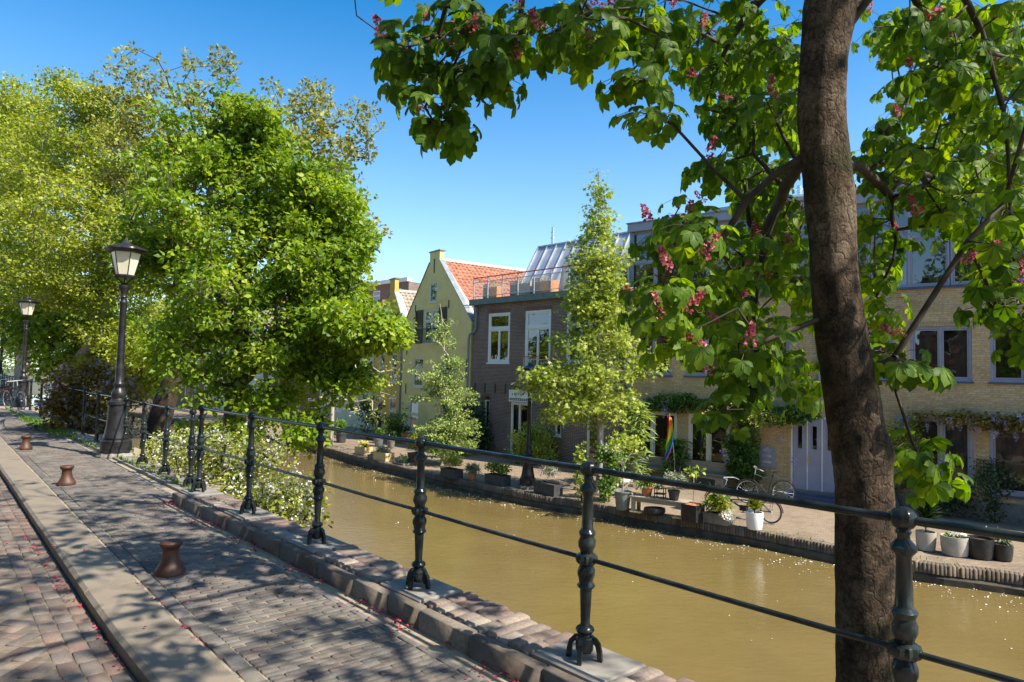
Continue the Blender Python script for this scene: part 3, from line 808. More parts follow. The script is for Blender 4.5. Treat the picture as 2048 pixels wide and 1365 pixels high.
k = len(P); D = rgn.normal(size=(k, 3)) * [1, 1, .2]; Nv = np.tile([0, 0, 1.], (k, 1)) + rgn.normal(size=(k, 3)) * .5
v, f = scatter(LT['petal'], P, D, Nv, .010 + .014 * rgn.random(k))
tag(np_mesh('fallen_blossom', v, f, MT['petal']), kind='stuff')
n = 4200; s = rgn.random(n) * (len(QC) - 20) ; P = []
for q in s:
    i = int(q); p = QC[min(i + 4, len(QC) - 1)]; d = abs(rgn.normal()) * .55 + .04
    if rgn.random() < .09: d += rgn.random() * 4.5
    pp = p - QN[min(i + 4, len(QC) - 1)] * d + Vector((rgn.normal() * .12, rgn.normal() * .12, ZW + .012)); P.append(tuple(pp))
P = np.array(P); k = len(P)
v, f = scatter(LT['petal'], P, rgn.normal(size=(k, 3)) * [1, 1, .1], np.tile([0, 0, 1.], (k, 1)) + rgn.normal(size=(k, 3)) * .25, .011 + .02 * rgn.random(k))
tag(np_mesh('floating_petals', v, f, MT['floatpetal']), kind='stuff')

# ================================================================== RAILINGS, BOLLARDS, LAMPS
def post_mesh():
    g = lambda i, a, z: 0
    prof = [(1118, 0, 0)]
    pts = [(.052, .105), (.054, .118), (.036, .128), (.034, .142), (.046, .152), (.051, .163), (.045, .176), (.028, .188), (.025, .2), (.0325, .37), (.033, .376), (.047, .388), (.049, .396), (.038, .412), (.04, .43), (.048, .455), (.047, .478), (.038, .496), (.034, .503), (.052, .517), (.057, .5375), (.052, .556), (.032, .566), (.036, .58), (.047, .604), (.048, .628), (.038, .652), (.042, .662), (.046, .676), (.036, .69), (.031, .7), (.0265, .875), (.034, .886), (.045, .898), (.046, .912), (.036, .926), (.023, .94), (.022, .955), (.028, .966), (.022, .978), (.022, .995)]
    def fl(i, a, z):
        if .5 < z < .57: return .07 * math.cos(12 * a)
        if .41 < z < .49 or .57 < z < .66: return .05 * math.cos(4 * a)
        return 0
    mb = MB(); mb.lathe([(r, z) for r, z in pts], 24, flute=fl)
    for q in range(4):                                   # four curved claw feet
        a = math.pi / 4 + q * math.pi / 2; c, s = math.cos(a), math.sin(a)
        path = [(.028, .125), (.05, .12), (.072, .098), (.082, .062), (.086, .02), (.088, .0)]
        for (r0, z0), (r1, z1) in zip(path, path[1:]):
            mb.bar((c * r0, s * r0, z0), (c * r1, s * r1, z1 - .004), .024, .026, up=(c, s, .3))
    mb.lathe([(.036, .045), (.048, .06), (.05, .12), (.046, .13)], 16)
    return mb
def ball_mesh():
    prof = [(.046 * math.sin(q * math.pi / 14) + .001, -.044 * math.cos(q * math.pi / 14)) for q in range(2, 15)]
    mb = MB(); mb.lathe(prof, 32, c=(0, 0, 1.015), flute=lambda i, a, z: .045 * math.cos(9 * a) * (1 if i < 10 else .3)); return mb
def railing(label, stations, zb, rails, group=None, over=(0, 0)):
    """stations: list of (t, n); rails: (height, radius)"""
    b0 = TN(*stations[0], zb)
    e = empty('iron_railing', b0, 0, label, 'railing', group)
    p0 = None
    for (t, n) in stations:
        loc = TN(t, n, zb) - b0
        if p0 is None:
            p = post_mesh().build('post', MT['iron'], e); fb = ball_mesh().build('finial', MT['iron'], p); p0 = p
        else:
            p = p0.copy(); COL.objects.link(p); p.parent = e
            q = bpy.data.objects.new('finial', fb.data); COL.objects.link(q); q.parent = p
        p.location = loc; p.rotation_euler = (R(rg.uniform(-.4, .4)), R(rg.uniform(-.4, .4)), SA + rg.uniform(-.1, .1) + math.pi / 4 + R(20))
    for h, r in rails:
        pts = [TN(t, n, zb + h) - b0 for t, n in stations]
        if over[0]: pts[0] = pts[0] + (pts[0] - pts[1]).normalized() * over[0]
        if over[1]: pts[-1] = pts[-1] + (pts[-1] - pts[-2]).normalized() * over[1]
        pts2 = []
        for i in range(len(pts) - 1):
            for q in range(6): pts2.append(pts[i].lerp(pts[i + 1], q / 6) + Vector((0, 0, -.004 * math.sin(math.pi * q / 6))))
        pts2.append(pts[-1])
        MB().tube(pts2, r, 12).build('rail', MT['iron'], e)
    return e
railing('near black iron railing of ball-topped posts running over the brick parapet', [(t, PN) for t in POST_T[:6]], .14, ((1.015, .0165), (.5375, .0125)), over=(0, .42))
railing('short black iron railing with ball-topped posts beside the tall lamp post', [(9.92, 3.07), (11.18, 3.09), (12.55, 3.12), (13.95, 3.17)], .02, ((1.015, .015), (.5375, .012)))
def plain_railing(label, stations, mats, rails=((1.03, .016), (.52, .014)), sq=.035):
    b0 = TN(*stations[0], 0); e = empty('street_railing', b0, 0, label, 'railing', 'plain railings further along the street')
    for (t, n), m_ in zip(stations, mats):
        loc = TN(t, n, 0) - b0; mb = MB()
        mb.lathe([(.055, 0), (.055, .04), (.036, .07), (.036, .5), (.046, .51), (.046, .56), (.036, .57), (.034, .98), (.044, .99), (.044, 1.09), (.02, 1.11)], 8, sm=False, rot=SA)
        p = mb.build('post', MT[m_], e); p.location = loc
    for h, r in rails:
        MB().tube([TN(t, n, h) - b0 for t, n in stations], r, 8).build('rail', MT[mats[0]] if mats[0] != 'iron_green' else MT['iron'], e)
    return e
plain_railing('plain square-post railing behind the tall lamp with one green post at its near end', [(14.3, 3.2), (16.55, 3.22), (18.3, 3.28), (20.0, 3.33), (21.6, 3.36)], ['iron_green', 'iron', 'iron', 'iron', 'iron'])
plain_railing('thin railing with straight posts running on past the copper shrub', [(23.5, 3.42), (26.0, 3.47), (28.5, 3.5), (31, 3.55)], ['iron'] * 4)
plain_railing('distant green-painted railing at the far left end of the quay', [(31.6, 3.56)] + [(31.6 + 1.1 * i, 3.57 + .02 * i) for i in range(1, 12)], ['iron_green'] * 12)

def bollard(name, t, n, label, mat, group='squat iron bollards along the kerb'):
    prof = [(.098, 0), (.108, .005), (.108, .035), (.102, .045), (.083, .075), (.066, .11), (.059, .145), (.057, .185), (.06, .2), (.072, .212), (.080, .225), (.082, .24), (.076, .25), (.062, .255), (.05, .251), (.02, .262), (.003, .264)]
    mb = MB(); mb.lathe(prof, 32); o = mb.build(name, mat)
    o.location = TN(t, n, 0); o.rotation_euler = (R(rg.uniform(-2, 2)), R(rg.uniform(-2, 2)), rg.random() * 6)
    o.scale = (1.04, 1.04, 1.03); return tag(o, label, 'bollard', group)
def tn_of(v): return (-math.sin(SA) * v.x + math.cos(SA) * v.y, math.cos(SA) * v.x + math.sin(SA) * v.y)
for (px, py), lab, mt in (((340, 1148), 'nearest rust-brown bollard, half in leaf shade beside the granite kerb', 'rust'), ((133, 970), 'second rust-brown bollard from the camera, nearly level with the first ball-topped posts', 'rust'), ((51, 899), 'orange-lit rusty bollard crossed by the shadow of the tall lamp', 'rust'), ((2, 860), 'pale grey bollard at the left edge, cut by the frame', 'bollardgrey')):
    t, n = tn_of(at_z(px, py, 0)); bollard('bollard', t, n, lab, MT[mt])

def lamp(loc, label, group='cast-iron lamp posts'):
    e = empty('street_lamp', loc, 0, label, 'street lamp', group)
    base = MB(); base.lathe([(.33, -.1), (.33, .06), (.29, .14)], 10, sm=False); base.build('stone_base', MT['concrete'], e)
    mb = MB(); fl = lambda i, a, z: (.035 * math.cos(14 * a) if (1.75 < z < 2.95) else 0)
    mb.lathe([(.30, .13), (.30, .17), (.268, .175), (.268, .34), (.25, .36), (.222, .365), (.222, .385), (.232, .395), (.225, .42), (.205, .50), (.188, .62), (.174, .8), (.166, 1.02), (.19, 1.03), (.19, 1.08), (.14, 1.1), (.115, 1.14), (.13, 1.2), (.125, 1.26), (.09, 1.31), (.078, 1.35), (.095, 1.37), (.098, 1.42), (.075, 1.45), (.07, 1.7), (.072, 1.72), (.064, 1.76), (.056, 2.94), (.066, 2.96), (.066, 3.0), (.052, 3.02), (.054, 3.07), (.066, 3.09), (.056, 3.11), (.06, 3.18), (.09, 3.25), (.104, 3.28), (.1, 3.31), (.05, 3.33), (.03, 3.36)], 28, flute=fl)
    mb.build('post', MT['lampiron'], e)
    mb = MB()
    for q in range(4):
        a = q * math.pi / 2 + .5; c, s = math.cos(a), math.sin(a)
        mb.tube([(c * .035, s * .035, 3.3), (c * .05, s * .05, 3.36), (c * .1, s * .1, 3.43), (c * .165, s * .165, 3.475)], [.016, .014, .012, .014], 6)
    mb.lathe([(.16, 3.465), (.19, 3.47), (.195, 3.5), (.175, 3.515)], 24); mb.build('bracket', MT['lampiron'], e)
    ln = MB(); ln.lathe([(.158, 3.515), (.262, 3.945)], 6, sm=False, rot=.3); gl = ln.build('lantern_glass', MT['lampglass'], e)
    mb = MB()
    for q in range(6):
        a = .3 + q * math.pi / 3; mb.bar((.162 * math.cos(a), .162 * math.sin(a), 3.515), (.266 * math.cos(a), .266 * math.sin(a), 3.95), .014, .01, up=(math.cos(a), math.sin(a), 0))
    mb.build('glazing_bars', MT['lampiron'], e)
    mb = MB(); wv = lambda i, a, z: (.05 * math.cos(6 * (a - .3)) if i in (1, 2, 3) else .02 * math.cos(6 * (a - .3)))
    mb.lathe([(.262, 3.94), (.335, 3.965), (.365, 4.0), (.355, 4.03), (.30, 4.045), (.2, 4.085), (.09, 4.12), (.075, 4.14), (.05, 4.17), (.022, 4.205), (.012, 4.24), (.003, 4.25)], 36, flute=wv)
    mb.build('hood', MT['lampiron'], e); return e
L1 = lamp(TN(*tn_of(at_z(231, 913, 0)), -.04), 'tall black lamp post with milky hexagonal lantern standing behind the short ball-post railing')
L1.scale = (.96, .96, .955)
def dup_lamp(loc, label):
    c = copy_tree(L1); c.location = loc; c['label'] = label; return c
dup_lamp((-17.15, 24.05, 0), 'black lamp post rising behind the parked bicycle at the left')
dup_lamp((-25.4, 34.0, 0), 'far black lamp post cut by the left edge of the picture')

# ================================================================== BUILDINGS
def win(e, x0, x1, z0, z1, cols=(), trans=(), fm='lilac', fw=.06, y=.09, gm='glass', mw=.05, sill=None, sash=.035, name='window', curtain=None, casing=None, bars=None):
    """a window of its own: outer frame, mullions and sashes, with its glass as a sub-part"""
    xc = (x0 + x1) / 2; fr = MB()
    for a, b, c, d in ((x0, x0 + fw, z0, z1), (x1 - fw, x1, z0, z1), (x0 + fw, x1 - fw, z0, z0 + fw), (x0 + fw, x1 - fw, z1 - fw, z1)): fr.box(a, b, y - .04, y + .05, c, d)
    xs = [x0 + fw] + list(cols) + [x1 - fw]; zs = [z0 + fw] + list(trans) + [z1 - fw]
    for c in cols: fr.box(c - mw / 2, c + mw / 2, y - .035, y + .045, z0 + fw, z1 - fw)
    for q in trans:
        for i in range(len(xs) - 1): fr.box(xs[i] + (mw / 2 if i else 0), xs[i + 1] - (mw / 2 if i < len(xs) - 2 else 0), y - .038, y + .04, q - mw / 2, q + mw / 2)
    gs = MB()
    for i in range(len(xs) - 1):
        for j in range(len(zs) - 1):
            a = xs[i] + (mw / 2 if i else 0); b = xs[i + 1] - (mw / 2 if i < len(xs) - 2 else 0); c = zs[j] + (mw / 2 if j else 0); d = zs[j + 1] - (mw / 2 if j < len(zs) - 2 else 0)
            s = sash
            for p in ((a + .004, a + s, c + .004, d - .004), (b - s, b - .004, c + .004, d - .004), (a + s, b - s, c + .004, c + s), (a + s, b - s, d - s, d - .004)): fr.box(p[0], p[1], y - .012, y + .03, p[2], p[3])
            gs.add([(a + s, y + .01, c + s), (b - s, y + .01, c + s), (b - s, y + .01, d - s), (a + s, y + .01, d - s)], [(0, 1, 2, 3)])
    f = fr.build(name, MT[fm], e)
    gs.build('pane', MT[gm], f)
    if sill: MB().box(x0 - .04, x1 + .04, -.05, y - .042, z0 - .06, z0 - .004).build('sill', MT[sill], f)
    if curtain:
        cm = MB()
        for cx0, cx1 in curtain:
            k = max(6, int((cx1 - cx0) / .035)); vs = []
            for i in range(k + 1):
                xx = cx0 + (cx1 - cx0) * i / k; yy = y + .16 + .025 * math.sin(i * 1.9)
                vs += [(xx, yy, z0 + .03), (xx, yy, z1 - .03)]
            cm.add(vs, [(2 * i, 2 * i + 2, 2 * i + 3, 2 * i + 1) for i in range(k)], True)
        cm.build('curtain', MT['curtain'], f)
    return f
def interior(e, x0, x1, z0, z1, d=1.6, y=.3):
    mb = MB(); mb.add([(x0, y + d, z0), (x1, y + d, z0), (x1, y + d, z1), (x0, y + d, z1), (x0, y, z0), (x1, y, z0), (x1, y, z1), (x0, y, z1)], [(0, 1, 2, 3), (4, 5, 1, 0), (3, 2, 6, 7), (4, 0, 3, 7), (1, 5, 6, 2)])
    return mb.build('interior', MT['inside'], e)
def pipe(e, pts, r=.045, mat='zincdark', name='downpipe', hopper=None):
    mb = MB(); mb.tube(pts, r, 10)
    for a, b in zip(pts, pts[1:]):
        a = Vector(a); b = Vector(b); L = (b - a).length
        for q in range(int(L / 1.7)): 
            c = a.lerp(b, (q + .5) * 1.7 / L); mb.lathe([(r + .008, -.02), (r + .008, .02)], 10, c=tuple(c))
    if hopper: mb.box(hopper[0] - .11, hopper[0] + .11, hopper[1] - .1, hopper[1] + .08, hopper[2], hopper[2] + .22, taper=.03)
    return mb.build(name, MT[mat], e)

# ---- the long yellow-brick building ---------------------------------------
YB = empty('yellow_brick_building', (9.03, 22.05, ZQ), math.atan2(-.625, .78), 'long yellow brick building with grey-lilac window frames and glazed top storey', 'building')
XR = 17.0; XL = -5.94
L1W = [(-5.60, -4.16), (-3.64, -2.12), (-1.55, -.05), (1.42, 2.92), (3.36, 4.87), (5.28, 6.8), (7.2, 8.7), (9.2, 10.7), (11.2, 12.7), (13.2, 14.7)]
GW = [(-5.82, -3.92, .52, 2.42, (-4.9,)), (-3.5, -2.0, .52, 2.40, (-2.76,)), (3.0, 4.88, .66, 2.70, (4.12,)), (5.24, 7.2, .70, 2.74, (6.2,)), (8, 10, .70, 2.74, (9,))]
holes = [rect(a, b, 3.74, 5.30) for a, b in L1W] + [rect(a, b, c, d) for a, b, c, d, _ in GW] + [rect(0.0, 1.86, .18, 2.52)]
poly_wall(rect(XL, XR, 0, 6.40), holes, .26).build('wall', MT['ybrick'], YB)
MT['lintel'] = M_brick('lintel_brick', (.44, .31, .155), (.52, .38, .2), (.32, .25, .16), bw=.066, rh=.3)
for a, b in L1W: MB().box(a - .005, b + .005, -.006, .05, 5.30, 5.44).build('soldier_lintel', MT['lintel'], YB)
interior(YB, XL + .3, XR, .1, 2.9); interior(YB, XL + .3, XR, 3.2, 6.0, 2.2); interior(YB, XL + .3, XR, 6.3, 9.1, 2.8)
for i, (a, b) in enumerate(L1W):
    m_ = (a + b) / 2
    cu = {4: [(a + .1, a + .48), (b - .42, b - .1)], 2: [(a + .1, b - .1)], 3: [(a + .1, a + .4)], 6: [(a + .1, a + .5)]}.get(i)
    w_ = win(YB, a, b, 3.74, 5.30, (m_,), (), 'lilac', .07, .07, 'glass', .055, 'darkblue', .05, curtain=cu)
    if i in (2, 3, 4, 5): MB().box(a + .12, m_ - .08, .155, .19, 5.06, 5.16).build('blind', MT['white'], w_)
for i, (a, b, c, d, cols) in enumerate(GW):
    win(YB, a, b, c, d, cols, (), 'cream' if i < 2 else 'lilac', .09, .06, 'glass', .09, 'oldwood' if i < 2 else 'darkblue', .05, curtain=[(a + .1, a + .7), (b - .75, b - .1)] if i >= 2 else None)
# glazed top storey
xs = [XL + .03]; 
while xs[-1] < XR - .5: xs.append(xs[-1] + (1.035 if len(xs) % 2 else 1.02))
for i in range(0, len(xs) - 2, 2):
    a, b, c = xs[i], xs[i + 1], xs[i + 2]
    k = i // 2
    f_ = win(YB, a + .012, c - .012, 6.47, 9.12, (b,), (7.95,), 'lilac', .055, .05, 'glass' , .07, None, .045, curtain=[(a + .1, a + .75)] if k in (0, 3, 6) else None)
    if k == 3: MB().box(b + .09, c - .11, .066, .076, 6.6, 7.85).build('frosted_pane', MT['frost'], f_)
MB().box(XL, XR, -.07, .3, 6.40, 6.467).build('band_sill', MT['darkblue'], YB)
MB().box(XL - .02, XR, -.16, .6, 9.125, 9.42).build('fascia', MT['lilac'], YB)
MB().box(XL - .06, XR, -.2, 1.4, 9.423, 9.47).build('roof_edge', MT['zincdark'], YB)
MB().box(XL, XR, 1.4, 9, 9.2, 9.44).build('roof', MT['zinc'], YB)
mb = MB(); mb.box(-3.2, XR, 1.9, 8.5, 9.44, 9.84); mb.build('upper_storey', MT['cream'], YB)
MB().box(-3.5, XR, 1.5, 8.8, 9.843, 10.02).build('upper_roof', MT['lilac'], YB)
MB().box(-1.2, XR, 1.9, 8.0, 10.023, 10.2).build('roof_upstand', MT['cream'], YB)
mb = MB(); mb.lathe([(.09, 0), (.09, .35), (.13, .36), (.13, .4), (.09, .42), (.09, .5)], 14, c=(-.5, 2.6, 10.2)); mb.lathe([(.12, 0), (.12, .5), (.2, .52), (.02, .66)], 14, c=(4.0, 2.6, 10.2)); mb.build('vent_pipes', MT['chrome'], YB)
mb = MB(); mb.box(-4.95, -4.7, 1.6, 1.9, 9.44, 9.95); mb.box(-5.02, -4.63, 1.53, 1.97, 9.95, 10.0); mb.build('chimney', MT['rbrick'], YB)
MB().box(XL, XR, .26, .34, 0, 9.1).add([(XL, .3, 0), (XL, 9, 0), (XL, 9, 9.4), (XL, .3, 9.4)], [(0, 3, 2, 1)]).build('side_wall', MT['ybrick'], YB)
pipe(YB, [(.86, -.07, 6.3), (.86, -.07, 2.75)], .05)
MB().box(XL + .02, XL + .2, -.05, .0, 0, 9.1).build('corner_pipe_casing', MT['zincdark'], YB)
# triple door
dr = MB()
for a, b, c, d in ((0, .045, .18, 2.52), (1.815, 1.86, .18, 2.52), (.045, 1.815, 2.46, 2.52)): dr.box(a, b, .02, .13, c, d)
dr = dr.build('door_frame', MT['white'], YB)
for i in range(4):
    a = .05 + i * .442; mb = MB()
    poly_wall(rect(a + .012, a + .43, .2, 2.45), [rect(a + .155, a + .29, 1.5, 2.22)], .04, .05, mb)
    for q in ((a + .135, a + .155, 1.48, 2.24), (a + .29, a + .31, 1.48, 2.24), (a + .155, a + .29, 1.48, 1.5), (a + .155, a + .29, 2.22, 2.24)): mb.box(q[0], q[1], .035, .049, q[2], q[3])
    dd = mb.build('door', MT['lilacdoor'], YB)
    MB().box(a + .155, a + .29, .065, .075, 1.5, 2.22).build('pane', MT['glass_d'], dd)
    if i == 1: MB().box(a + .03, a + .075, .02, .049, 1.05, 1.32).box(a + .03, a + .14, -.01, .019, 1.17, 1.2).build('handle', MT['brass'], dd)
mb = MB(); 
for i in (1, 2, 3): mb.box(.036 + i * .442, .066 + i * .442, .03, .1, .2, 2.45)
mb.build('door_posts', MT['white'], YB)
MB().box(-.06, 2.0, -.3, .1, 0, .165).build('door_step', MT['darkblue'], YB)
MB().box(-.1, 2.1, -.62, -.303, 0, .085).build('lower_step', MT['darkblue'], YB)
mb = MB().box(-.99, -.48, -.04, -.002, .80, 1.47); mp_ = mb.build('letterbox_panel', MT['lilac'], YB)
for q in range(3):
    mb = MB(); z = .94 + q * .19; mb.box(-.88, -.60, -.062, -.041, z, z + .075); mb.box(-.83, -.65, -.068, -.063, z + .028, z + .05); mb.build('letter_slot', MT['silver'], mp_)
# low weathered plinth band and render repair under the right windows
MB().box(2.2, XR, -.015, -.001, .0, .5).build('plinth', MT['concrete'], YB)

# ---- dark brick house with zinc mansard and roof terrace -------------------
BH = empty('dark_brick_house', (-1.85, 32.30, ZQ), R(-46.4), 'dark purple-brown brick house with white windows, roof terrace and zinc roof', 'house')
WB = 9.1
bw_ = [(1.08, 2.53, 4.15, 6.42), (3.50, 5.03, 3.56, 6.42), (5.93, 7.43, 4.15, 6.42)]
arch = [(.96, 1.15), (1.28, 1.15)] + [(1.12 + .16 * math.cos(a), 2.45 + .16 * math.sin(a)) for a in [i * math.pi / 8 for i in range(9)]]
holes = [rect(*q) for q in bw_] + [arch, rect(2.72, 4.0, 0.02, 2.42), rect(5.38, 5.72, 1.15, 2.42), rect(7.1, 7.95, .02, 2.3)]
poly_wall(rect(0, WB, 0, 6.85), holes, .25).build('wall', MT['dbrick'], BH)
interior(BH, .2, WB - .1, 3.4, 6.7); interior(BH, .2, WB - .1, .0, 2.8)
for a, b, c, d in bw_ + [(2.71, 4.01, 0, 2.98)]: MB().box(a - .03, b + .03, -.006, .04, d, d + .2).build('brick_lintel', MT['arch'], BH)
mb = MB()
for i in range(9):
    a0, a1 = i * math.pi / 9, (i + 1) * math.pi / 9 - .03; c = (1.12, 2.45); r0, r1 = .165, .33
    q = [(c[0] + r * math.cos(a), c[1] + r * math.sin(a)) for r, a in ((r0, a0), (r1, a0), (r1, a1), (r0, a1))]
    mb.add([(x, -.008, z) for x, z in q] + [(x, .05, z) for x, z in q], [(0, 1, 2, 3), (0, 4, 5, 1), (1, 5, 6, 2), (2, 6, 7, 3), (3, 7, 4, 0)])
mb.build('window_arch', M_noise('arch_brick_red', (.17, .07, .05), (.25, .11, .08), 14, .85), BH)
for i, (a, b, c, d) in enumerate(bw_):
    m_ = (a + b) / 2; fr = win(BH, a, b, c, d, (), (5.70,), 'white', .085, .05, 'glass', .1, 'white' if i != 1 else None, .06)
    MB().box(m_ - .05, m_ + .05, .015, .10, c + .09, 5.645).build('mullion', MT['white'], fr)
f = win(BH, .965, 1.275, 1.155, 2.44, (), (), 'cream', .04, .06, 'glass_d', .03, 'cream', .02)
f = win(BH, 5.385, 5.715, 1.155, 2.415, (), (), 'cream', .05, .06, 'glass_d', .03, 'cream', .02)
f = win(BH, 2.73, 3.99, .03, 2.41, (3.25,), (), 'cream', .08, .04, 'glass', .07, None, .03, name='garden_door', curtain=[(2.8, 3.2)])
f = win(BH, 7.11, 7.94, .03, 2.29, (), (), 'cream', .07, .04, 'glass_d', .05, None, .03, name='side_door')
MB().box(2.66, 4.10, -.5, -.01, .0, .09).build('doorstep', MT['concrete'], BH)
sg = MB().box(2.64, 4.06, -.07, -.012, 2.44, 2.96).build('name_board', MT['white'], BH)
MB().box(2.70, 4.0, -.078, -.071, 2.50, 2.60).build('dark_band', MT['black'], sg)
mb = MB()
for i in range(9): mb.box(2.76 + i * .13, 2.82 + i * .13, -.084, -.079, 2.525, 2.575)
mb.build('band_marks', MT['white'], sg)
mb = MB()
for i, w_ in enumerate((.05, .09, .04, .07, .05, .08)): mb.box(2.84 + i * .13, 2.84 + i * .13 + w_, -.078, -.071, 2.74 + .012 * (i % 2), 2.80 + .015 * (i % 3))
mb.build('faded_marks', MT['charcoal'], sg)
mb = MB()
for x in (.25, .95, 1.65, 2.35, 3.05): mb.box(x - .03, x + .03, -.03, -.001, 2.78, 3.2)
mb.build('wall_anchors', MT['black'], BH)
MB().box(-.1, WB + .02, -.22, .3, 6.853, 7.12).build('cornice', MT['copper'], BH)
MB().box(0, WB, .3, 3.3, 6.9, 7.06).build('terrace_floor', MT['greywood'], BH)
# balcony rail in front of the middle window
mb = MB(); mb.bar((3.5, -.06, 4.42), (5.03, -.06, 4.42), .04, .03)
mb.build('balcony_handrail', MT['redrail'], BH)
mb = MB(); mb.bar((3.5, -.06, 4.3), (5.03, -.06, 4.3), .02); mb.bar((3.5, -.06, 3.66), (5.03, -.06, 3.66), .02)
for i in range(19): mb.bar((3.52 + i * .083, -.06, 3.66), (3.52 + i * .083, -.06, 4.3), .008)
for x in (3.5, 5.03): mb.bar((x, -.06, 3.6), (x, -.06, 4.42), .025); mb.bar((x, -.06, 4.3), (x, 0.0, 4.3), .02)
mb.build('balcony_grille', MT['galv'], BH)
# terrace railing
mb = MB(); xs2 = [.08 + i * 1.0 for i in range(10)]
for x in xs2: mb.bar((x, -.1, 7.0), (x, -.1, 8.1), .06, .03); 
mb.bar((.08, -.1, 7.92), (9.08, -.1, 7.92), .035); mb.bar((.08, -.1, 7.25), (9.08, -.1, 7.25), .03)
for y in (1.2, 2.6): mb.bar((.08, y, 7.1), (.08, y, 8.1), .05, .03)
mb.bar((.08, -.1, 7.92), (.08, 2.6, 7.92), .03); mb.bar((.08, -.1, 7.25), (.08, 2.6, 7.25), .03)
mb.build('terrace_railing', MT['galv'], BH)
mb = MB(); mb.bar((.05, -.1, 8.13), (9.1, -.1, 8.13), .07, .035); mb.bar((.08, -.1, 8.13), (.08, 2.6, 8.13), .07, .035); mb.build('terrace_handrail', MT['redrail'], BH)
mb = MB()
for i in range(9):
    for q in range(1, 16): mb.bar((.08 + i + q / 16, -.1, 7.25), (.08 + i + q / 16, -.1, 7.92), .005)
    for q in range(1, 11): mb.bar((.1 + i, -.1, 7.25 + q * .061), (1.06 + i, -.1, 7.25 + q * .061), .005)
mb.build('railing_mesh', MT['galv'], BH)
# zinc mansard: front slope leaning back, left verge, standing seams, and a dormer cut with windows
Y0, Y1, ZR0, ZR1 = 1.35, 3.05, 7.06, 9.95; XM = 1.25; XD0, XD1, ZD = 3.55, 8.4, 8.78
def onr(x, z, o=0): return (x, Y0 + (Y1 - Y0) * (z - ZR0) / (ZR1 - ZR0) - o, z + o * .5)
mb = MB()
for a, b, c, d in ((XM, XD0, ZR0, ZR1), (XD0, XD1, ZD, ZR1), (XD1, WB, ZR0, ZR1)):
    mb.add([onr(a, c), onr(b, c), onr(b, d), onr(a, d)], [(0, 1, 2, 3)])
mb.add([onr(XM, ZR0), onr(XM, ZR1), (XM, 5.6, ZR1 + .1), (XM, 5.6, ZR0)], [(0, 1, 2, 3)])
mb.add([onr(XM, ZR1), onr(WB, ZR1), (WB, 8.5, ZR1 + .15), (XM, 8.5, ZR1 + .15)], [(0, 1, 2, 3)])
mb.add([(XD0, Y0 + .5, ZR0), onr(XD0, ZR0), onr(XD0, ZD), (XD0, Y0 + 1.9, ZD), (XD0, Y0 + 1.9, ZR0)], [(0, 1, 2, 3, 4)])
mb.build('zinc_roof', MT['zinc'], BH)
mb = MB(); x = XM + .02
while x < WB:
    lo = ZD + .02 if XD0 < x < XD1 else ZR0 + .02
    mb.bar(onr(x, lo, .03), onr(x, ZR1, .03), .05, .06, up=(0, -1, .6)); x += .62
mb.bar(onr(XD0, ZD, .03), onr(XD1, ZD, .03), .05, .05); mb.bar(onr(XM, ZR1, .02), onr(WB, ZR1, .02), .09, .07); mb.bar(onr(XM, ZR0, .03), onr(XM, ZR1, .03), .07, .07)
mb.build('roof_seams', MT['zinc'], BH)
yd = Y0 + .95
dm = poly_wall(rect(XD0, XD1, ZR0, ZD), [rect(XD0 + .25, XD0 + 1.35, ZR0 + .1, ZD - .28), rect(XD0 + 1.6, XD0 + 3.0, ZR0 + .1, ZD - .28), rect(XD0 + 3.2, XD0 + 4.5, ZR0 + .1, ZD - .28)], .1, yd).build('dormer_wall', MT['cream'], BH)
for a, b in ((.25, 1.35), (1.6, 3.0), (3.2, 4.5)):
    win(BH, XD0 + a, XD0 + b, ZR0 + .1, ZD - .28, ((XD0 + (a + b) / 2),), (), 'white', .06, yd + .04, 'glass', .06, None, .03, curtain=[(XD0 + a + .1, XD0 + a + .45)])
mb = MB(); mb.add([(XD0, yd + .9, ZR0), (XD1, yd + .9, ZR0), (XD1, yd + .9, ZD), (XD0, yd + .9, ZD)], [(0, 1, 2, 3)]); mb.build('dormer_interior', MT['inside'], BH)
mb = MB(); mb.lathe([(.085, 0), (.085, .42), (.12, .43), (.12, .5), (.085, .52), (.085, .72), (.11, .73), (.11, .76), (.08, .78), (.08, 1.0), (.06, 1.02)], 14, c=(1.9, Y1 + .3, ZR1 - .05)); mb.build('flue_pipe', MT['chrome'], BH)
mb = MB(); mb.add([(0, .3, 6.9), (0, 8, 6.9), (0, 8, 0), (0, .3, 0)], [(0, 1, 2, 3)]); mb.add([(0, 3.3, 6.9), (WB, 3.3, 6.9), (WB, 8, 6.9), (0, 8, 6.9)], [(0, 1, 2, 3)]); mb.build('side_wall', MT['dbrick'], BH)
pipe(BH, [(.28, -.09, 6.62), (.28, -.09, 5.75), (.2, -.09, 5.62), (-.12, -.1, 5.5), (-.2, -.1, 5.3), (-.2, -.1, .1)], .055, hopper=(.28, -.09, 6.5))

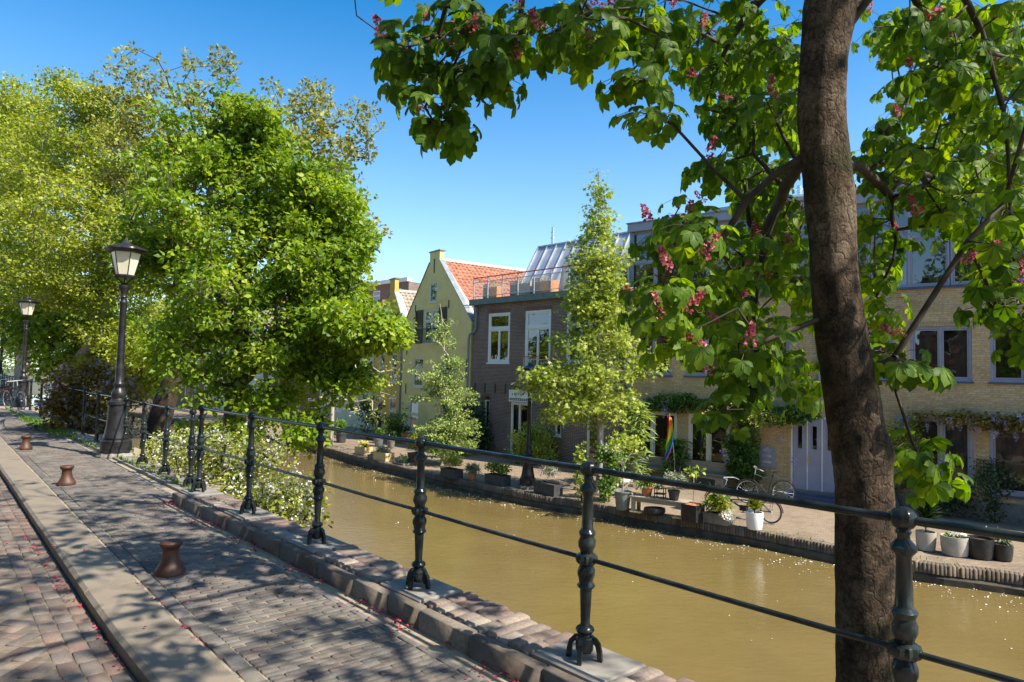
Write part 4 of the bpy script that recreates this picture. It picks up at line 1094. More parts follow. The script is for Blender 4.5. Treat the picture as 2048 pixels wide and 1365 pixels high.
# ---- terrace planters on the brick house (each stands on the terrace) ------
def leafy(parent, c, r, n, size, mat, kind='simple', name='foliage', up=.8, droop=.1, seed=1, shell=.3, k=1):
    rg_ = np.random.default_rng(seed); parts = []
    if k == 1: parts.append(clump(c, r, n, size, kind, up, droop, rg_, shell))
    else:
        for _ in range(k):
            d = rg_.normal(size=3); d /= np.linalg.norm(d); d[2] = abs(d[2]) * .9 - .15
            cc = np.array(c) + d * np.array(r) * .62 * rg_.random() ** .4; parts.append(clump(cc, np.array(r) * (.30 + .25 * rg_.random()), n // k, size, kind, up, droop, rg_, shell))
    v, f = merge(parts); return np_mesh(name, v, f, MT[mat], parent)
BM = BH.matrix_basis
def bh(x, y, z): return Matrix.Translation(BH.location) @ Matrix.Rotation(R(-46.4), 4, 'Z') @ Vector((x, y, z))
for i, (x, y, w_, lab) in enumerate(((.95, .35, .95, 'orange planter with grey lattice at the left end of the roof terrace'), (3.0, .3, 1.25, 'grey lattice planter box, second from the left on the roof terrace'), (4.35, .32, 1.2, 'orange-sided lattice planter in front of the dormer window'), (7.1, .35, 1.1, 'orange planter at the right end of the roof terrace behind the maple'))):
    e = empty('roof_planter', bh(x, y, 7.06), R(-46.4), lab, 'planter', 'planters on the roof terrace')
    mb = MB(); mb.box(-w_ / 2, w_ / 2, -.2, .2, 0, .62); mb.build('box', MT['orange'] if i != 1 else MT['lattice'], e)
    mb = MB()
    for q in range(9): mb.box(-w_ / 2 + .02 + q * .055, -w_ / 2 + .045 + q * .055, -.222, -.203, .04, .78)
    for q in range(9): mb.box(-w_ / 2 + .01, -w_ / 2 + .50, -.232, -.2225, .06 + q * .085, .09 + q * .085)
    mb.build('lattice_panel', MT['lattice'], e)
    leafy(e, (0, 0, .74), (w_ * .45, .18, .14), 260, .05, 'L_grey' if i % 2 else 'L_olive', seed=i)

# ---- pantiled gables -------------------------------------------------------
def pantiles(A, B2, C_, cols, rows, mat, e, name='roof_tiles', amp=.035):
    """A: lower front, B2: lower back, C_: upper front corner; rows climb from A to C_"""
    A = np.array(A, float); U = (np.array(B2) - A); W_ = (np.array(C_) - A); nrm = np.cross(U, W_); nrm /= np.linalg.norm(nrm)
    if nrm[2] < 0: nrm = -nrm
    k = 6; V = []; F = []; rg_ = np.random.default_rng(3)
    for r in range(rows):
        jit = rg_.normal() * .01
        for lv, ff, up_ in ((0, r / rows - .012, .055), (1, (r + 1) / rows, .012)):
            for q in range(cols * k + 1):
                u = q / (cols * k); ph = (q % k) / k
                h = amp * (math.sin(2 * math.pi * ph) * .8 + .35 * math.sin(4 * math.pi * ph)) + up_
                V.append(A + U * u + W_ * (ff + jit * 0) + nrm * (h + .006 * math.sin(q // k * 1.7 + r * 2.3)))
        b = r * 2 * (cols * k + 1)
        for q in range(cols * k): F.append((b + q, b + q + 1, b + cols * k + 1 + q + 1, b + cols * k + 1 + q))
        # front lip of each course
    V = np.array(V); n0 = len(V); lips = V.copy() - nrm * .05; F2 = []
    for r in range(rows):
        b = r * 2 * (cols * k + 1)
        for q in range(cols * k): F2.append((b + q, n0 + b + q, n0 + b + q + 1, b + q + 1))
    return np_mesh(name, np.concatenate([V, lips]), np.array(F + F2), MT[mat], e)
def gable_house(name, org, th, W, eL, eR, px0, px1, pz, topz, depth, wallm, tilem, label, holes, ridge_b=None, plinth=None):
    e = empty(name, org, th, label, 'house')
    out = [(0, 0), (W, 0), (W, eR), (px1, pz), (px1, topz), (px0, topz), (px0, pz), (0, eL)]
    poly_wall(out, holes, .24).build('wall', MT[wallm], e)
    mb = MB()                                           # sloping gable copings in thin dark lead and pale mortar
    for (xa, za), (xb, zb) in (((W + .02, eR + .02), (px1 + .02, pz + .03)), ((-.02, eL + .02), (px0 - .02, pz + .03))):
        mb.bar((xa, .12, za + .03), (xb, .12, zb + .03), .30, .035, up=(0, 0, 1))
    mb.box(px0 - .06, px1 + .06, -.05, .34, topz + .002, topz + .06)
    mb.build('lead_coping', MT['zincdark'], e)
    xr = (px0 + px1) / 2; zr = pz + .12
    pantiles((W + .05, .26, eR - .03), (W + .05, depth, eR - .03), (xr + .05, .26, zr), int(depth / .26), int(math.hypot(W - xr, zr - eR) / .30), tilem, e, 'right_roof_tiles')
    pantiles((-.05, depth, eL - .03), (-.05, .26, eL - .03), (xr - .05, depth, zr), int(depth / .26), int(math.hypot(xr, zr - eL) / .30), tilem, e, 'left_roof_tiles')
    mb = MB(); mb.bar((xr, .26, zr + .06), (xr, depth, zr + .06), .34, .16); mb.build('ridge', MT['ridge'], e)
    # raised mortar verge beside the gable
    mb = MB(); mb.bar((W, .33, eR + .06), (xr + .3, .33, zr - .18), .22, .14); mb.build('verge', MT['ridge'], e)
    mb = MB(); mb.add([(W, .25, 0), (W, depth, 0), (W, depth, eR), (W, .25, eR)], [(0, 1, 2, 3)]); mb.add([(0, .25, 0), (0, depth, 0), (0, depth, eL), (0, .25, eL)], [(3, 2, 1, 0)]); mb.add([(0, depth, 0), (W, depth, 0), (W, depth, eR), (xr, depth, zr), (0, depth, eL)], [(4, 3, 2, 1, 0)])
    mb.build('side_walls', MT[wallm], e)
    mb = MB(); mb.bar((W + .12, .3, eR - .06), (W + .12, depth, eR - .06), .13, .1); mb.build('gutter', MT['zincdark'], e)
    return e
GX = lambda s: 7.3 - s
gh = [rect(GX(4.35), GX(3.52), 7.33, 8.38), rect(GX(4.88), GX(3.22), 5.18, 6.98), rect(GX(5.94), GX(4.80), 2.85, 4.42), rect(GX(2.65), GX(1.5), 2.95, 4.6), rect(GX(6.3), GX(5.2), .4, 2.15), rect(GX(2.8), GX(1.6), .05, 2.2)]
GH = gable_house('yellow_gable_house', (-1.95 - 7.3 * math.sin(R(35)), 32.45 + 7.3 * math.cos(R(35)), ZQ), R(-55), 7.3, 6.2, 6.1, GX(4.38), GX(3.3), 9.42, 9.98, 11.5, 'render_y', 'tile_r', 'pale yellow gabled house with dark shutters and a red pantile roof', gh)
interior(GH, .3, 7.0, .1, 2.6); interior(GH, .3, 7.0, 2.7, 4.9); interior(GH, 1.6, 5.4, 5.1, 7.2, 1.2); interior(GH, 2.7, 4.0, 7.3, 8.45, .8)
win(GH, *[GX(4.35), GX(3.52)], 7.33, 8.38, (), (), 'cream', .06, .06, 'glass', .04, 'cream', .035)
w_ = win(GH, GX(4.88), GX(3.22), 5.18, 6.98, (GX(4.05),), (6.35,), 'cream', .09, .08, 'glass', .08, 'cream', .05, curtain=[(GX(4.7), GX(4.3))])
win(GH, GX(5.94), GX(4.80), 2.85, 4.42, (), (3.8,), 'cream', .06, .06, 'glass', .05, 'cream', .04)
win(GH, GX(2.65), GX(1.5), 2.95, 4.6, (), (3.95,), 'cream', .06, .06, 'glass', .05, 'cream', .04)
win(GH, GX(6.3), GX(5.2), .4, 2.15, (), (1.35,), 'cream', .07, .06, 'glass', .06, 'cream', .04)
win(GH, GX(2.8), GX(1.6), .05, 2.2, (), (1.75,), 'shutter', .08, .06, 'glass_d', .06, None, .05, name='front_door')
for a, b in ((5.78, 4.93), (3.16, 2.36)):
    mb = MB(); x0, x1 = GX(a), GX(b)
    for q in ((x0, x0 + .07, 5.18, 6.98), (x1 - .07, x1, 5.18, 6.98), (x0 + .07, x1 - .07, 5.18, 5.26), (x0 + .07, x1 - .07, 6.9, 6.98), (x0 + .07, x1 - .07, 6.05, 6.12)): mb.box(q[0], q[1], -.05, -.01, q[2], q[3])
    z = 5.28
    while z < 6.88:
        if not 6.0 < z < 6.13: mb.add([(x0 + .07, -.045, z), (x1 - .07, -.045, z), (x1 - .07, -.02, z + .04), (x0 + .07, -.02, z + .04), (x0 + .07, -.012, z + .03), (x1 - .07, -.012, z + .03)], [(0, 1, 2, 3), (0, 4, 5, 1)])
        z += .052
    mb.build('shutter', MT['shutter'], GH)
mb = MB(); mb.bar((GX(4.86), -.07, 5.95), (GX(3.24), -.07, 5.95), .03)
for i in range(14): mb.bar((GX(4.84) + i * .122, -.07, 5.2), (GX(4.84) + i * .122, -.07, 5.95), .014)
mb.bar((GX(4.86), -.07, 5.24), (GX(3.24), -.07, 5.24), .02); mb.build('window_guard', MT['black'], GH)
mb = MB()
for x, z0, z1 in ((GX(3.85), 8.85, 9.6), (GX(5.85), 6.9, 7.3), (GX(2.2), 6.9, 7.3), (GX(6.75), 4.6, 5.3), (GX(.35), 3.4, 4.3), (GX(6.75), 2.4, 3.0)): mb.box(x - .02, x + .02, -.04, -.001, z0, z1)
mb.build('wall_anchors', MT['black'], GH)
OT = R(30); ox, oy = -6.12, 38.42; OW = 4.9
oh = [rect(.9, 1.9, 3.0, 4.7), rect(3.0, 4.0, 3.0, 4.7), rect(.7, 1.7, .1, 2.2), rect(2.9, 4.1, .5, 2.2), rect(2.1, 2.9, 6.2, 7.2)]
OH = gable_house('ochre_gable_house', (ox - OW * math.sin(OT), oy + OW * math.cos(OT), ZQ), OT - math.pi / 2, OW, 6.3, 6.3, 2.4, 3.25, 8.25, 9.1, 11, 'render_o', 'tile_g', 'deep ochre gabled house with a weathered grey pantile roof, left of the yellow gable', oh)
interior(OH, .2, 4.7, .1, 2.5); interior(OH, .2, 4.7, 2.7, 5.2); interior(OH, 1.8, 3.2, 6.0, 7.4, .8)
for q in oh: win(OH, q[0][0], q[1][0], q[0][1], q[2][1], (), ((q[0][1] + q[2][1]) / 2,), 'cream', .06, .06, 'glass', .05, 'cream' if q[0][1] > .2 else None, .04, name='window' if q[0][1] > .2 else 'front_door')
pipe(OH, [(OW - .12, -.07, 6.1), (OW - .12, -.07, .1)], .05, hopper=(OW - .12, -.07, 6.0))

def row_house(org, th, W, H, D_, wallm, label, cols, rows, frm='white', cornice='white', rooft=None, name='row_house', gm='glass', z0=.6, sl=.5, group=None, interior_on=True):
    e = empty(name, org, th, label, 'house', group); st = H / rows; pw = W / cols; hs_ = []
    for r in range(rows):
        for c in range(cols):
            x = pw * (c + .5); hs_.append((x - .48, x + .48, r * st + z0 + .25, r * st + st - .45))
    poly_wall(rect(0, W, 0, H), [rect(*q) for q in hs_], .2).build('wall', MT[wallm], e)
    mb = MB(); mb.box(0, W, .2, D_, 0, H - .02); mb.build('body', MT[wallm], e)
    for q in hs_: win(e, *q, (), ((q[2] + q[3]) / 2 + .25,), frm, .07, .06, gm, .06, None, .04)
    MB().box(-.05, W + .05, -.18, .25, H + .003, H + .3).build('cornice', MT[cornice], e)
    if rooft:
        mb = MB(); mb.add([(0, -.1, H + .303), (W, -.1, H + .303), (W, D_, H + .303), (0, D_, H + .303), (.0, D_ / 2, H + 2.6), (W, D_ / 2, H + 2.6)], [(0, 1, 5, 4), (2, 3, 4, 5), (1, 2, 5), (3, 0, 4)]); mb.build('roof', MT[rooft], e)
        mb = MB(); mb.box(W * .2, W * .2 + .6, D_ * .45, D_ * .45 + .5, H + 1.8, H + 3.4); mb.build('chimney', MT['rbrick'], e)
    return e
# houses continuing along the far bank behind the big trees
a0 = Vector((ox, oy)) + Vector((-math.sin(OT), math.cos(OT))) * (OW + .05)
specs_ = [(7.0, 5.4, 'render_p', 'pale cream house half hidden behind the big green tree', 4, 2, 43, 'tile_g'), (8.0, 6.2, 'rbrick', 'red-brown brick house seen in scraps behind the big trees, right of the leaning trunk', 4, 3, 47, 'tile_r'), (9, 6.6, 'render_p', 'cream-walled house far behind the big trees, middle of the hidden row', 4, 3, 48, 'tile_g'), (10, 9.4, 'rbrick', 'distant brick house behind the left trees above the parked bicycle', 5, 3, 48, 'tile_r'), (12, 9, 'dbrick', 'farthest dark brick house at the bend of the canal', 5, 3, 47, 'tile_g')]
p = a0
for W_, H_, wm, lab, cc, rr, ang, rt_ in specs_:
    a_ = R(ang); q = p + Vector((-math.sin(a_), math.cos(a_))) * W_
    row_house((q.x, q.y, ZQ), a_ - math.pi / 2, W_ - .05, H_, 8, wm, lab, cc, rr, rooft=rt_); p = q
# brick block with a white cornice rising behind the gables
cnr = at_y(818, 552, 52); a_ = R(46)
row_house((cnr.x - 14 * math.sin(a_), cnr.y + 14 * math.cos(a_), ZQ), a_ - math.pi / 2, 14, cnr.z - ZQ - .42, 9, 'dbrick', 'flat-roofed brick block with white cornice rising behind the two gables', 5, 4, cornice='white', name='apartment_block')
e = empty('distant_house', (cnr.x + 2.4, cnr.y + 14, ZQ), R(-50), 'small far roof with a brick chimney peeping over the white cornice', 'house')
MB().box(0, 6, 0, 6, 0, 9.4).build('wall', MT['rbrick'], e)
mb = MB(); mb.add([(-.2, -.2, 9.4), (6.2, -.2, 9.4), (6.2, 6.2, 9.4), (-.2, 6.2, 9.4), (-.2, 3, 12.0), (6.2, 3, 12.0)], [(0, 1, 5, 4), (2, 3, 4, 5), (1, 2, 5), (3, 0, 4)]); mb.build('roof', MT['tile_r'], e)
mb = MB(); mb.box(.1, 1.1, 2.4, 3.6, 11.2, 12.9); mb.box(.0, 1.2, 2.3, 3.7, 12.9, 13.05); mb.build('chimney', MT['zincdark'], e)
# the near-side terrace behind the camera: it is what the far windows and the water mirror
for i, (t0, W_, H_, wm) in enumerate(((-22, 9, 9.5, 'rbrick'), (-12, 8, 11, 'dbrick'), (-3, 9, 9, 'rbrick'), (7, 10, 10.5, 'ybrick'), (18, 9, 9.5, 'rbrick'))):
    o_ = TN(t0, -9.6)
    row_house((o_.x, o_.y, -.1), math.pi / 2 + SA, W_, H_, 6, wm, ['red brick house across the street behind the viewer, southernmost', 'tall dark brick house across the street behind the viewer', 'red brick house directly behind the viewer', 'pale brick house on the street side beyond the viewer', 'last red brick house of the street-side terrace'][i], 3, 3, group='street-side terrace')

# ================================================================== FAR QUAY: LAMP, POTS, FURNITURE, BICYCLES
dup_lamp(tuple(at_z(1055, 977, ZQ)), 'black lamp post on the far quay before the dark brick house')
def quay(px, py): return at_z(px, py, ZQ + .012)
QROT = R(-46)
def fol(e, spec, top, seed):
    """spec: list of (material, kind, n, leaf size, (rx, ry, rz), dz, clumps)"""
    for i, (mt, kd, n, sz, r, dz, k) in enumerate(spec):
        r = tuple(x * 1.25 for x in r); leafy(e, (0, 0, top + dz * 1.25), r, int(n * 1.5), sz * 1.15, mt, kd, 'foliage' if i == 0 else 'flowers', seed=seed + i, k=k, shell=.25)
def stems(e, pts, r=.008, mat='twig', name='stem'):
    mb = MB()
    for p in pts: mb.tube(p, r, 5)
    return mb.build(name, MT[mat], e)
def box_planter(px, py, label, mat, w, d, h, spec, rz=QROT, group='planters along the far quay edge', boards=0, name='planter', seed=1, rim=True):
    e = empty(name, quay(px, py), rz, label, 'planter', group)
    mb = MB(); t = .022
    if boards:
        bh_ = h / boards
        for q in range(boards):
            a, b = q * bh_ + .003, (q + 1) * bh_ - .003
            mb.box(-w / 2, w / 2, -d / 2, -d / 2 + t, a, b); mb.box(-w / 2, w / 2, d / 2 - t, d / 2, a, b); mb.box(-w / 2 + .001, -w / 2 + t, -d / 2 + t, d / 2 - t, a, b); mb.box(w / 2 - t, w / 2 - .001, -d / 2 + t, d / 2 - t, a, b)
    else:
        tp = .02
        mb.box(-w / 2, w / 2, -d / 2, -d / 2 + t, 0, h, taper=0); mb.box(-w / 2, w / 2, d / 2 - t, d / 2, 0, h); mb.box(-w / 2, -w / 2 + t, -d / 2 + t, d / 2 - t, 0, h); mb.box(w / 2 - t, w / 2, -d / 2 + t, d / 2 - t, 0, h)
        mb.box(-w / 2 - .012, w / 2 + .012, -d / 2 - .012, -d / 2 + .014, h - .03, h + .006); mb.box(-w / 2 - .012, w / 2 + .012, d / 2 - .014, d / 2 + .012, h - .03, h + .006)
    mb.build('box', MT[mat], e)
    MB().box(-w / 2 + t, w / 2 - t, -d / 2 + t, d / 2 - t, h - .1, h - .04).build('soil', MT['soil'], e)
    fol(e, spec, h, seed); return e
def round_pot(px, py, label, mat, r, h, spec, prof=None, group='flower pots on the far quay', z=None, seed=1, name='potted_plant', stem=None):
    loc = quay(px, py) if z is None else z
    e = empty(name, loc, 0, label, 'potted plant', group)
    prof = prof or [(r * .68, 0), (r * .72, .01), (r * .92, h * .8), (r * 1.0, h * .81), (r * 1.02, h), (r * .93, h), (r * .88, h * .86)]
    mb = MB(); mb.lathe(prof, 24, capt=False); mb.build('pot', MT[mat], e)
    mb = MB(); mb.lathe([(r * .9, h * .86), (.01, h * .88)], 16); mb.build('soil', MT['soil'], e)
    if stem: stems(e, stem[0], stem[1], stem[2])
    fol(e, spec, h, seed); return e
box_planter(727, 909, 'new pine planter with yellow flowers, leftmost on the far quay', 'pine', .80, .42, .34, [('L_green', 'simple', 160, .06, (.36, .18, .12), .04, 5), ('F_yellow', 'simple', 150, .05, (.38, .2, .12), .12, 6)], boards=3, seed=11)
box_planter(745, 917, 'small pale stone trough between the two pine planters', 'concrete', .42, .22, .15, [('L_grey', 'simple', 70, .05, (.18, .1, .1), .02, 3)], seed=14)
box_planter(767, 921, 'new pine planter with grey-green herbs, second from the left', 'pine', .92, .42, .34, [('L_grey', 'narrow', 360, .09, (.4, .2, .16), .06, 8), ('F_white', 'simple', 40, .04, (.35, .18, .1), .15, 5)], boards=3, seed=17)
box_planter(806, 929, 'flat grey slab tray with a wispy plant lying on the quay edge', 'concrete', .72, .5, .07, [('L_green', 'narrow', 90, .12, (.2, .15, .2), .1, 3)], seed=20)
box_planter(831, 928, 'rust-brown tapered tub with a tall yellow-green shrub', 'bark', .46, .46, .44, [('L_box', 'simple', 620, .07, (.36, .34, .42), .32, 9)], seed=23)
box_planter(903, 955, 'dark planter with a pale patterned end and a pinkish-green shrub', 'charcoal', .78, .38, .3, [('L_maple', 'simple', 460, .065, (.52, .3, .24), .22, 12), ('F_pink', 'simple', 40, .04, (.5, .3, .2), .25, 8)], seed=26)
round_pot(944, 961, 'small terracotta pot of lavender on the quay edge, right of the patterned planter', 'terra', .15, .26, [('L_grey', 'narrow', 320, .13, (.2, .2, .15), .1, 5)], seed=29)
box_planter(995, 969, 'low black planter with yellow-green leafy shrub, left of the far lamp post', 'charcoal', .82, .40, .32, [('L_box', 'simple', 420, .07, (.5, .26, .2), .18, 11), ('L_green', 'simple', 150, .06, (.4, .22, .15), .08, 5)], seed=32)
box_planter(1096, 989, 'black trough of pale pink-flowered stems, right of the far lamp post', 'charcoal', .84, .40, .34, [('L_grey', 'simple', 330, .045, (.42, .22, .34), .3, 12), ('F_mauve', 'simple', 150, .04, (.5, .25, .26), .25, 12)], seed=35)
# green pot and round pots by the gable house
round_pot(880, 915, 'large blue-grey pot at the foot of the feathery tree', 'greypot', .26, .5, [('L_larch', 'narrow', 200, .12, (.25, .25, .25), .15, 4)], seed=38)
round_pot(757, 893, 'grey bucket pot by the ochre wall, left one', 'zincdark', .24, .42, [('L_green', 'simple', 160, .08, (.25, .25, .25), .15, 4)], seed=39)
round_pot(782, 896, 'pale bucket pot by the ochre wall, right one', 'concrete', .2, .4, [('L_dark', 'simple', 160, .08, (.25, .25, .3), .15, 4)], seed=40)
round_pot(682, 885, 'dark pot with a leafy plant beside the pale cream house', 'charcoal', .3, .5, [('L_green', 'simple', 260, .09, (.35, .35, .4), .3, 5)], seed=41)
round_pot(812, 886, 'red-rimmed pot of white and dark flowers under the gable house window', 'terra', .28, .5, [('L_dark', 'simple', 200, .07, (.3, .3, .25), .15, 5), ('F_white', 'simple', 90, .06, (.35, .3, .22), .22, 5)], seed=42)
# tall pot with the lollipop tree
e = round_pot(1245, 1019, 'tall grey-green pot holding a thin-stemmed little tree beside the low table', 'greypot', .24, .50, [('L_maple', 'simple', 260, .085, (.5, .5, .42), 1.02, 16)], prof=[(.17, 0), (.175, .01), (.225, .46), (.25, .47), (.25, .5), (.22, .5), (.21, .44)], seed=44, stem=([[(0, 0, .42), (.01, 0, .9), (0, .01, 1.25), (-.1, 0, 1.6)], [(0, .01, 1.2), (.2, .05, 1.5), (.45, 0, 1.55)], [(0, .01, 1.15), (-.2, .05, 1.45)]], .016, 'greytwig'))
# low table of old planks
tb0 = quay(1262, 1024); tb1 = quay(1368, 1039); tl = (tb1 - tb0); tb = empty('low_table', tb0, math.atan2(tl.y, tl.x), 'low weathered plank table on the quay edge carrying two potted plants', 'table')
Lt = tl.length
for i in range(3): MB().box(-.06, Lt + .06, -.02 + i * .165, .135 + i * .165, .385, .425).build('top_board', MT['oldwood'], tb)
for x in (.0, Lt - .09):
    for y in (.0, .38): MB().box(x, x + .09, y, y + .09, 0, .384).build('leg', MT['oldwood'], tb)
MB().box(.09, Lt - .09, .02, .05, .29, .384).build('apron', MT['oldwood'], tb)
MB().box(-.02, .30, -.06, .16, .001, .03).build('foot_board', MT['pine'], tb); MB().box(Lt - .3, Lt + .04, -.06, .16, .001, .03).build('foot_board', MT['pine'], tb)
def ontab(x, y, z=.425): return tuple(Matrix.Translation(tb0) @ Matrix.Rotation(math.atan2(tl.y, tl.x), 4, 'Z') @ Vector((x, y, z)))
round_pot(0, 0, 'red terracotta pot with a low green plant standing on the plank table', 'terra', .17, .26, [('L_green', 'narrow', 260, .1, (.18, .18, .12), .06, 4)], z=ontab(.32, .3), seed=50)
round_pot(0, 0, 'dark grey pot with a wispy flowering plant on the plank table', 'charcoal', .16, .25, [('L_grey', 'narrow', 420, .1, (.34, .3, .22), .2, 12), ('F_mauve', 'simple', 50, .035, (.32, .3, .24), .26, 8)], z=ontab(1.12, .2), seed=53)
ps = empty('pot_stand', ontab(.72, .25), R(-30), 'small black metal plant stand with a white-flowered plant on the plank table', 'plant stand')
for x in (-.12, .12):
    for y in (-.1, .1): MB().box(x - .01, x + .01, y - .01, y + .01, 0, .26).build('leg', MT['black'], ps)
MB().box(-.14, .14, -.12, .12, .1, .12).build('shelf', MT['black'], ps)
leafy(ps, (0, 0, .27), (.2, .16, .14), 160, .05, 'L_green', name='foliage', seed=60, k=5); leafy(ps, (0, 0, .32), (.2, .16, .12), 60, .035, 'F_white', name='flowers', seed=61, k=5)
mb = MB(); mb.lathe([(.2, .0), (.25, .03), (.27, .1), (.25, .16), (.21, .17), (.2, .12)], 20, capt=False); bk = mb.build('basket', MT['black']); bk.location = ontab(.62, .12, .01); bk.scale = (1.1, .8, 1); tag(bk, 'low round black basket lying under the plank table', 'basket')
box_planter(1386, 1042, 'square black planter with orange soil and a thin sapling', 'black', .42, .42, .42, [('L_maple', 'simple', 36, .09, (.28, .28, .2), .62, 5)], seed=63, group=None)
ch = bpy.data.objects[[o.name for o in bpy.data.objects if o.get('label', '').startswith('square black planter')][0]]
MB().box(-.19, .19, -.19, .19, .37, .405).build('clay_granules', MT['terra'], ch); stems(ch, [[(0, 0, .4), (.02, 0, .8), (0, 0, 1.2)], [(.01, 0, .8), (.2, 0, 1.0)]], .012, 'bark_l')
box_planter(1436, 1047, 'cast stone trough overflowing with yellow-green leaves and white flowers', 'concrete', .68, .3, .25, [('L_box', 'simple', 620, .06, (.38, .3, .24), .16, 12), ('L_green', 'narrow', 70, .22, (.12, .1, .22), .25, 2)], seed=66, group=None)
ch = [o for o in bpy.data.objects if o.get('label', '').startswith('cast stone trough')][0]
leafy(ch, (.3, -.12, .22), (.24, .2, .22), 330, .055, 'F_white', name='flowers', seed=68, k=8, up=.3)
# white pot with a spiky palm
def spiky(e, z, n, L, mat, seed, spread=1.0, w=1):
    rg_ = np.random.default_rng(seed); P = np.tile([0, 0, z], (n, 1)) + rg_.normal(size=(n, 3)) * .02
    a = rg_.random(n) * 6.28; el = .2 + rg_.random(n) * 1.1; D = np.stack([np.cos(a) * np.cos(el) * spread, np.sin(a) * np.cos(el) * spread, np.sin(el)], 1)
    v, f = scatter(LT['narrow'], P, D, np.tile([0, 0, 1.], (n, 1)), L * (.7 + .4 * rg_.random(n))); return np_mesh('foliage', v, f, MT[mat], e)
wp = round_pot(1509, 1059, 'white glazed pot with a small spiky palm at the quay edge', 'whitepot', .20, .42, [], prof=[(.14, 0), (.165, .01), (.19, .1), (.205, .3), (.205, .42), (.185, .42), (.18, .36)], seed=70)
for q in range(5):
    a = q * 1.3; e2 = wp; spiky(e2, .47 + .03 * q, 26, .26, 'L_box', 71 + q)
stems(wp, [[(0, 0, .35), (0, 0, .55)]], .02, 'bark_d')
# pots at the right
for px, py, r, h, mt, lab, sp_ in ((1852, 1100, .20, .40, 'beigepot', 'tall beige pot with a spiky plant, leftmost of the right-hand pots', []), (1910, 1110, .27, .40, 'beigepot', 'wide beige pot with white daisies right of the spiky plant', [('F_white', 'petal', 26, .07, (.17, .17, .04), .02, 3), ('L_green', 'simple', 60, .05, (.18, .18, .05), .0, 3)]), (1961, 1116, .25, .42, 'black', 'large black plastic tub between the daisy pot and the smaller black tub', [('F_white', 'simple', 50, .03, (.2, .2, .12), .1, 8)]), (2004, 1120, .20, .33, 'black', 'smaller black tub with bare sprigs at the right end', [('L_grey', 'narrow', 70, .12, (.14, .14, .1), .08, 4)])):
    g_ = round_pot(px, py, lab, mt, r, h, sp_, prof=[(r * .82, 0), (r * .88, .01), (r * .98, h * .5), (r, h), (r * .92, h), (r * .9, h * .85)], group='pots at the right end of the far quay', seed=int(px))
    if 'spiky' in lab and px < 1900:
        for q in range(7): spiky(g_, h + .1 + .1 * q, 34, .36, 'L_dark', 90 + q)
        stems(g_, [[(0, 0, h * .8), (0, 0, h + .7)]], .015, 'bark_d')
# deck chair
dc0 = quay(1243, 992); dc = empty('deck_chair', dc0, R(20), 'slatted wooden folding chair with a white cushion beside the young maple', 'chair')
MB().bar((-.35, -.22, .02), (.28, -.22, .55), .03, .05).build('leg', MT['greywood'], dc); MB().bar((-.35, .22, .02), (.28, .22, .55), .03, .05).build('leg', MT['greywood'], dc)
MB().bar((.32, -.18, .02), (-.5, -.18, .98), .03, .05).build('leg', MT['greywood'], dc); MB().bar((.32, .18, .02), (-.5, .18, .98), .03, .05).build('leg', MT['greywood'], dc)
mb = MB()
for q in range(7): mb.bar((-.14, -.2 + q * .066, .42), (-.56, -.2 + q * .066, 1.02), .045, .014, up=(1, 0, .6))
mb.bar((-.55, -.24, 1.0), (-.55, .24, 1.0), .05, .03); mb.build('backrest', MT['greywood'], dc)
mb = MB()
for q in range(7): mb.box(-.14 + q * .065, -.09 + q * .065, -.22, .22, .38, .395)
mb.build('seat', MT['greywood'], dc)
mb = MB(); mb.lathe([(.05, 0), (.2, .01), (.25, .045), (.2, .08), (.05, .095)], 20, c=(.1, 0, .40), sx=1.0, sy=.9); cu = mb.build('cushion', MT['cushion']); cu.parent = None
cu.matrix_world = Matrix.Translation(dc0) @ Matrix.Rotation(R(20), 4, 'Z'); tag(cu, 'plump white cushion lying on the slatted folding chair', 'cushion')
rt_ = empty('side_table', tuple(quay(1287, 990)), 0, 'round grey tray table behind the terracotta pot', 'table')
mb = MB(); mb.lathe([(.3, .44), (.32, .45), (.32, .5), (.3, .5), (.29, .46)], 24); mb.build('table_top', MT['greywood'], rt_); mb = MB(); mb.lathe([(.18, 0), (.05, .04), (.04, .44)], 12); mb.build('pedestal', MT['greywood'], rt_)
# benches under the ground floor windows of the yellow-brick building
YM = Matrix.Translation(Vector(YB.location)) @ Matrix.Rotation(YB.rotation_euler.z, 4, 'Z')
def yb(x, y, z): return tuple(YM @ Vector((x, y, z)))
for x0, x1, lab in ((-5.8, -4.0, 'grey plank bench under the left ground-floor window behind the flag'), (-3.75, -1.95, 'grey plank bench under the window left of the letterboxes')):
    e = empty('wall_bench', yb(x0, 0, 0), YB.rotation_euler.z, lab, 'bench', 'benches under the windows')
    w_ = x1 - x0
    MB().box(0, w_, -.5, -.12, .40, .44).build('seat', MT['greywood'], e)
    MB().box(0, w_, -.10, -.05, .44, .80).build('backrest', MT['oldwood'], e)
    for x in (.03, w_ - .1):
        MB().box(x, x + .07, -.48, -.42, 0, .399).build('leg', MT['greywood'], e); MB().box(x, x + .07, -.18, -.12, 0, .399).build('leg', MT['greywood'], e)
    MB().box(.1, w_ - .1, -.45, -.42, .30, .399).build('rail', MT['greywood'], e)
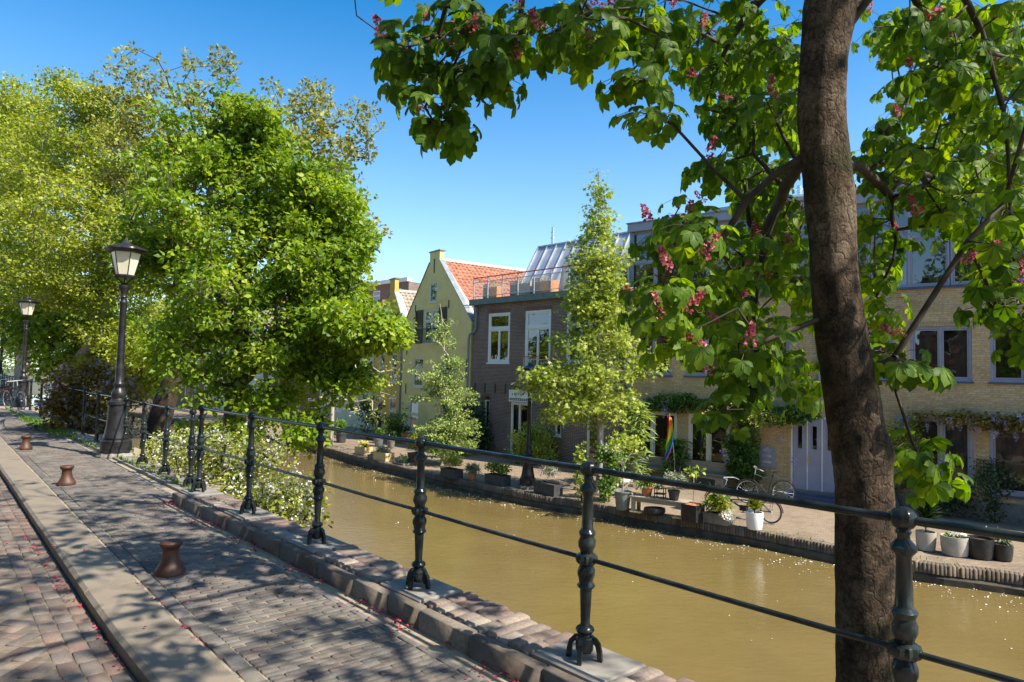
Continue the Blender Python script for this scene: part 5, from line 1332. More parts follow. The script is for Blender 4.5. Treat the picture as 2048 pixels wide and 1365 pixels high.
# rainbow flag
m, nt, b = newmat('rainbow_cloth'); tc = N(nt, 'ShaderNodeTexCoord'); sp_ = N(nt, 'ShaderNodeSeparateXYZ'); nt.links.new(tc.outputs['UV'], sp_.inputs[0])
cols = [(.62, .02, .025), (.8, .20, .02), (.85, .62, .03), (.03, .30, .06), (.02, .09, .45), (.22, .03, .28)]
r_ = N(nt, 'ShaderNodeValToRGB'); r_.color_ramp.interpolation = 'CONSTANT'; el = r_.color_ramp.elements
el[0].position, el[0].color = 0, (*cols[0], 1); el[1].position, el[1].color = 1 / 6, (*cols[1], 1)
for i in range(2, 6):
    x = el.new(i / 6); x.color = (*cols[i], 1)
nt.links.new(sp_.outputs[0], r_.inputs[0]); nt.links.new(r_.outputs[0], b.inputs['Base Color']); b.inputs['Roughness'].default_value = .8; MT['rainbow'] = m
fl = empty('flag', yb(-3.72, -1.15, 0), YB.rotation_euler.z, 'rainbow flag hanging limp on a slim pole before the ground-floor windows', 'flag')
MB().tube([(.28, 0, .0), (.25, 0, .9), (.08, -.02, 2.3), (.05, -.02, 2.42)], .016, 8).build('pole', MT['concrete'], fl)
vs = []; fs = []; nu, nv = 18, 22; me = bpy.data.meshes.new('cloth')
for j in range(nv + 1):
    tv = j / nv; wdt = .26 * (.35 + .65 * math.sin(math.pi * min(1, .15 + tv * .8))) * (1.0 if tv < .8 else 1.0 - (tv - .8) * 2.2)
    for i in range(nu + 1):
        tu = i / nu; x = .07 + .17 * tv * 0 - .10 * tv * tv - (tu - .35) * wdt * -1 + .03 * math.sin(tv * 4); y = -.06 + .05 * math.sin(tu * 11 + tv * 2) * (1 - .3 * tv)
        vs.append((x, y, 2.36 - 1.42 * tv - .1 * tu))
for j in range(nv):
    for i in range(nu): fs.append((j * (nu + 1) + i, j * (nu + 1) + i + 1, (j + 1) * (nu + 1) + i + 1, (j + 1) * (nu + 1) + i))
me.from_pydata(vs, [], fs); uvl = me.uv_layers.new(name='UVMap')
for pg in me.polygons:
    for li in pg.loop_indices:
        vi = me.loops[li].vertex_index; i = vi % (nu + 1); j = vi // (nu + 1); uvl.data[li].uv = (min(.999, max(0.001, (i / nu * .45 + j / nv * .62 - .04))), j / nv)
me.polygons.foreach_set('use_smooth', [True] * len(me.polygons)); me.materials.append(MT['rainbow']); link('cloth', me, fl)

# bicycles
def bicycle(loc, rz, label, lean=0, R0=.34, wb=1.06, mat='black', cargo=False, sc=1.0, group='parked bicycles', tyre='rubber'):
    e = empty('bicycle', loc, rz, label, 'bicycle', group); e.rotation_euler = (lean, 0, rz); e.scale = (sc, sc, sc)
    def wheel(x, r):
        mb = MB(); mb.tube([(x + (r - .012) * math.cos(a), 0, r + (r - .012) * math.sin(a)) for a in [q * math.pi / 18 for q in range(36)]], .017, 6, closed=True); w_ = mb.build('wheel', MT[tyre], e)
        mb = MB(); mb.tube([(x + (r - .034) * math.cos(a), 0, r + (r - .034) * math.sin(a)) for a in [q * math.pi / 18 for q in range(36)]], .009, 5, closed=True)
        for q in range(18):
            a = q * math.pi / 9; s_ = .02 if q % 2 else -.02
            mb.tube([(x + .02 * math.cos(a), s_, r + .02 * math.sin(a)), (x + (r - .035) * math.cos(a + .15), 0, r + (r - .035) * math.sin(a + .15))], .0018, 4)
        mb.lathe([(.022, -.035), (.03, 0), (.022, .035)], 10); k = 3 * 10; 
        n0 = len(mb.v) - 30; mb.v[n0:] = [(x + a_, c_, r + b_) for a_, b_, c_ in mb.v[n0:]]
        mb.build('rim', MT['galv'], w_)
    wheel(0, R0); wheel(wb, R0 if not cargo else R0)
    z = R0
    bb = (.44 * wb, 0, z - .06); st = (.30 * wb, 0, z + .48); hd = (.80 * wb, 0, z + .52); hl = (.83 * wb, 0, z + .34)
    mb = MB()
    mb.tube([bb, st], .016, 8); mb.tube([(0, .05, z), bb], .011, 6); mb.tube([(0, -.05, z), bb], .011, 6); mb.tube([(0, .05, z), (.32 * wb, 0, z + .36)], .009, 6); mb.tube([(0, -.05, z), (.32 * wb, 0, z + .36)], .009, 6)
    if cargo: mb.tube([bb, (.68 * wb, 0, z + .1), hl], .024, 8); mb.tube([(.36 * wb, 0, z + .2), (.68 * wb, 0, z + .14)], .018, 8); mb.box(.40 * wb, .52 * wb, -.05, .05, z - .1, z + .04)
    else: mb.tube([bb, (.6 * wb, 0, z + .12), hl], .018, 8); mb.tube([st, (.56 * wb, 0, z + .42), hd], .014, 8)
    mb.tube([hd, (.84 * wb, 0, z + .3), (.92 * wb, .04, z + .1), (wb, .05, z)], .012, 6); mb.tube([(.84 * wb, 0, z + .3), (.92 * wb, -.04, z + .1), (wb, -.05, z)], .012, 6)
    mb.build('frame', MT[mat], e)
    mb = MB(); mb.tube([(.80 * wb, 0, z + .5), (.78 * wb, 0, z + .68)], .012, 6); mb.tube([(.66 * wb, -.29, z + .66), (.74 * wb, -.27, z + .70), (.80 * wb, -.1, z + .70), (.80 * wb, .1, z + .70), (.74 * wb, .27, z + .70), (.66 * wb, .29, z + .66)], .011, 6); mb.build('handlebar', MT['galv'], e)
    mb = MB(); mb.tube([st, (.285 * wb, 0, z + .60)], .012, 6); mb.add([(.16 * wb, -.09, z + .63), (.16 * wb, .09, z + .63), (.30 * wb, .05, z + .62), (.42 * wb, .02, z + .61), (.42 * wb, -.02, z + .61), (.30 * wb, -.05, z + .62), (.2 * wb, 0, z + .66), (.36 * wb, 0, z + .645), (.2 * wb, 0, z + .58), (.36 * wb, 0, z + .59)], [(0, 6, 1), (1, 6, 2), (2, 6, 7), (2, 7, 3), (3, 7, 4), (4, 7, 5), (5, 7, 6), (5, 6, 0), (0, 1, 8), (1, 2, 8), (2, 9, 8), (2, 3, 9), (3, 4, 9), (4, 5, 9), (5, 8, 9), (5, 0, 8)], True); mb.build('saddle', MT['black'], e)
    mb = MB()
    for (xc, a0_, a1_) in ((0, 25, 190), (wb, 20, 165)):
        pts = [(xc + (R0 + .03) * math.cos(R(a)), 0, z + (R0 + .03) * math.sin(R(a))) for a in range(a0_, a1_, 14)]
        for p_, q_ in zip(pts, pts[1:]): mb.bar(p_, q_, .05, .006, up=(p_[0] - xc, 0, p_[2] - z))
    mb.build('mudguard', MT['black'], e)
    mb = MB()
    for y in (-.06, .06): mb.tube([(-.22, y, z + .40), (.28 * wb, y, z + .40)], .006, 5); mb.tube([(-.02, y, z + .39), (0, y, z)], .005, 5)
    for q in range(4): mb.tube([(-.2 + q * .14, -.06, z + .40), (-.2 + q * .14, .06, z + .40)], .005, 5)
    mb.build('rack', MT['black'], e)
    mb = MB(); mb.tube([(bb[0] + .09 * math.cos(a), -.05, bb[2] + .09 * math.sin(a)) for a in [q * math.pi / 10 for q in range(20)]], .006, 4, closed=True); mb.bar(bb, (bb[0] + .12, -.08, bb[2] - .1), .015); mb.bar((bb[0] + .08, -.14, bb[2] - .1), (bb[0] + .16, -.08, bb[2] - .1), .06, .015); mb.bar((bb[0], .05, bb[2]), (bb[0] - .12, .08, bb[2] + .1), .015); mb.bar((bb[0] - .13, .12, bb[2] + .1), (bb[0] - .11, .06, bb[2] + .1), .07, .015); mb.bar((bb[0], -.05, bb[2] + .09), (0, -.05, z + .03), .008); mb.bar((bb[0], -.05, bb[2] - .09), (0, -.05, z - .03), .008); mb.build('crank', MT['black'], e)
    MB().bar((.3 * wb, .03, bb[2]), (.24 * wb, .16, .01), .014).build('kickstand', MT['galv'], e)
    if cargo: MB().box(wb - .12, wb + .42, -.2, .2, z + .30, z + .62, taper=-.02).build('front_crate', MT['black'], e)
    MB().box(-.26, -.24, -.03, .03, z + .32, z + .36).build('rear_light', MT['petal'], e)
    return e
fa, fb2 = quay(1566, 1008), quay(1496, 1006); d_ = fb2 - fa
bicycle(fa, math.atan2(d_.y, d_.x), 'black city bicycle with its rear wheel in front of the lilac door', lean=R(-4), tyre='rubber')
fa, fb2 = quay(1541, 1047), quay(1412, 1023); d_ = fb2 - fa
bicycle(fa, math.atan2(d_.y, d_.x), 'long black cargo bicycle with small wheels standing nearer the quay edge', lean=R(3), R0=.29, wb=1.62, cargo=True)
q0 = at_z(44, 822, 0); q1 = q0 + Vector((-.80, .50, 0))
bk1 = bicycle(q0 + (q1 - q0).normalized() * 1.06, math.atan2((q0 - q1).y, (q0 - q1).x), 'bicycle with grey tyres leaning on the railing at the left', lean=R(6), tyre='galv')
q0 = at_z(4, 812, 0)
bk2 = bicycle(q0 + Vector((-.35, .45, 0)), math.atan2(-.5, .8), 'bicycle with two dark red pannier bags, cut by the left frame edge', lean=R(5))
for y in (-.17, .17):
    mb = MB(); mb.box(-.2, .14, y - .06, y + .06, .42, .72, taper=.02); mb.box(-.18, .12, y - .075 * (1 if y < 0 else -1) - .01, y - .075 * (1 if y < 0 else -1) + .01, .56, .7); mb.build('pannier', M_noise('dark_red_bag', (.30, .01, .02), (.45, .02, .035), 8, .4, .1, .003) if y < 0 else bpy.data.materials['dark_red_bag'], bk2)
# parked car far up the street
cr = empty('parked_car', (-24.6, 29.6, -.1), math.pi / 2 + SA, 'dark blue car parked far up the street, only its corner at the left frame edge', 'car')
mb = MB(); prof = [(-2.1, .35), (-2.1, .75), (-1.9, .9), (-1.25, .98), (-.6, 1.42), (.9, 1.45), (1.7, 1.0), (2.05, .9), (2.1, .4)]
vs = [(x, s * (.85 if z < 1 else .66), z) for s in (-1, 1) for x, z in prof]; k = len(prof)
mb.add(vs, [tuple(range(k))[::-1], tuple(range(k, 2 * k))] + [(i, i + 1, k + i + 1, k + i) for i in range(k - 1)] + [(k - 1, 0, k, 2 * k - 1)]); mb.build('body', MT['darkblue'], cr)
mb = MB(); mb.add([(-1.2, -.70, 1.0), (-1.2, .70, 1.0), (-.62, .6, 1.38), (-.62, -.6, 1.38)], [(0, 1, 2, 3)]); mb.v = [(x - .02, y, z + .02) for x, y, z in mb.v]; mb.build('windscreen', MT['glass_d'], cr)
for x in (-1.35, 1.35):
    for y in (-.78, .78):
        mb = MB(); mb.lathe([(.3, -.1), (.32, -.06), (.32, .06), (.3, .1)], 20); mb.v = [(x + a_, y + c_, .32 + b_) for a_, b_, c_ in mb.v]; mb.build('wheel', MT['rubber'], cr)
for y in (-.6, .6): MB().box(-2.12, -2.09, y - .16, y + .16, .66, .8).build('headlight', MT['lampglass'], cr)

# ================================================================== PLANTS ON THE FAR SIDE
def bush(name, loc, label, cat, blobs, lmat, n, size, kind='simple', seed=1, extra=None, group=None, k=20, woody=True, up=.8):
    """blobs: (centre offset, radii, weight)"""
    rg_ = np.random.default_rng(seed); e = empty(name, loc, 0, label, cat, group)
    C = blob_centres(blobs, k, rg_, .2); parts = []
    for c in C: parts.append(clump(c, np.array(blobs[0][1]) * (.26 + .2 * rg_.random()), max(4, n // k), size, kind, up, .15, rg_, .2))
    v, f = merge(parts); np_mesh('foliage', v, f, MT[lmat], e)
    if woody:
        sk = Skeleton([np.array((0, 0, 0.)), np.array((0, 0, .15))]); sk.grow(list(C), .25, .03, 0, rg_, .05); v, f = sk.mesh(.006, .003); np_mesh('stems', v, f, MT['twig'], e)
    return e, C
bush('evergreen_bush', bh(.3, -.9, 0), 'tall dark evergreen bush against the left end of the dark brick house', 'bush', [((0.1, 0, 1.3), (1.15, .75, 1.3), 1), ((.6, -.3, .7), (1.0, .6, .7), .6)], 'L_dark', 8500, .11, seed=5, k=110)
bush('golden_bush', bh(4.95, -.75, 0), 'rounded golden-green bush beside the garden door of the brick house', 'bush', [((0, 0, .78), (.95, .65, .82), 1)], 'L_maple', 10000, .075, seed=6, k=120)
bush('low_shrub', bh(1.2, -1.6, 0), 'low green mound in front of the dark evergreen bush', 'bush', [((0, 0, .15), (.5, .4, .2), 1)], 'L_green', 500, .06, seed=7, k=12)
bush('leafy_shrub', quay(1218, 1003), 'leafy shrub with white lilac flowers behind the folding chair', 'shrub', [((0, .1, .55), (.38, .35, .55), 1), ((.1, .2, 1.3), (.4, .3, .4), .7)], 'L_green', 1900, .09, seed=8, k=38)
e = bpy.data.objects['leafy_shrub']; leafy(e, (.05, .1, 1.45), (.4, .3, .3), 130, .06, 'F_white', name='flowers', seed=9, k=7)
e, _ = bush('slender_sapling', quay(1163, 1003), 'slender leafy sapling left of the ball-topped post before the far quay edge', 'sapling', [((0, 0, .9), (.22, .2, .7), 1), ((0, 0, .3), (.3, .25, .3), .6)], 'L_maple', 420, .10, seed=10, k=20)
# bamboo-like grass clumps
for px, py, lab, sd, H_ in ((1252, 985, 'tall drooping bamboo-like grass at the corner of the two buildings', 12, 2.6), (1352, 985, 'narrow-leaved plant below the rainbow flag', 13, 1.3)):
    e = empty('bamboo_plant', quay(px, py) + Vector((.45, 1.1, 0)) if px < 1300 else yb(-3.75, -.5, 0), 0, lab, 'plant')
    rg_ = np.random.default_rng(sd); n = 650 if px < 1300 else 420
    P = np.stack([rg_.normal(size=n) * .2, rg_.normal(size=n) * .2, .2 + rg_.random(n) ** .7 * H_], 1); a = rg_.random(n) * 6.28
    D = np.stack([np.cos(a), np.sin(a), -.5 + .9 * rg_.random(n)], 1); v, f = scatter(LT['narrow'], P, D, np.tile([0, 0, 1.], (n, 1)), .3 + .15 * rg_.random(n)); np_mesh('foliage', v, f, MT['L_larch' if px < 1300 else 'L_green'], e)
    stems(e, [[(x, y, 0), (x * 1.6, y * 1.6, H_ * .6), (x * 3, y * 3, H_ * .95)] for x, y in rg_.normal(size=(9, 2)) * .08], .01, 'greytwig')
# small tree with pale bare branches by the cream house
loc = at_z(662, 893, ZQ)
bt = [tuple(at_y(x, y, loc.y)) for x, y in ((662, 893), (664, 840), (666, 790), (668, 755), (690, 735))]
bt[0] = tuple(loc)
ex = [np.array(at_y(x, y, loc.y - 1 - (i % 5) * .5)) for i, (x, y) in enumerate([(640, 740), (655, 720), (690, 745), (700, 790), (720, 775), (735, 800), (750, 815), (765, 800), (780, 790), (790, 760), (785, 740), (760, 745), (740, 735), (720, 820), (700, 825), (690, 800), (745, 830), (755, 835), (770, 770), (730, 760), (712, 740), (800, 730), (775, 725), (650, 800), (676, 770)])]
tree('bare_branched_tree', tuple(loc), 'small tree of pale crooked branches with sparse new leaves by the ochre house', 'tree', None, bt, [.12, .1, .08, .06, .04], [], 0, 13, .11, MT['L_maple'], MT['greytwig'], .012, extra=ex, clr=(.35, .3, .22), step=.4, arch=.12, wob=.14, seed=31)
# feathery tree
fy = 26.6; P_ = lambda x, y, Y: np.array(at_y(x, y, Y))
base = np.array(at_z(884, 931, ZQ)); fy = base[1]
k = fy / 1365
tree('feathery_tree', tuple(base), 'thin feathery light green tree in front of the yellow gable house', 'tree', None, [base, P_(885, 860, fy), P_(882, 780, fy), P_(888, 700, fy), P_(884, 640, fy), P_(880, 608, fy)], [.07, .06, .05, .035, .02, .01],
     [(P_(884, 660, fy), (22 * k, .5, 45 * k), .28), (P_(884, 700, fy), (36 * k, .6, 40 * k), .5), (P_(880, 745, fy), (55 * k, .8, 45 * k), 1.0), (P_(888, 800, fy), (62 * k, 1.1, 40 * k), 1.1), (P_(890, 860, fy), (68 * k, 1.2, 38 * k), 1.2), (P_(900, 890, fy), (50 * k, 1.0, 25 * k), .5)], 250, 52, .085, MT['L_larch'], MT['greytwig'], .006, 'simple', clr=(.26, .24, .10), gap=.5, seed=33, step=.3, arch=-.05, rmin=.004, extra=None)
# young maple
my = 21.6; base = np.array((2.78, my, ZQ)); k = my / 1365
tree('young_maple', tuple(base), 'young maple with fresh yellow-green star leaves on the far quay', 'tree', None, [base, P_(1200, 930, my), P_(1198, 850, my), P_(1192, 760, my), P_(1198, 660, my), P_(1196, 560, my), P_(1198, 450, my), P_(1196, 342, my)], [.10, .09, .08, .07, .055, .04, .022, .006],
     [(P_(1197, 400, my), (15 * k, .25, 38 * k), .08), (P_(1198, 455, my), (38 * k, .5, 35 * k), .35), (P_(1196, 520, my), (60 * k, .8, 60 * k), 1.2), (P_(1196, 585, my), (76 * k, 1.0, 50 * k), 1.3), (P_(1192, 620, my), (76 * k, 1.1, 50 * k), 1.2), (P_(1188, 690, my), (88 * k, 1.3, 42 * k), 1.1), (P_(1170, 750, my), (112 * k, 1.4, 34 * k), 1.1), (P_(1185, 800, my), (110 * k, 1.4, 34 * k), 1.0), (P_(1165, 832, my), (85 * k, 1.1, 26 * k), .6), (P_(1290, 728, my), (38 * k, .8, 30 * k), .35), (P_(1075, 765, my), (42 * k, .8, 40 * k), .35)], 820, 19, .12, MT['L_maple'], MT['bark_l'], .005, 'star', clr=(.34, .34, .2), gap=0, seed=34, step=.4, arch=.05, up=.9, droop=.35, rmin=.005,
     extra=[P_(1198, 350, my), P_(1190, 375, my), P_(1208, 385, my), P_(1180, 420, my), P_(1215, 430, my)])
# wisteria on the yellow-brick wall
def raceme(seed=0, L=.3, sz=.034, n=60, r=.045):
    rg_ = np.random.default_rng(seed); t = rg_.random(n); P = np.stack([rg_.normal(size=n) * r * (1 - .8 * t), rg_.normal(size=n) * r * (1 - .8 * t), -t * L], 1)
    return scatter(LT['petal'], P, rg_.normal(size=(n, 3)), rg_.normal(size=(n, 3)), sz * (1.1 - .5 * t))
def wisteria(loc, rz, label, blobs, k, n, hang, seed, mat='L_wist', L=(.22, .42), vines=()):
    e = empty('wisteria', loc, rz, label, 'climbing plant'); rg_ = np.random.default_rng(seed)
    C = blob_centres(blobs, k, rg_, .25); parts = [clump(c, (.2, .16, .14), max(5, n // k), .085, 'simple', .6, .5, rg_, .2) for c in C]
    v, f = merge(parts); np_mesh('foliage', v, f, MT[mat], e)
    sk = Skeleton([np.array(p) for p in vines[0]]); 
    for st, p in vines[1:]: sk.limb(st, [np.array(q) for q in p])
    sk.grow(list(C), .3, .05, 1, rg_, .12); v, f = sk.mesh(.006, .004); np_mesh('vine', v, f, MT['twig'], e)
    protos = []
    for q, h in enumerate(hang):
        if q < 3:
            v, f = raceme(seed * 7 + q, rg_.uniform(*L)); o = np_mesh('blossom', v, f, MT['F_lilac'], e); protos.append(o)
        else: o = bpy.data.objects.new('blossom', protos[q % 3].data); COL.objects.link(o); o.parent = e
        o.location = h; s = rg_.uniform(.75, 1.25); o.scale = (s, s, s * rg_.uniform(.8, 1.2)); o.rotation_euler = (rg_.normal() * .12, rg_.normal() * .12, rg_.random() * 6)
    return e
rw = np.random.default_rng(77)
hang = [(x, -.12 - .25 * rw.random(), 2.55 + .35 * rw.random()) for x in rw.uniform(-5.7, -1.6, 34)] + [(x, -.2 - .25 * rw.random(), z) for x, z in zip(rw.uniform(-2.2, .2, 18), rw.uniform(1.0, 2.7, 18))]
wisteria(YB.location, YB.rotation_euler.z, 'wisteria trained along the yellow wall between the benches and the lilac door', [((-4.0, -.22, 2.78), (1.9, .2, .3), 1.3), ((-1.3, -.3, 2.55), (1.3, .3, .45), 1.3), ((-1.5, -.3, 1.5), (.55, .25, 1.0), 1.2), ((-1.3, -.3, .7), (.55, .25, .5), .5), ((.1, -.45, 2.62), (.8, .3, .28), .6), ((-5.6, -.2, 2.3), (.4, .2, .4), .3)], 420, 17000, hang, 41,
         vines=([(-1.6, -.15, .0), (-1.65, -.12, .8), (-1.55, -.12, 1.7), (-1.6, -.12, 2.5)], (3, [(-2.6, -.12, 2.75), (-3.6, -.12, 2.8), (-4.8, -.12, 2.75), (-5.6, -.12, 2.7)]), (3, [(-.8, -.2, 2.7), (.2, -.3, 2.7)])))
# outermost climber sprays by the door: sunlight put into a paler leaf colour
e, _ = bush('sunlit_tone_sprays', yb(-.2, -.62, 2.45), 'leaf sprays with sunlight painted into their pale colour, hanging over the lilac door and letterboxes', 'climbing plant', [((0, 0, 0), (.95, .22, .28), 1), ((-1.3, -.05, .15), (.9, .2, .25), .7)], 'L_maple', 1900, .06, seed=43, k=80)
hang = [(x, -.12 - .3 * rw.random(), 2.75 - .3 * rw.random()) for x in rw.uniform(3.0, 9, 46)] + [(x, -.25 - .3 * rw.random(), z) for x, z in zip(rw.uniform(5.2, 8, 22), rw.uniform(2.2, 2.9, 22))]
wisteria(yb(0, 0, 0), YB.rotation_euler.z, 'lilac-flowered wisteria hanging over the right-hand ground-floor windows', [((4.6, -.22, 2.72), (1.5, .2, .18), .7), ((6.8, -.3, 2.6), (1.8, .3, .32), 1.3), ((8.5, -.3, 2.7), (1.5, .3, .3), .6)], 170, 3600, hang, 42, 'L_copper', (.16, .3), vines=([(7.5, -.15, .0), (7.4, -.12, 1.2), (7.3, -.12, 2.6)], (2, [(6, -.12, 2.7), (4.6, -.12, 2.75), (3.2, -.12, 2.8)])))
hang = [(x, -.15 - .25 * rw.random(), z) for x, z in zip(rw.uniform(-6.7, -5.6, 34), rw.uniform(3.6, 7.6, 34))]
wisteria(yb(0, 0, 0), YB.rotation_euler.z, 'tall pale wisteria climbing the joint between the brick and yellow-brick buildings', [((-6.1, -.2, 5.5), (.4, .2, 2.2), 1)], 40, 500, hang, 44, 'L_maple', (.35, .6), vines=([(-6.1, -.12, .0), (-6.15, -.12, 2.5), (-6.05, -.12, 5), (-6.1, -.12, 7.4)],))
# shrubs at the foot of the right wall
e, _ = bush('ivy_bush', yb(3.2, -.45, 0), 'bright ivy mound right of the chestnut trunk against the yellow wall', 'bush', [((0, 0, 2.0), (.75, .3, .65), 1.2), ((.1, .1, 1.1), (.4, .25, .8), .4)], 'L_box', 3300, .065, seed=45, k=90)
for i, (x, w_, h_, mt, lab) in enumerate(((4.2, .8, .55, 'L_dark', 'dark shrub below the right ground-floor window'), (5.3, .55, .95, 'L_dark', 'taller dark shrub reaching up the brick pier with the trellis'), (6.9, 1.0, .45, 'L_green', 'low green shrub at the right edge of the far quay'), (8.6, 1.0, .5, 'L_green', 'green shrub beyond the right edge pots'), (2.3, .45, .4, 'L_green', 'small green shrub between the door steps and the right window'))):
    bush('wall_shrub', yb(x, -.5, 0), lab, 'shrub', [((0, 0, h_ * .8), (w_, .35, h_), 1)], mt, 1300, .075, seed=50 + i, k=36, group='shrubs along the yellow-brick wall')
mb = MB()
for q in range(6): mb.bar((q * .085, 0, 0), (q * .085 + .04, 0, .62), .012)
for q in range(7): mb.bar((q * .007, 0, .02 + q * .095), (.43 + q * .007, 0, .02 + q * .095), .012)
o = mb.build('trellis', MT['black']); o.matrix_world = YM @ Matrix.Translation((4.92, -.03, 1.0)); tag(o, 'small dark wire trellis fixed to the brick pier between the right windows', 'trellis')
# greenery between the pale cream and ochre houses
for px, py, lab, mt, r, sd in ((735, 880, 'dark climbing greenery on the wall left of the ochre house', 'L_dark', (.9, .5, 1.5), 61), (790, 885, 'vine and shrubs beside the dark door of the ochre house', 'L_green', (.5, .4, 1.2), 62), (640, 870, 'small evergreen by the cream house windows', 'L_dark', (.6, .5, .8), 63)):
    bush('house_shrub', tuple(at_z(px, py, ZQ)), lab, 'shrub', [((0, 0, r[2]), r, 1)], mt, 1600, .11, seed=sd, k=40)

# ================================================================== NEAR BANK TREES AND SHRUBS
bushP = [((480, 935), 10.2, .75), ((420, 925), 11.2, .75), ((530, 965), 9.3, .6), ((575, 1000), 8.6, .42), ((370, 925), 12.2, .7), ((450, 985), 10.2, .7), ((520, 1010), 9.1, .55), ((340, 905), 13.0, .5), ((600, 1030), 8.1, .25)]
o0 = np.array(TN(11, 4.2, ZN))
bl = [(np.array(at_y(x, y, Y)) - o0, (r, r, r * .75), r * r) for (x, y), Y, r in bushP]
e, Cb = bush('flowering_shrub', tuple(o0), 'sprawling white-flowered shrub growing up behind the near railing', 'shrub', bl, 'L_box', 15000, .055, seed=70, k=420)
rg_ = np.random.default_rng(71); parts = [clump(np.array(c) + [0, 0, .05], (.18, .18, .14), 21, .034, 'simple', .7, 0, rg_, .6) for c in Cb]
v, f = merge(parts); np_mesh('flowers', v, f, MT['F_white'], e)
# copper shrub with lilac flowers
o0 = np.array(TN(20.5, 3.9, ZN + .5))
bl = [(np.array(at_y(x, y, Y)) - o0, (r, r, r * .8), r * r) for (x, y), Y, r in (((165, 770), 17.3, .75), ((200, 760), 17.8, .6), ((125, 800), 17.2, .5), ((120, 850), 17.2, .38), ((240, 790), 16.5, .5), ((175, 830), 18, .7), ((215, 850), 17, .6))]
e, Cb = bush('copper_shrub', tuple(o0), 'copper-leaved shrub with lilac blossom leaning over the railing beyond the tall lamp', 'shrub', bl, 'L_copper', 9500, .09, seed=72, k=170)
rg_ = np.random.default_rng(73); parts = [clump(np.array(c), (.16, .16, .2), 16, .06, 'petal', .7, 0, rg_, .4) for c in Cb[::2]]
v, f = merge(parts); np_mesh('flowers', v, f, MT['F_lilac'], e)
# the big linden
ly = 14.6; k = ly / 1365; base = np.array(at_y(463, 930, ly)); base[2] = ZN
tree('linden_tree', tuple(base), 'big bright green linden with a full rounded crown rising left of centre', 'tree', None,
     [base, P_(463, 960, ly), P_(464, 880, ly), P_(470, 780, ly), P_(482, 680, ly), P_(478, 560, ly), P_(468, 430, ly), P_(452, 300, ly), P_(440, 210, ly)], [.24, .22, .20, .18, .16, .12, .09, .05, .02],
     [(P_(440, 188, ly), (60 * k, .7, 42 * k), .45), (P_(425, 240, ly), (100 * k, 1.0, 55 * k), .9), (P_(520, 235, ly), (55 * k, .8, 42 * k), .4), (P_(640, 400, ly), (85 * k, 1.1, 75 * k), .8), (P_(680, 480, ly), (75 * k, 1.0, 65 * k), .7), (P_(395, 300, ly - .2), (75 * k, 1.1, 70 * k), .9), (P_(500, 300, ly), (100 * k, 1.2, 70 * k), 1.1), (P_(430, 420, ly - .8), (130 * k, 1.5, 95 * k), 1.6), (P_(590, 410, ly), (125 * k, 1.4, 85 * k), 1.4), (P_(340, 500, ly + 1.2), (105 * k, 1.4, 110 * k), 1.5), (P_(640, 520, ly), (105 * k, 1.5, 80 * k), 1.3), (P_(520, 570, ly - .8), (160 * k, 1.7, 90 * k), 1.7), (P_(680, 640, ly - .5), (110 * k, 1.3, 58 * k), 1.2), (P_(740, 660, ly - .7), (62 * k, .8, 36 * k), .5), (P_(580, 720, ly), (140 * k, 1.4, 62 * k), 1.2), (P_(400, 690, ly), (105 * k, 1.5, 80 * k), 1.1), (P_(470, 780, ly + .2), (120 * k, 1.3, 52 * k), .8), (P_(560, 820, ly - .2), (85 * k, 1.0, 45 * k), .6), (P_(610, 850, ly - .7), (48 * k, .6, 48 * k), .5), (P_(760, 665, ly - .7), (50 * k, .7, 30 * k), .3), (P_(690, 760, ly - .5), (60 * k, .8, 40 * k), .35), (P_(450, 900, ly), (60 * k, .7, 25 * k), .25), (P_(500, 860, ly - .3), (60 * k, .8, 30 * k), .35), (P_(400, 868, ly), (55 * k, .8, 28 * k), .25), (P_(335, 350, ly), (50 * k, .8, 55 * k), .4)], 1200, 56, .108, MT['L_linden'], MT['bark_d'], .008, 'simple', clr=(.31, .31, .19), gap=.42, seed=80, step=.5, arch=.06, up=.75, droop=.45,
     limbs=((4, [P_(440, 600, ly), P_(400, 500, ly)]), (3, [P_(540, 690, ly - .4), P_(620, 620, ly - .5)]), (5, [P_(540, 470, ly), P_(600, 400, ly)])))
# the leaning bronze tree
by = 18.2; k = by / 1365; base = np.array(at_y(292, 960, by)); base[2] = ZN
tips = [(270, 98), (275, 140), (262, 160), (315, 120), (320, 165), (370, 105), (385, 135), (400, 170), (345, 190), (447, 112), (455, 130), (225, 130), (230, 180), (195, 155), (540, 170), (555, 182), (600, 200), (622, 168), (630, 200), (640, 162), (625, 250), (690, 220), (715, 215), (745, 220), (710, 270), (700, 292), (650, 260), (670, 280), (585, 230), (610, 280), (640, 230), (735, 235), (720, 250), (690, 300), (660, 310), (640, 330), (680, 340), (560, 215), (280, 200), (290, 230), (310, 250), (330, 220), (350, 240), (300, 180), (250, 200), (260, 240), (240, 230), (270, 280), (300, 290), (375, 180), (390, 200), (700, 360), (715, 400), (740, 440), (735, 480), (650, 180), (655, 205), (610, 175)]
ex = [P_(x, y, by + ((i * 37) % 10 - 5) * .22) for i, (x, y) in enumerate(tips)]
ex2 = [e_ + np.array([(i % 3 - 1) * .22, 0, -.18 - .1 * (i % 4)]) for i, e_ in enumerate(ex)]
ex3 = [e_ + np.array([((i * 7) % 5 - 2) * .16, ((i * 3) % 5 - 2) * .2, -.75 - .12 * (i % 5)]) for i, e_ in enumerate(ex)]
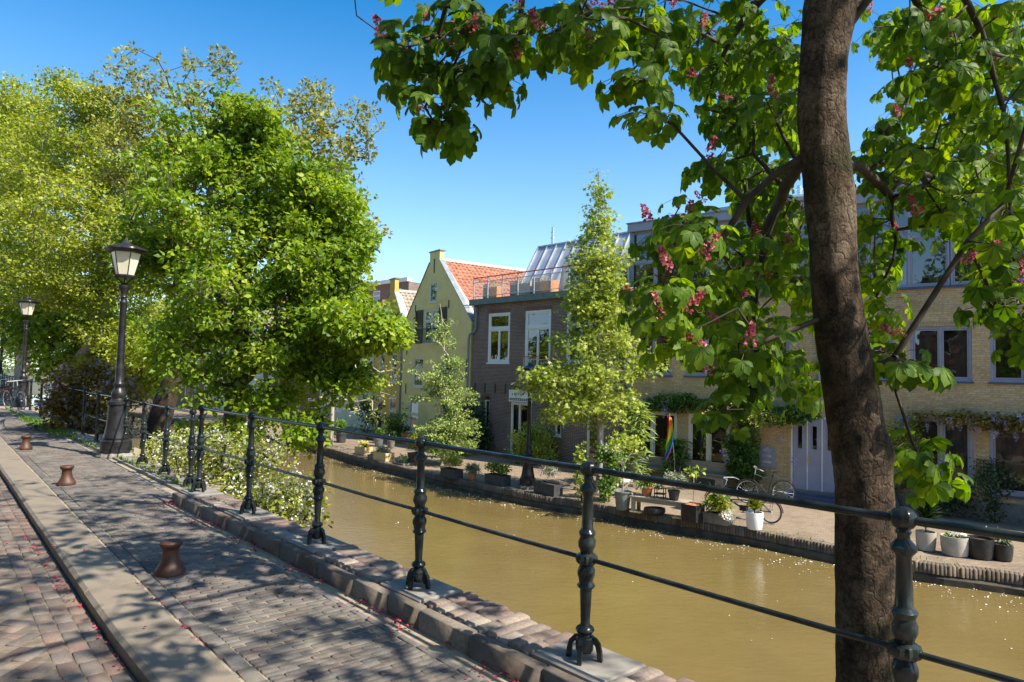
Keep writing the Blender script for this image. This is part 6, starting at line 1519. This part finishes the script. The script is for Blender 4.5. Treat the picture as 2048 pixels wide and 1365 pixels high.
tree('bronze_tree', tuple(base), 'tall leaning tree with bronze-tipped young leaves showing above the linden', 'tree', None,
     [base, P_(305, 900, by), P_(330, 810, by), P_(352, 745, by), P_(385, 640, by), P_(410, 500, by), P_(420, 380, by)], [.34, .30, .27, .25, .2, .14, .08],
     [(P_(480, 330, by + 1), (190 * k, 1.5, 95 * k), 1.0), (P_(620, 420, by + 1), (105 * k, 1.4, 90 * k), .8), (P_(300, 330, by + .5), (110 * k, 1.5, 90 * k), .8)], 280, 50, .10, MT['L_olive'], MT['twig'], .0055, 'simple', clr=(.24, .24, .17), gap=.5, seed=81, step=.6, arch=-.03, extra=ex + ex2 + ex3, up=.5, droop=.1, pull=.02, wob=.05,
     limbs=((4, [P_(330, 500, by), P_(300, 400, by), P_(290, 320, by)]), (5, [P_(500, 400, by), P_(580, 320, by), P_(630, 280, by)]), (5, [P_(560, 450, by), P_(650, 380, by), P_(690, 320, by)]), (6, [P_(400, 300, by), P_(380, 220, by)])))
# yellow-green elms at the left
ey = 26.5; k = ey / 1365; base = np.array(TN(33, 4.9, ZN)); 
tree('elm_tree', tuple(base), 'yellow-green elm behind the tall lamp, nearer of the two left trees', 'tree', None,
     [base, np.array(base) + [0, 0, 2.2], P_(205, 640, base[1]), P_(200, 500, base[1]), P_(190, 380, base[1]), P_(180, 280, base[1])], [.3, .27, .24, .2, .13, .06],
     [(P_(190, 230, ey), (85 * k, 1.4, 60 * k), .8), (P_(100, 330, ey), (130 * k, 2.0, 90 * k), 1.4), (P_(240, 340, ey), (95 * k, 1.6, 90 * k), 1.0), (P_(150, 450, ey - 1), (150 * k, 2.0, 90 * k), 1.5), (P_(260, 500, ey - .5), (80 * k, 1.4, 90 * k), .9), (P_(90, 560, ey - 1), (120 * k, 1.8, 70 * k), 1.0), (P_(210, 620, ey), (110 * k, 1.6, 70 * k), 1.0), (P_(270, 700, ey), (90 * k, 1.5, 50 * k), .6), (P_(120, 170, ey), (22 * k, .6, 30 * k), .12)], 1250, 46, .115, MT['L_elm'], MT['greytwig'], .007, 'simple', clr=(.54, .52, .2), gap=.35, seed=82, step=.6, arch=.1, up=1.1, droop=.1)
ey = 33; k = ey / 1365; base = np.array(TN(44, 5.0, ZN))
tree('elm_tree', tuple(base), 'taller elm with pale fine top twigs, cut by the left frame edge', 'tree', None,
     [base, np.array(base) + [0, 0, 3], np.array(base) + [.2, 0, 6], np.array(base) + [0, .2, 9], np.array(base) + [-.2, 0, 12]], [.38, .33, .26, .17, .06],
     [(P_(30, 220, ey), (75 * k, 1.8, 62 * k), .8), (P_(-30, 330, ey), (130 * k, 3.2, 100 * k), 1.3), (P_(110, 330, ey), (120 * k, 2.8, 110 * k), 1.0), (P_(30, 480, ey), (150 * k, 3.2, 110 * k), 1.4), (P_(-60, 560, ey), (120 * k, 2.2, 100 * k), .9), (P_(90, 620, ey), (120 * k, 2, 60 * k), .8)], 1000, 46, .15, MT['L_elm'], MT['greytwig'], .008, 'simple', clr=(.66, .66, .3), gap=.3, seed=83, step=.8, arch=.08)
# lower, greener trees filling the view behind
for i, (bx, Y, pts, mt, lab, n_) in enumerate((
    (150, 28.5, [((160, 650), 85, 55), ((80, 680), 75, 45), ((250, 690), 70, 50), ((60, 620), 70, 55), ((330, 700), 60, 60), ((200, 735), 120, 32), ((90, 725), 50, 26), ((290, 760), 60, 26)], 'L_linden', 'lower green tree behind the copper shrub and the parked bicycle', 430),
    (170, 60, [((100, 690), 190, 70), ((330, 680), 150, 80), ((-60, 680), 120, 80), ((480, 700), 120, 80)], 'L_green', 'hazy dark tree group closing the canal in the distance', 420),
    (560, 46, [((560, 600), 150, 150), ((440, 560), 120, 150), ((640, 520), 80, 110)], 'L_green', 'dark green tree far behind the linden along the canal', 260),
    (300, 38, [((300, 560), 120, 140), ((200, 520), 110, 150), ((380, 640), 110, 90), ((290, 740), 90, 50)], 'L_green', 'mid-green tree far behind the leaning trunk', 300),
    (40, 48, [((40, 520), 130, 150), ((-20, 420), 110, 150), ((120, 600), 110, 110), ((20, 690), 110, 45)], 'L_green', 'dark green tree at the far left bend of the canal', 260))):
    k = Y / 1365; b0 = np.array(at_y(bx, 700, Y)); b0[2] = ZN if i == 0 else ZQ
    topy = min(p[0][1] for p in pts)
    tree('canal_tree', tuple(b0), lab, 'tree', 'trees along the canal in the distance', [b0, b0 + [0, 0, 2.5], P_(bx, topy + 20, Y)], [.3, .25, .08], [(P_(x, y, Y), (rx * k, rx * k * .8, ry * k), rx * ry / 1e4) for (x, y), rx, ry in pts], n_, 30, .16 + .0012 * Y, MT[mt], MT['bark_d'], .01, 'simple', clr=(.028 * Y ** .9, .028 * Y ** .9, .02 * Y ** .9), gap=.3, seed=90 + i, step=1.0)
# grass and weeds at the foot of the railing near the bicycle, and along the joint of the quay edge
rg_ = np.random.default_rng(95); n = 2600
T_ = np.concatenate([rg_.uniform(18.3, 25, 1500), rg_.uniform(9.3, 30, n - 1500)]); q = rg_.random(n); N_ = np.where(np.arange(n) < 1500, 2.75 + .55 * q, 2.98 + .05 * q)
P = np.stack([-math.sin(SA) * T_ + math.cos(SA) * N_, math.cos(SA) * T_ + math.sin(SA) * N_, np.full(n, -.005)], 1)
D = rg_.normal(size=(n, 3)) * [.5, .5, .2] + [0, 0, 1]; v, f = scatter(LT['narrow'], P, D, rg_.normal(size=(n, 3)), .05 + .07 * rg_.random(n)); tag(np_mesh('grass', v, f, MT['L_green']), kind='stuff')
i_ = rg_.integers(6, len(QC) - 25, 2400); P = np.array([tuple(QC[i] + QN[i] * (.14 + abs(rg_.normal()) * .12) + Vector((rg_.normal() * .15, rg_.normal() * .15, ZQ + .0))) for i in i_])
D = rg_.normal(size=(2400, 3)) * [.6, .6, .2] + [0, 0, .8]; keep = (np.sin(P[:, 0] * 2.3) + np.sin(P[:, 0] * .9 + 2)) > .1; P, D = P[keep], D[keep]
v, f = scatter(LT['narrow'], P, D, rg_.normal(size=(len(P), 3)), .04 + .06 * rg_.random(len(P))); tag(np_mesh('weeds', v, f, MT['L_green']), kind='stuff')

# ================================================================== THE RED CHESTNUT
CY = 4.15
trk = [(1675, 1900, .245), (1732, 1600, .22), (1735, 1365, .188), (1732, 1230, .186), (1729, 1100, .186), (1727, 1000, .180), (1722, 930, .180), (1710, 850, .170), (1698, 760, .170), (1683, 670, .164), (1669, 570, .152), (1664, 480, .150), (1659, 400, .153), (1649, 300, .148), (1643, 220, .144), (1648, 120, .146), (1660, 20, .165), (1668, -60, .15), (1665, -250, .125), (1655, -480, .10), (1650, -800, .06), (1650, -1050, .02)]
tp = [np.array(at_y(x, y, CY)) for x, y, _ in trk]; tr_ = [r * (.95 if y < 420 else .89) for _, y, r in trk]
tp[0][2] = ZN - .05; tp[0][0] = tp[1][0]; tr_[0] = .27
ce = empty('red_chestnut_tree', tuple(tp[0]), 0, 'red-flowering horse chestnut, its dark trunk just behind the near railing', 'tree'); co = tp[0].copy()
m, nt, b = newmat('old_chestnut_bark')
tc = N(nt, 'ShaderNodeTexCoord'); mp = N(nt, 'ShaderNodeMapping'); mp.inputs['Scale'].default_value = (1, 1, .22); nt.links.new(tc.outputs['Object'], mp.inputs[0])
f1 = noise(nt, 26, 6, .72, vec=mp.outputs[0], dist=1.0); f2 = noise(nt, 3.4, 6, .72); f3 = noise(nt, 75, 4); f4 = noise(nt, 1.6, 4, .6)
wv = N(nt, 'ShaderNodeVectorMath', operation='MULTIPLY_ADD'); nz = N(nt, 'ShaderNodeTexNoise'); nz.inputs['Scale'].default_value = 9; nt.links.new(tc.outputs['Object'], nz.inputs['Vector'])
nt.links.new(nz.outputs['Color'], wv.inputs[0]); wv.inputs[1].default_value = (.22, .22, .12); nt.links.new(mp.outputs[0], wv.inputs[2])
vo = N(nt, 'ShaderNodeTexVoronoi', feature='DISTANCE_TO_EDGE'); vo.inputs['Scale'].default_value = 10; nt.links.new(wv.outputs[0], vo.inputs['Vector'])
crack = ramp(nt, vo.outputs['Distance'], [(.0, (.45, .43, .40)), (.05, (.92, .92, .92)), (.2, (1, 1, 1))])
cA = ramp(nt, f2, [(.40, (.028, .022, .014)), (.50, (.080, .055, .037)), (.64, (.17, .13, .092))])
mx = N(nt, 'ShaderNodeMix', data_type='RGBA', blend_type='MULTIPLY'); mx.inputs[0].default_value = 1; nt.links.new(cA, mx.inputs[6]); nt.links.new(crack, mx.inputs[7])
mg = N(nt, 'ShaderNodeMix', data_type='RGBA', blend_type='MIX'); nt.links.new(ramp(nt, f4, [(.56, (0, 0, 0)), (.66, (.6, .6, .6))]), mg.inputs[0]); nt.links.new(mx.outputs[2], mg.inputs[6]); mg.inputs[7].default_value = (.038, .042, .016, 1)
mf = N(nt, 'ShaderNodeMix', data_type='RGBA', blend_type='MULTIPLY'); mf.inputs[0].default_value = .8; nt.links.new(mg.outputs[2], mf.inputs[6]); nt.links.new(ramp(nt, f3, [(.35, (.6, .6, .6)), (.65, (1.25, 1.25, 1.2))]), mf.inputs[7])
nt.links.new(mf.outputs[2], b.inputs['Base Color']); b.inputs['Roughness'].default_value = .9; b.inputs['Specular IOR Level'].default_value = .2
c2 = N(nt, 'ShaderNodeMath', operation='MINIMUM'); nt.links.new(vo.outputs['Distance'], c2.inputs[0]); c2.inputs[1].default_value = .12
c3 = N(nt, 'ShaderNodeMath', operation='MULTIPLY_ADD'); nt.links.new(c2.outputs[0], c3.inputs[0]); c3.inputs[1].default_value = 2.2; nt.links.new(f1, c3.inputs[2])
ad = N(nt, 'ShaderNodeMath', operation='MULTIPLY_ADD'); ad.inputs[1].default_value = .35; nt.links.new(f3, ad.inputs[0]); nt.links.new(c3.outputs[0], ad.inputs[2]); bump(nt, b, ad.outputs[0], .9, .022)
MT['oldbark'] = m
tv, tf = smooth_tube([p - co for p in tp], tr_, 40, 8, .022, 5, 3)
# burls and scars low on the trunk
for (px, py, s, r) in ((1752, 800, .012, .14), (1745, 870, .012, .10), (1775, 905, .03, .09), (1700, 560, .008, .1), (1690, 855, .012, .06), (1650, 300, .008, .05)):
    c = np.array(at_y(px, py, CY - .10)) - co; d = np.linalg.norm(tv - c, axis=1); w_ = np.exp(-(d / r) ** 2)[:, None]; dirn = unit((tv - c) + 1e-6); ax = np.array([tp[8][0] - co[0], tp[8][1] - co[1]])
    out = np.concatenate([tv[:, :2] - ax, np.zeros((len(tv), 1))], 1); tv = tv + unit(out) * w_ * s
np_mesh('trunk', tv, tf, MT['oldbark'], ce, True)
rgc = np.random.default_rng(101)
sk = Skeleton([p - co for p in tp[:20]])
# main limbs (pixel, pixel, depth) with real depth so that the crown stands all round the trunk
def PL(x, y, Y): return np.array(at_y(x, y, Y)) - co
sk.limb(13, [PL(1590, 320, 4.2), PL(1545, 350, 4.3), PL(1490, 400, 4.4), PL(1440, 480, 4.5), PL(1380, 530, 4.6), PL(1330, 580, 4.5)])
sk.limb(13, [PL(1600, 330, 4.5), PL(1560, 400, 5.0), PL(1530, 480, 5.5), PL(1510, 600, 5.8), PL(1500, 700, 5.8)])
sk.limb(16, [PL(1610, -80, 4.3), PL(1500, -150, 4.4), PL(1350, -150, 4.4), PL(1200, -90, 4.4), PL(1050, -50, 4.4), PL(930, 0, 4.4)])
sk.limb(16, [PL(1620, -60, 4.6), PL(1520, 0, 5.2), PL(1440, 120, 5.6), PL(1400, 250, 5.8)])
sk.limb(15, [PL(1720, 20, 4.1), PL(1780, -60, 4.0), PL(1880, -80, 4.2), PL(1960, 60, 4.5), PL(2010, 250, 4.6), PL(2020, 420, 4.6), PL(2030, 540, 4.5)])
sk.limb(15, [PL(1740, -20, 4.6), PL(1820, -20, 5.0), PL(1860, 120, 5.4), PL(1880, 250, 5.6), PL(1850, 330, 5.6)])
sk.limb(12, [PL(1690, 330, 4.8), PL(1740, 350, 5.2), PL(1780, 400, 5.4), PL(1790, 520, 5.3)])
for a, L, up_ in ((150, 4.5, 1.5), (200, 5, 1.2), (250, 5, 1.4), (300, 5.5, 1.4), (350, 5, 1.5), (40, 5, 1.6), (100, 4.5, 1.8)):
    a = R(a); s0 = sk.p[17]; sk.limb(17, [s0 + np.array([math.cos(a) * L * q, math.sin(a) * L * q, up_ * math.sin(q * 2.2)]) for q in (.2, .4, .6, .8, 1)])
# twig ends in view: ellipses in the photograph, each with its own range of distance
EL = [(835, 60, 45, 60, 7, 4.2, 4.9), (900, 50, 60, 60, 9, 4.1, 5.0), (960, 60, 50, 70, 8, 4.2, 5.0), (880, 150, 60, 40, 7, 4.2, 4.8), (950, 160, 60, 35, 7, 4.2, 4.9), (1000, 110, 45, 50, 6, 4.1, 4.8), (1045, 40, 35, 45, 4, 4.2, 4.8), (870, 225, 32, 30, 4, 4.3, 4.6), (905, 262, 16, 18, 2, 4.3, 4.5), (790, 95, 14, 14, 2, 4.4, 4.6), (860, 190, 25, 30, 3, 4.2, 4.6),
      (1105, 35, 30, 35, 4, 4.1, 4.9), (1160, 50, 45, 50, 7, 4.0, 5.0), (1230, 50, 55, 50, 8, 4.0, 5.0), (1290, 60, 35, 50, 5, 4.2, 5.0), (1165, 95, 20, 25, 2, 4.0, 4.4), (1250, 140, 32, 28, 4, 4.0, 4.5), (1295, 150, 18, 25, 2, 4.1, 4.5), (1300, 235, 38, 18, 5, 4.7, 5.6), (1330, 40, 30, 40, 4, 4.4, 5.2),
      (1400, 90, 60, 70, 14, 4.2, 6.2), (1490, 80, 80, 80, 20, 4.2, 6.8), (1570, 110, 45, 100, 14, 4.3, 6.8), (1440, 170, 55, 45, 11, 4.3, 6.2), (1520, 230, 70, 60, 16, 4.3, 6.6), (1450, 235, 30, 25, 4, 4.6, 6), (1575, 280, 35, 60, 8, 4.6, 6.5), (1560, 200, 40, 50, 7, 4.3, 5),
      (1500, 350, 90, 50, 13, 4.4, 6.6), (1440, 340, 25, 20, 3, 4.6, 5.4), (1420, 430, 90, 45, 12, 4.1, 5.8), (1520, 430, 75, 60, 15, 4.2, 6.6), (1590, 420, 40, 80, 10, 4.4, 6.6), (1380, 480, 60, 45, 9, 4.0, 5.2), (1320, 450, 22, 20, 2, 4.2, 4.7), (1350, 560, 55, 45, 9, 4.0, 5.0), (1440, 540, 70, 50, 13, 4.0, 6.0), (1540, 530, 70, 50, 13, 4.2, 6.4), (1310, 620, 40, 30, 6, 4.0, 4.6), (1345, 660, 35, 30, 4, 4.0, 4.5), (1420, 620, 60, 40, 10, 4.0, 5.6), (1500, 620, 60, 45, 9, 4.2, 6.0), (1590, 600, 35, 70, 8, 4.6, 6.4), (1470, 700, 55, 45, 9, 4.0, 5.4), (1550, 700, 60, 40, 7, 4.2, 5.8), (1600, 760, 32, 40, 5, 4.6, 5.8), (1500, 770, 50, 28, 5, 4.0, 5.0), (1455, 800, 24, 25, 2, 3.9, 4.3),
      (1790, 40, 55, 60, 10, 4.3, 6.5), (1870, 60, 60, 70, 14, 4.2, 6.5), (1960, 80, 70, 90, 20, 3.6, 6.2), (2030, 100, 50, 120, 16, 3.4, 5.6), (1800, 110, 50, 30, 4, 4.6, 6.4), (1850, 180, 70, 45, 10, 4.2, 6.2), (1950, 220, 80, 60, 17, 3.6, 6.2), (1790, 250, 40, 30, 5, 4.4, 6.2), (1850, 290, 80, 45, 12, 4.4, 6.4), (1930, 340, 80, 50, 12, 4.2, 6.2), (2030, 300, 45, 70, 10, 3.8, 5.6), (1770, 340, 55, 40, 8, 4.6, 6.4), (1740, 300, 28, 24, 3, 4.6, 6.2), (1830, 400, 85, 35, 8, 4.3, 6.0), (1930, 430, 60, 30, 6, 4.2, 5.6), (2020, 400, 40, 35, 5, 3.9, 5.0), (1760, 450, 45, 50, 7, 4.6, 6.2), (2010, 500, 45, 35, 6, 3.9, 4.7), (1980, 560, 25, 25, 3, 3.9, 4.5), (2020, 590, 35, 35, 5, 3.9, 4.5), (2040, 650, 20, 25, 2, 4.0, 4.4), (1740, 540, 28, 40, 4, 4.7, 5.8), (1755, 620, 30, 35, 5, 4.6, 5.6), (1745, 690, 20, 30, 2, 4.3, 5.0), (1800, 710, 38, 24, 4, 4.0, 4.4), (1828, 735, 20, 18, 2, 4.0, 4.3), (1825, 915, 30, 35, 4, 4.25, 4.6), (1850, 940, 20, 28, 2, 4.3, 4.5), (1900, 130, 60, 60, 8, 4.0, 5.0)]
tgt = []
for cx, cy, rx, ry, n, y0, y1 in EL:
    far_ = cx > 1340 and y1 > 5.5
    if far_: y0 += .7; y1 += 1.3
    for _ in range(max(1, int(n * (.1 + .95 if far_ else .9) + rgc.random()))):
        a = rgc.random() * 6.283; q = math.sqrt(rgc.random()); tgt.append(np.array(at_y(cx + rx * q * math.cos(a), cy + ry * q * math.sin(a), rgc.uniform(y0, y1))) - co)
n_view = len(tgt)
# the rest of the crown, overhead and round behind the viewer: it casts the dappled shade
cc = np.array([2.0, 3.4, 6.2]) - co
cnt = 0
while cnt < 600:
    d = rgc.normal(size=3); d /= np.linalg.norm(d); p = cc + d * np.array([6.0, 5.8, 3.1]) * rgc.random() ** .4
    w = p + co
    if w[2] < 3.1: continue
    if np.hypot(w[0], w[1]) < 1.2 and w[2] < 4: continue
    x_, y_, z_ = to_px(w)
    if z_ > .2 and -60 < x_ < 2110 and -90 < y_ < 1400: continue
    g_ = math.sin(w[0] * 1.9 + 1) + math.sin(w[1] * 2.1) + math.sin(w[0] * 3.1 - w[1] * 2.7)
    if g_ < -1.0: continue
    tgt.append(p); cnt += 1
sk.grow(tgt, .2, .2, 8, rgc, .15, .3)
bv, bf = sk.mesh(.0042, .0036, skip=20, sides=7, rmax=.05, ex=.47)
np_mesh('branches', bv, bf, MT['twig'], ce, True)
Pp = []; Dd = []; Nn_ = []; Ss = []; pet = MB()
for i, t in enumerate(tgt):
    n = rgc.integers(4, 8); hd = rgc.random() * 6.28
    for q in range(n):
        a = hd + q * 6.283 / n + rgc.normal() * .3; el_ = rgc.normal() * .35 - .05
        d = np.array([math.cos(a) * math.cos(el_), math.sin(a) * math.cos(el_), math.sin(el_)]); L = .07 + .15 * rgc.random()
        p = t + d * L + [0, 0, -.02]
        if i < n_view: pet.tube([tuple(t), tuple(t + d * L * .5 + [0, 0, .012]), tuple(p)], .0022, 3, cap=False)
        dr_ = .45 + .95 * rgc.random()                          # how far the leaflets hang down
        ax = d * math.cos(dr_) + np.array([0, 0, -1]) * math.sin(dr_); nn_ = d * math.sin(dr_) + np.array([0, 0, 1]) * math.cos(dr_)
        Pp.append(p); Dd.append(ax + rgc.normal(size=3) * .12); Nn_.append(nn_ + rgc.normal(size=3) * .22); Ss.append(.110 * (.7 + .55 * rgc.random()))
v, f = scatter(LT['palm'], np.array(Pp), np.array(Dd), np.array(Nn_), np.array(Ss))
np_mesh('crown', v, f, MT['L_chest'], ce)
pet.build('leaf_stalks', MT['twig'], ce)
# red flower candles at visible twig ends
FL = [(770, 85), (850, 35), (845, 120), (905, 105), (1028, 20), (1085, 62), (1030, 120), (940, 60), (1205, 95), (1240, 15), (1405, 55), (1385, 150), (1462, 200), (1550, 200), (1410, 320), (1300, 445), (1410, 405), (1370, 440), (1520, 485), (1495, 545), (1405, 515), (1340, 540), (1370, 625), (1440, 640), (1485, 590), (1275, 605), (1410, 695), (1320, 635), (1415, 750), (1500, 690), (1545, 550), (1585, 490), (1830, 155), (1905, 80), (1920, 205), (2030, 130), (1850, 35), (1800, 230), (1900, 345), (1930, 530), (2025, 545), (1975, 530), (2045, 600), (1790, 470), (1745, 660), (1810, 670), (1840, 430), (1985, 60), (1740, 25), (1760, 140), (1690, 60), (2040, 560), (1880, 320), (840, 225), (895, 90), (1080, 40), (1210, 20), (1340, 15)]
protos = []
for i, (px, py) in enumerate(FL):
    if i < 4:
        n = 58; tt = rgc.random(n); a = rgc.random(n) * 6.28; rr = (.042 * (1 - .75 * tt) + .006) * (.5 + .5 * rgc.random(n))
        P = np.stack([rr * np.cos(a), rr * np.sin(a), tt * .19], 1)
        fv = [scatter(LT['petal'], P, np.stack([np.cos(a), np.sin(a), .2 * np.ones(n)], 1), rgc.normal(size=(n, 3)), .017 + .008 * rgc.random(n)), scatter(LT['petal'], P + rgc.normal(size=(n, 3)) * .005, rgc.normal(size=(n, 3)), rgc.normal(size=(n, 3)), .014 * np.ones(n))]
        v, f = merge(fv); o = np_mesh('blossom', v, f, MT['F_pink'], ce); protos.append(o)
        st = MB(); st.tube([(0, 0, -.05), (0, 0, .19)], .003, 5); st.build('stalk', MT['twig'], o)
    else: o = bpy.data.objects.new('blossom', protos[i % 4].data); COL.objects.link(o); o.parent = ce
    # sit on the closest twig end
    w = [t for t in tgt[:n_view]]; best = min(w, key=lambda t: (to_px(t + co)[0] - px) ** 2 + (to_px(t + co)[1] - py) ** 2 + 400 * (t[1] + co[1] - 3.8))
    x_, y_, z_ = to_px(best + co); p = np.array(at_y(px, py, best[1] + co[1] - .12)) - co if (abs(x_ - px) < 60 and abs(y_ - py) < 60) else best + np.array([0, -.1, .05])
    o.location = tuple(p); s = rgc.uniform(.6, 1.0); o.scale = (s, s, s); o.rotation_euler = (rgc.normal() * .5, rgc.normal() * .5, rgc.random() * 6)

# trees on the street side behind the viewer (mirrored in the windows and on the water, shading the road)
for i, (t_, n_, H_, r_, lab) in enumerate(((-13, -7.2, 15, 3.4, 'tall street tree behind the viewer, farthest to the right'), (-5.5, -7.2, 16, 3.4, 'tall street tree directly behind the viewer'), (2.5, -7.2, 15, 3.2, 'tall street tree behind the viewer to the left'), (10.5, -7.3, 14, 3.2, 'tall street tree beyond the left frame edge'), (-20, 4.3, 9, 3.4, 'canal-side tree far behind the viewer'))):
    b0 = np.array(TN(t_, n_, -.1)); zc = H_ * .62
    tree('street_tree', tuple(b0), lab, 'tree', 'trees behind the viewer', [b0, b0 + [0, 0, 3], b0 + [0, 0, H_ - 1.5]], [.25, .2, .06], [(b0 + [0, 0, zc], (r_, r_, H_ * .38), 1)], 190, 34, .2, MT['L_green'], MT['bark_d'], .01, 'simple', clr=(.7, .7, .5), seed=110 + i, step=.8)
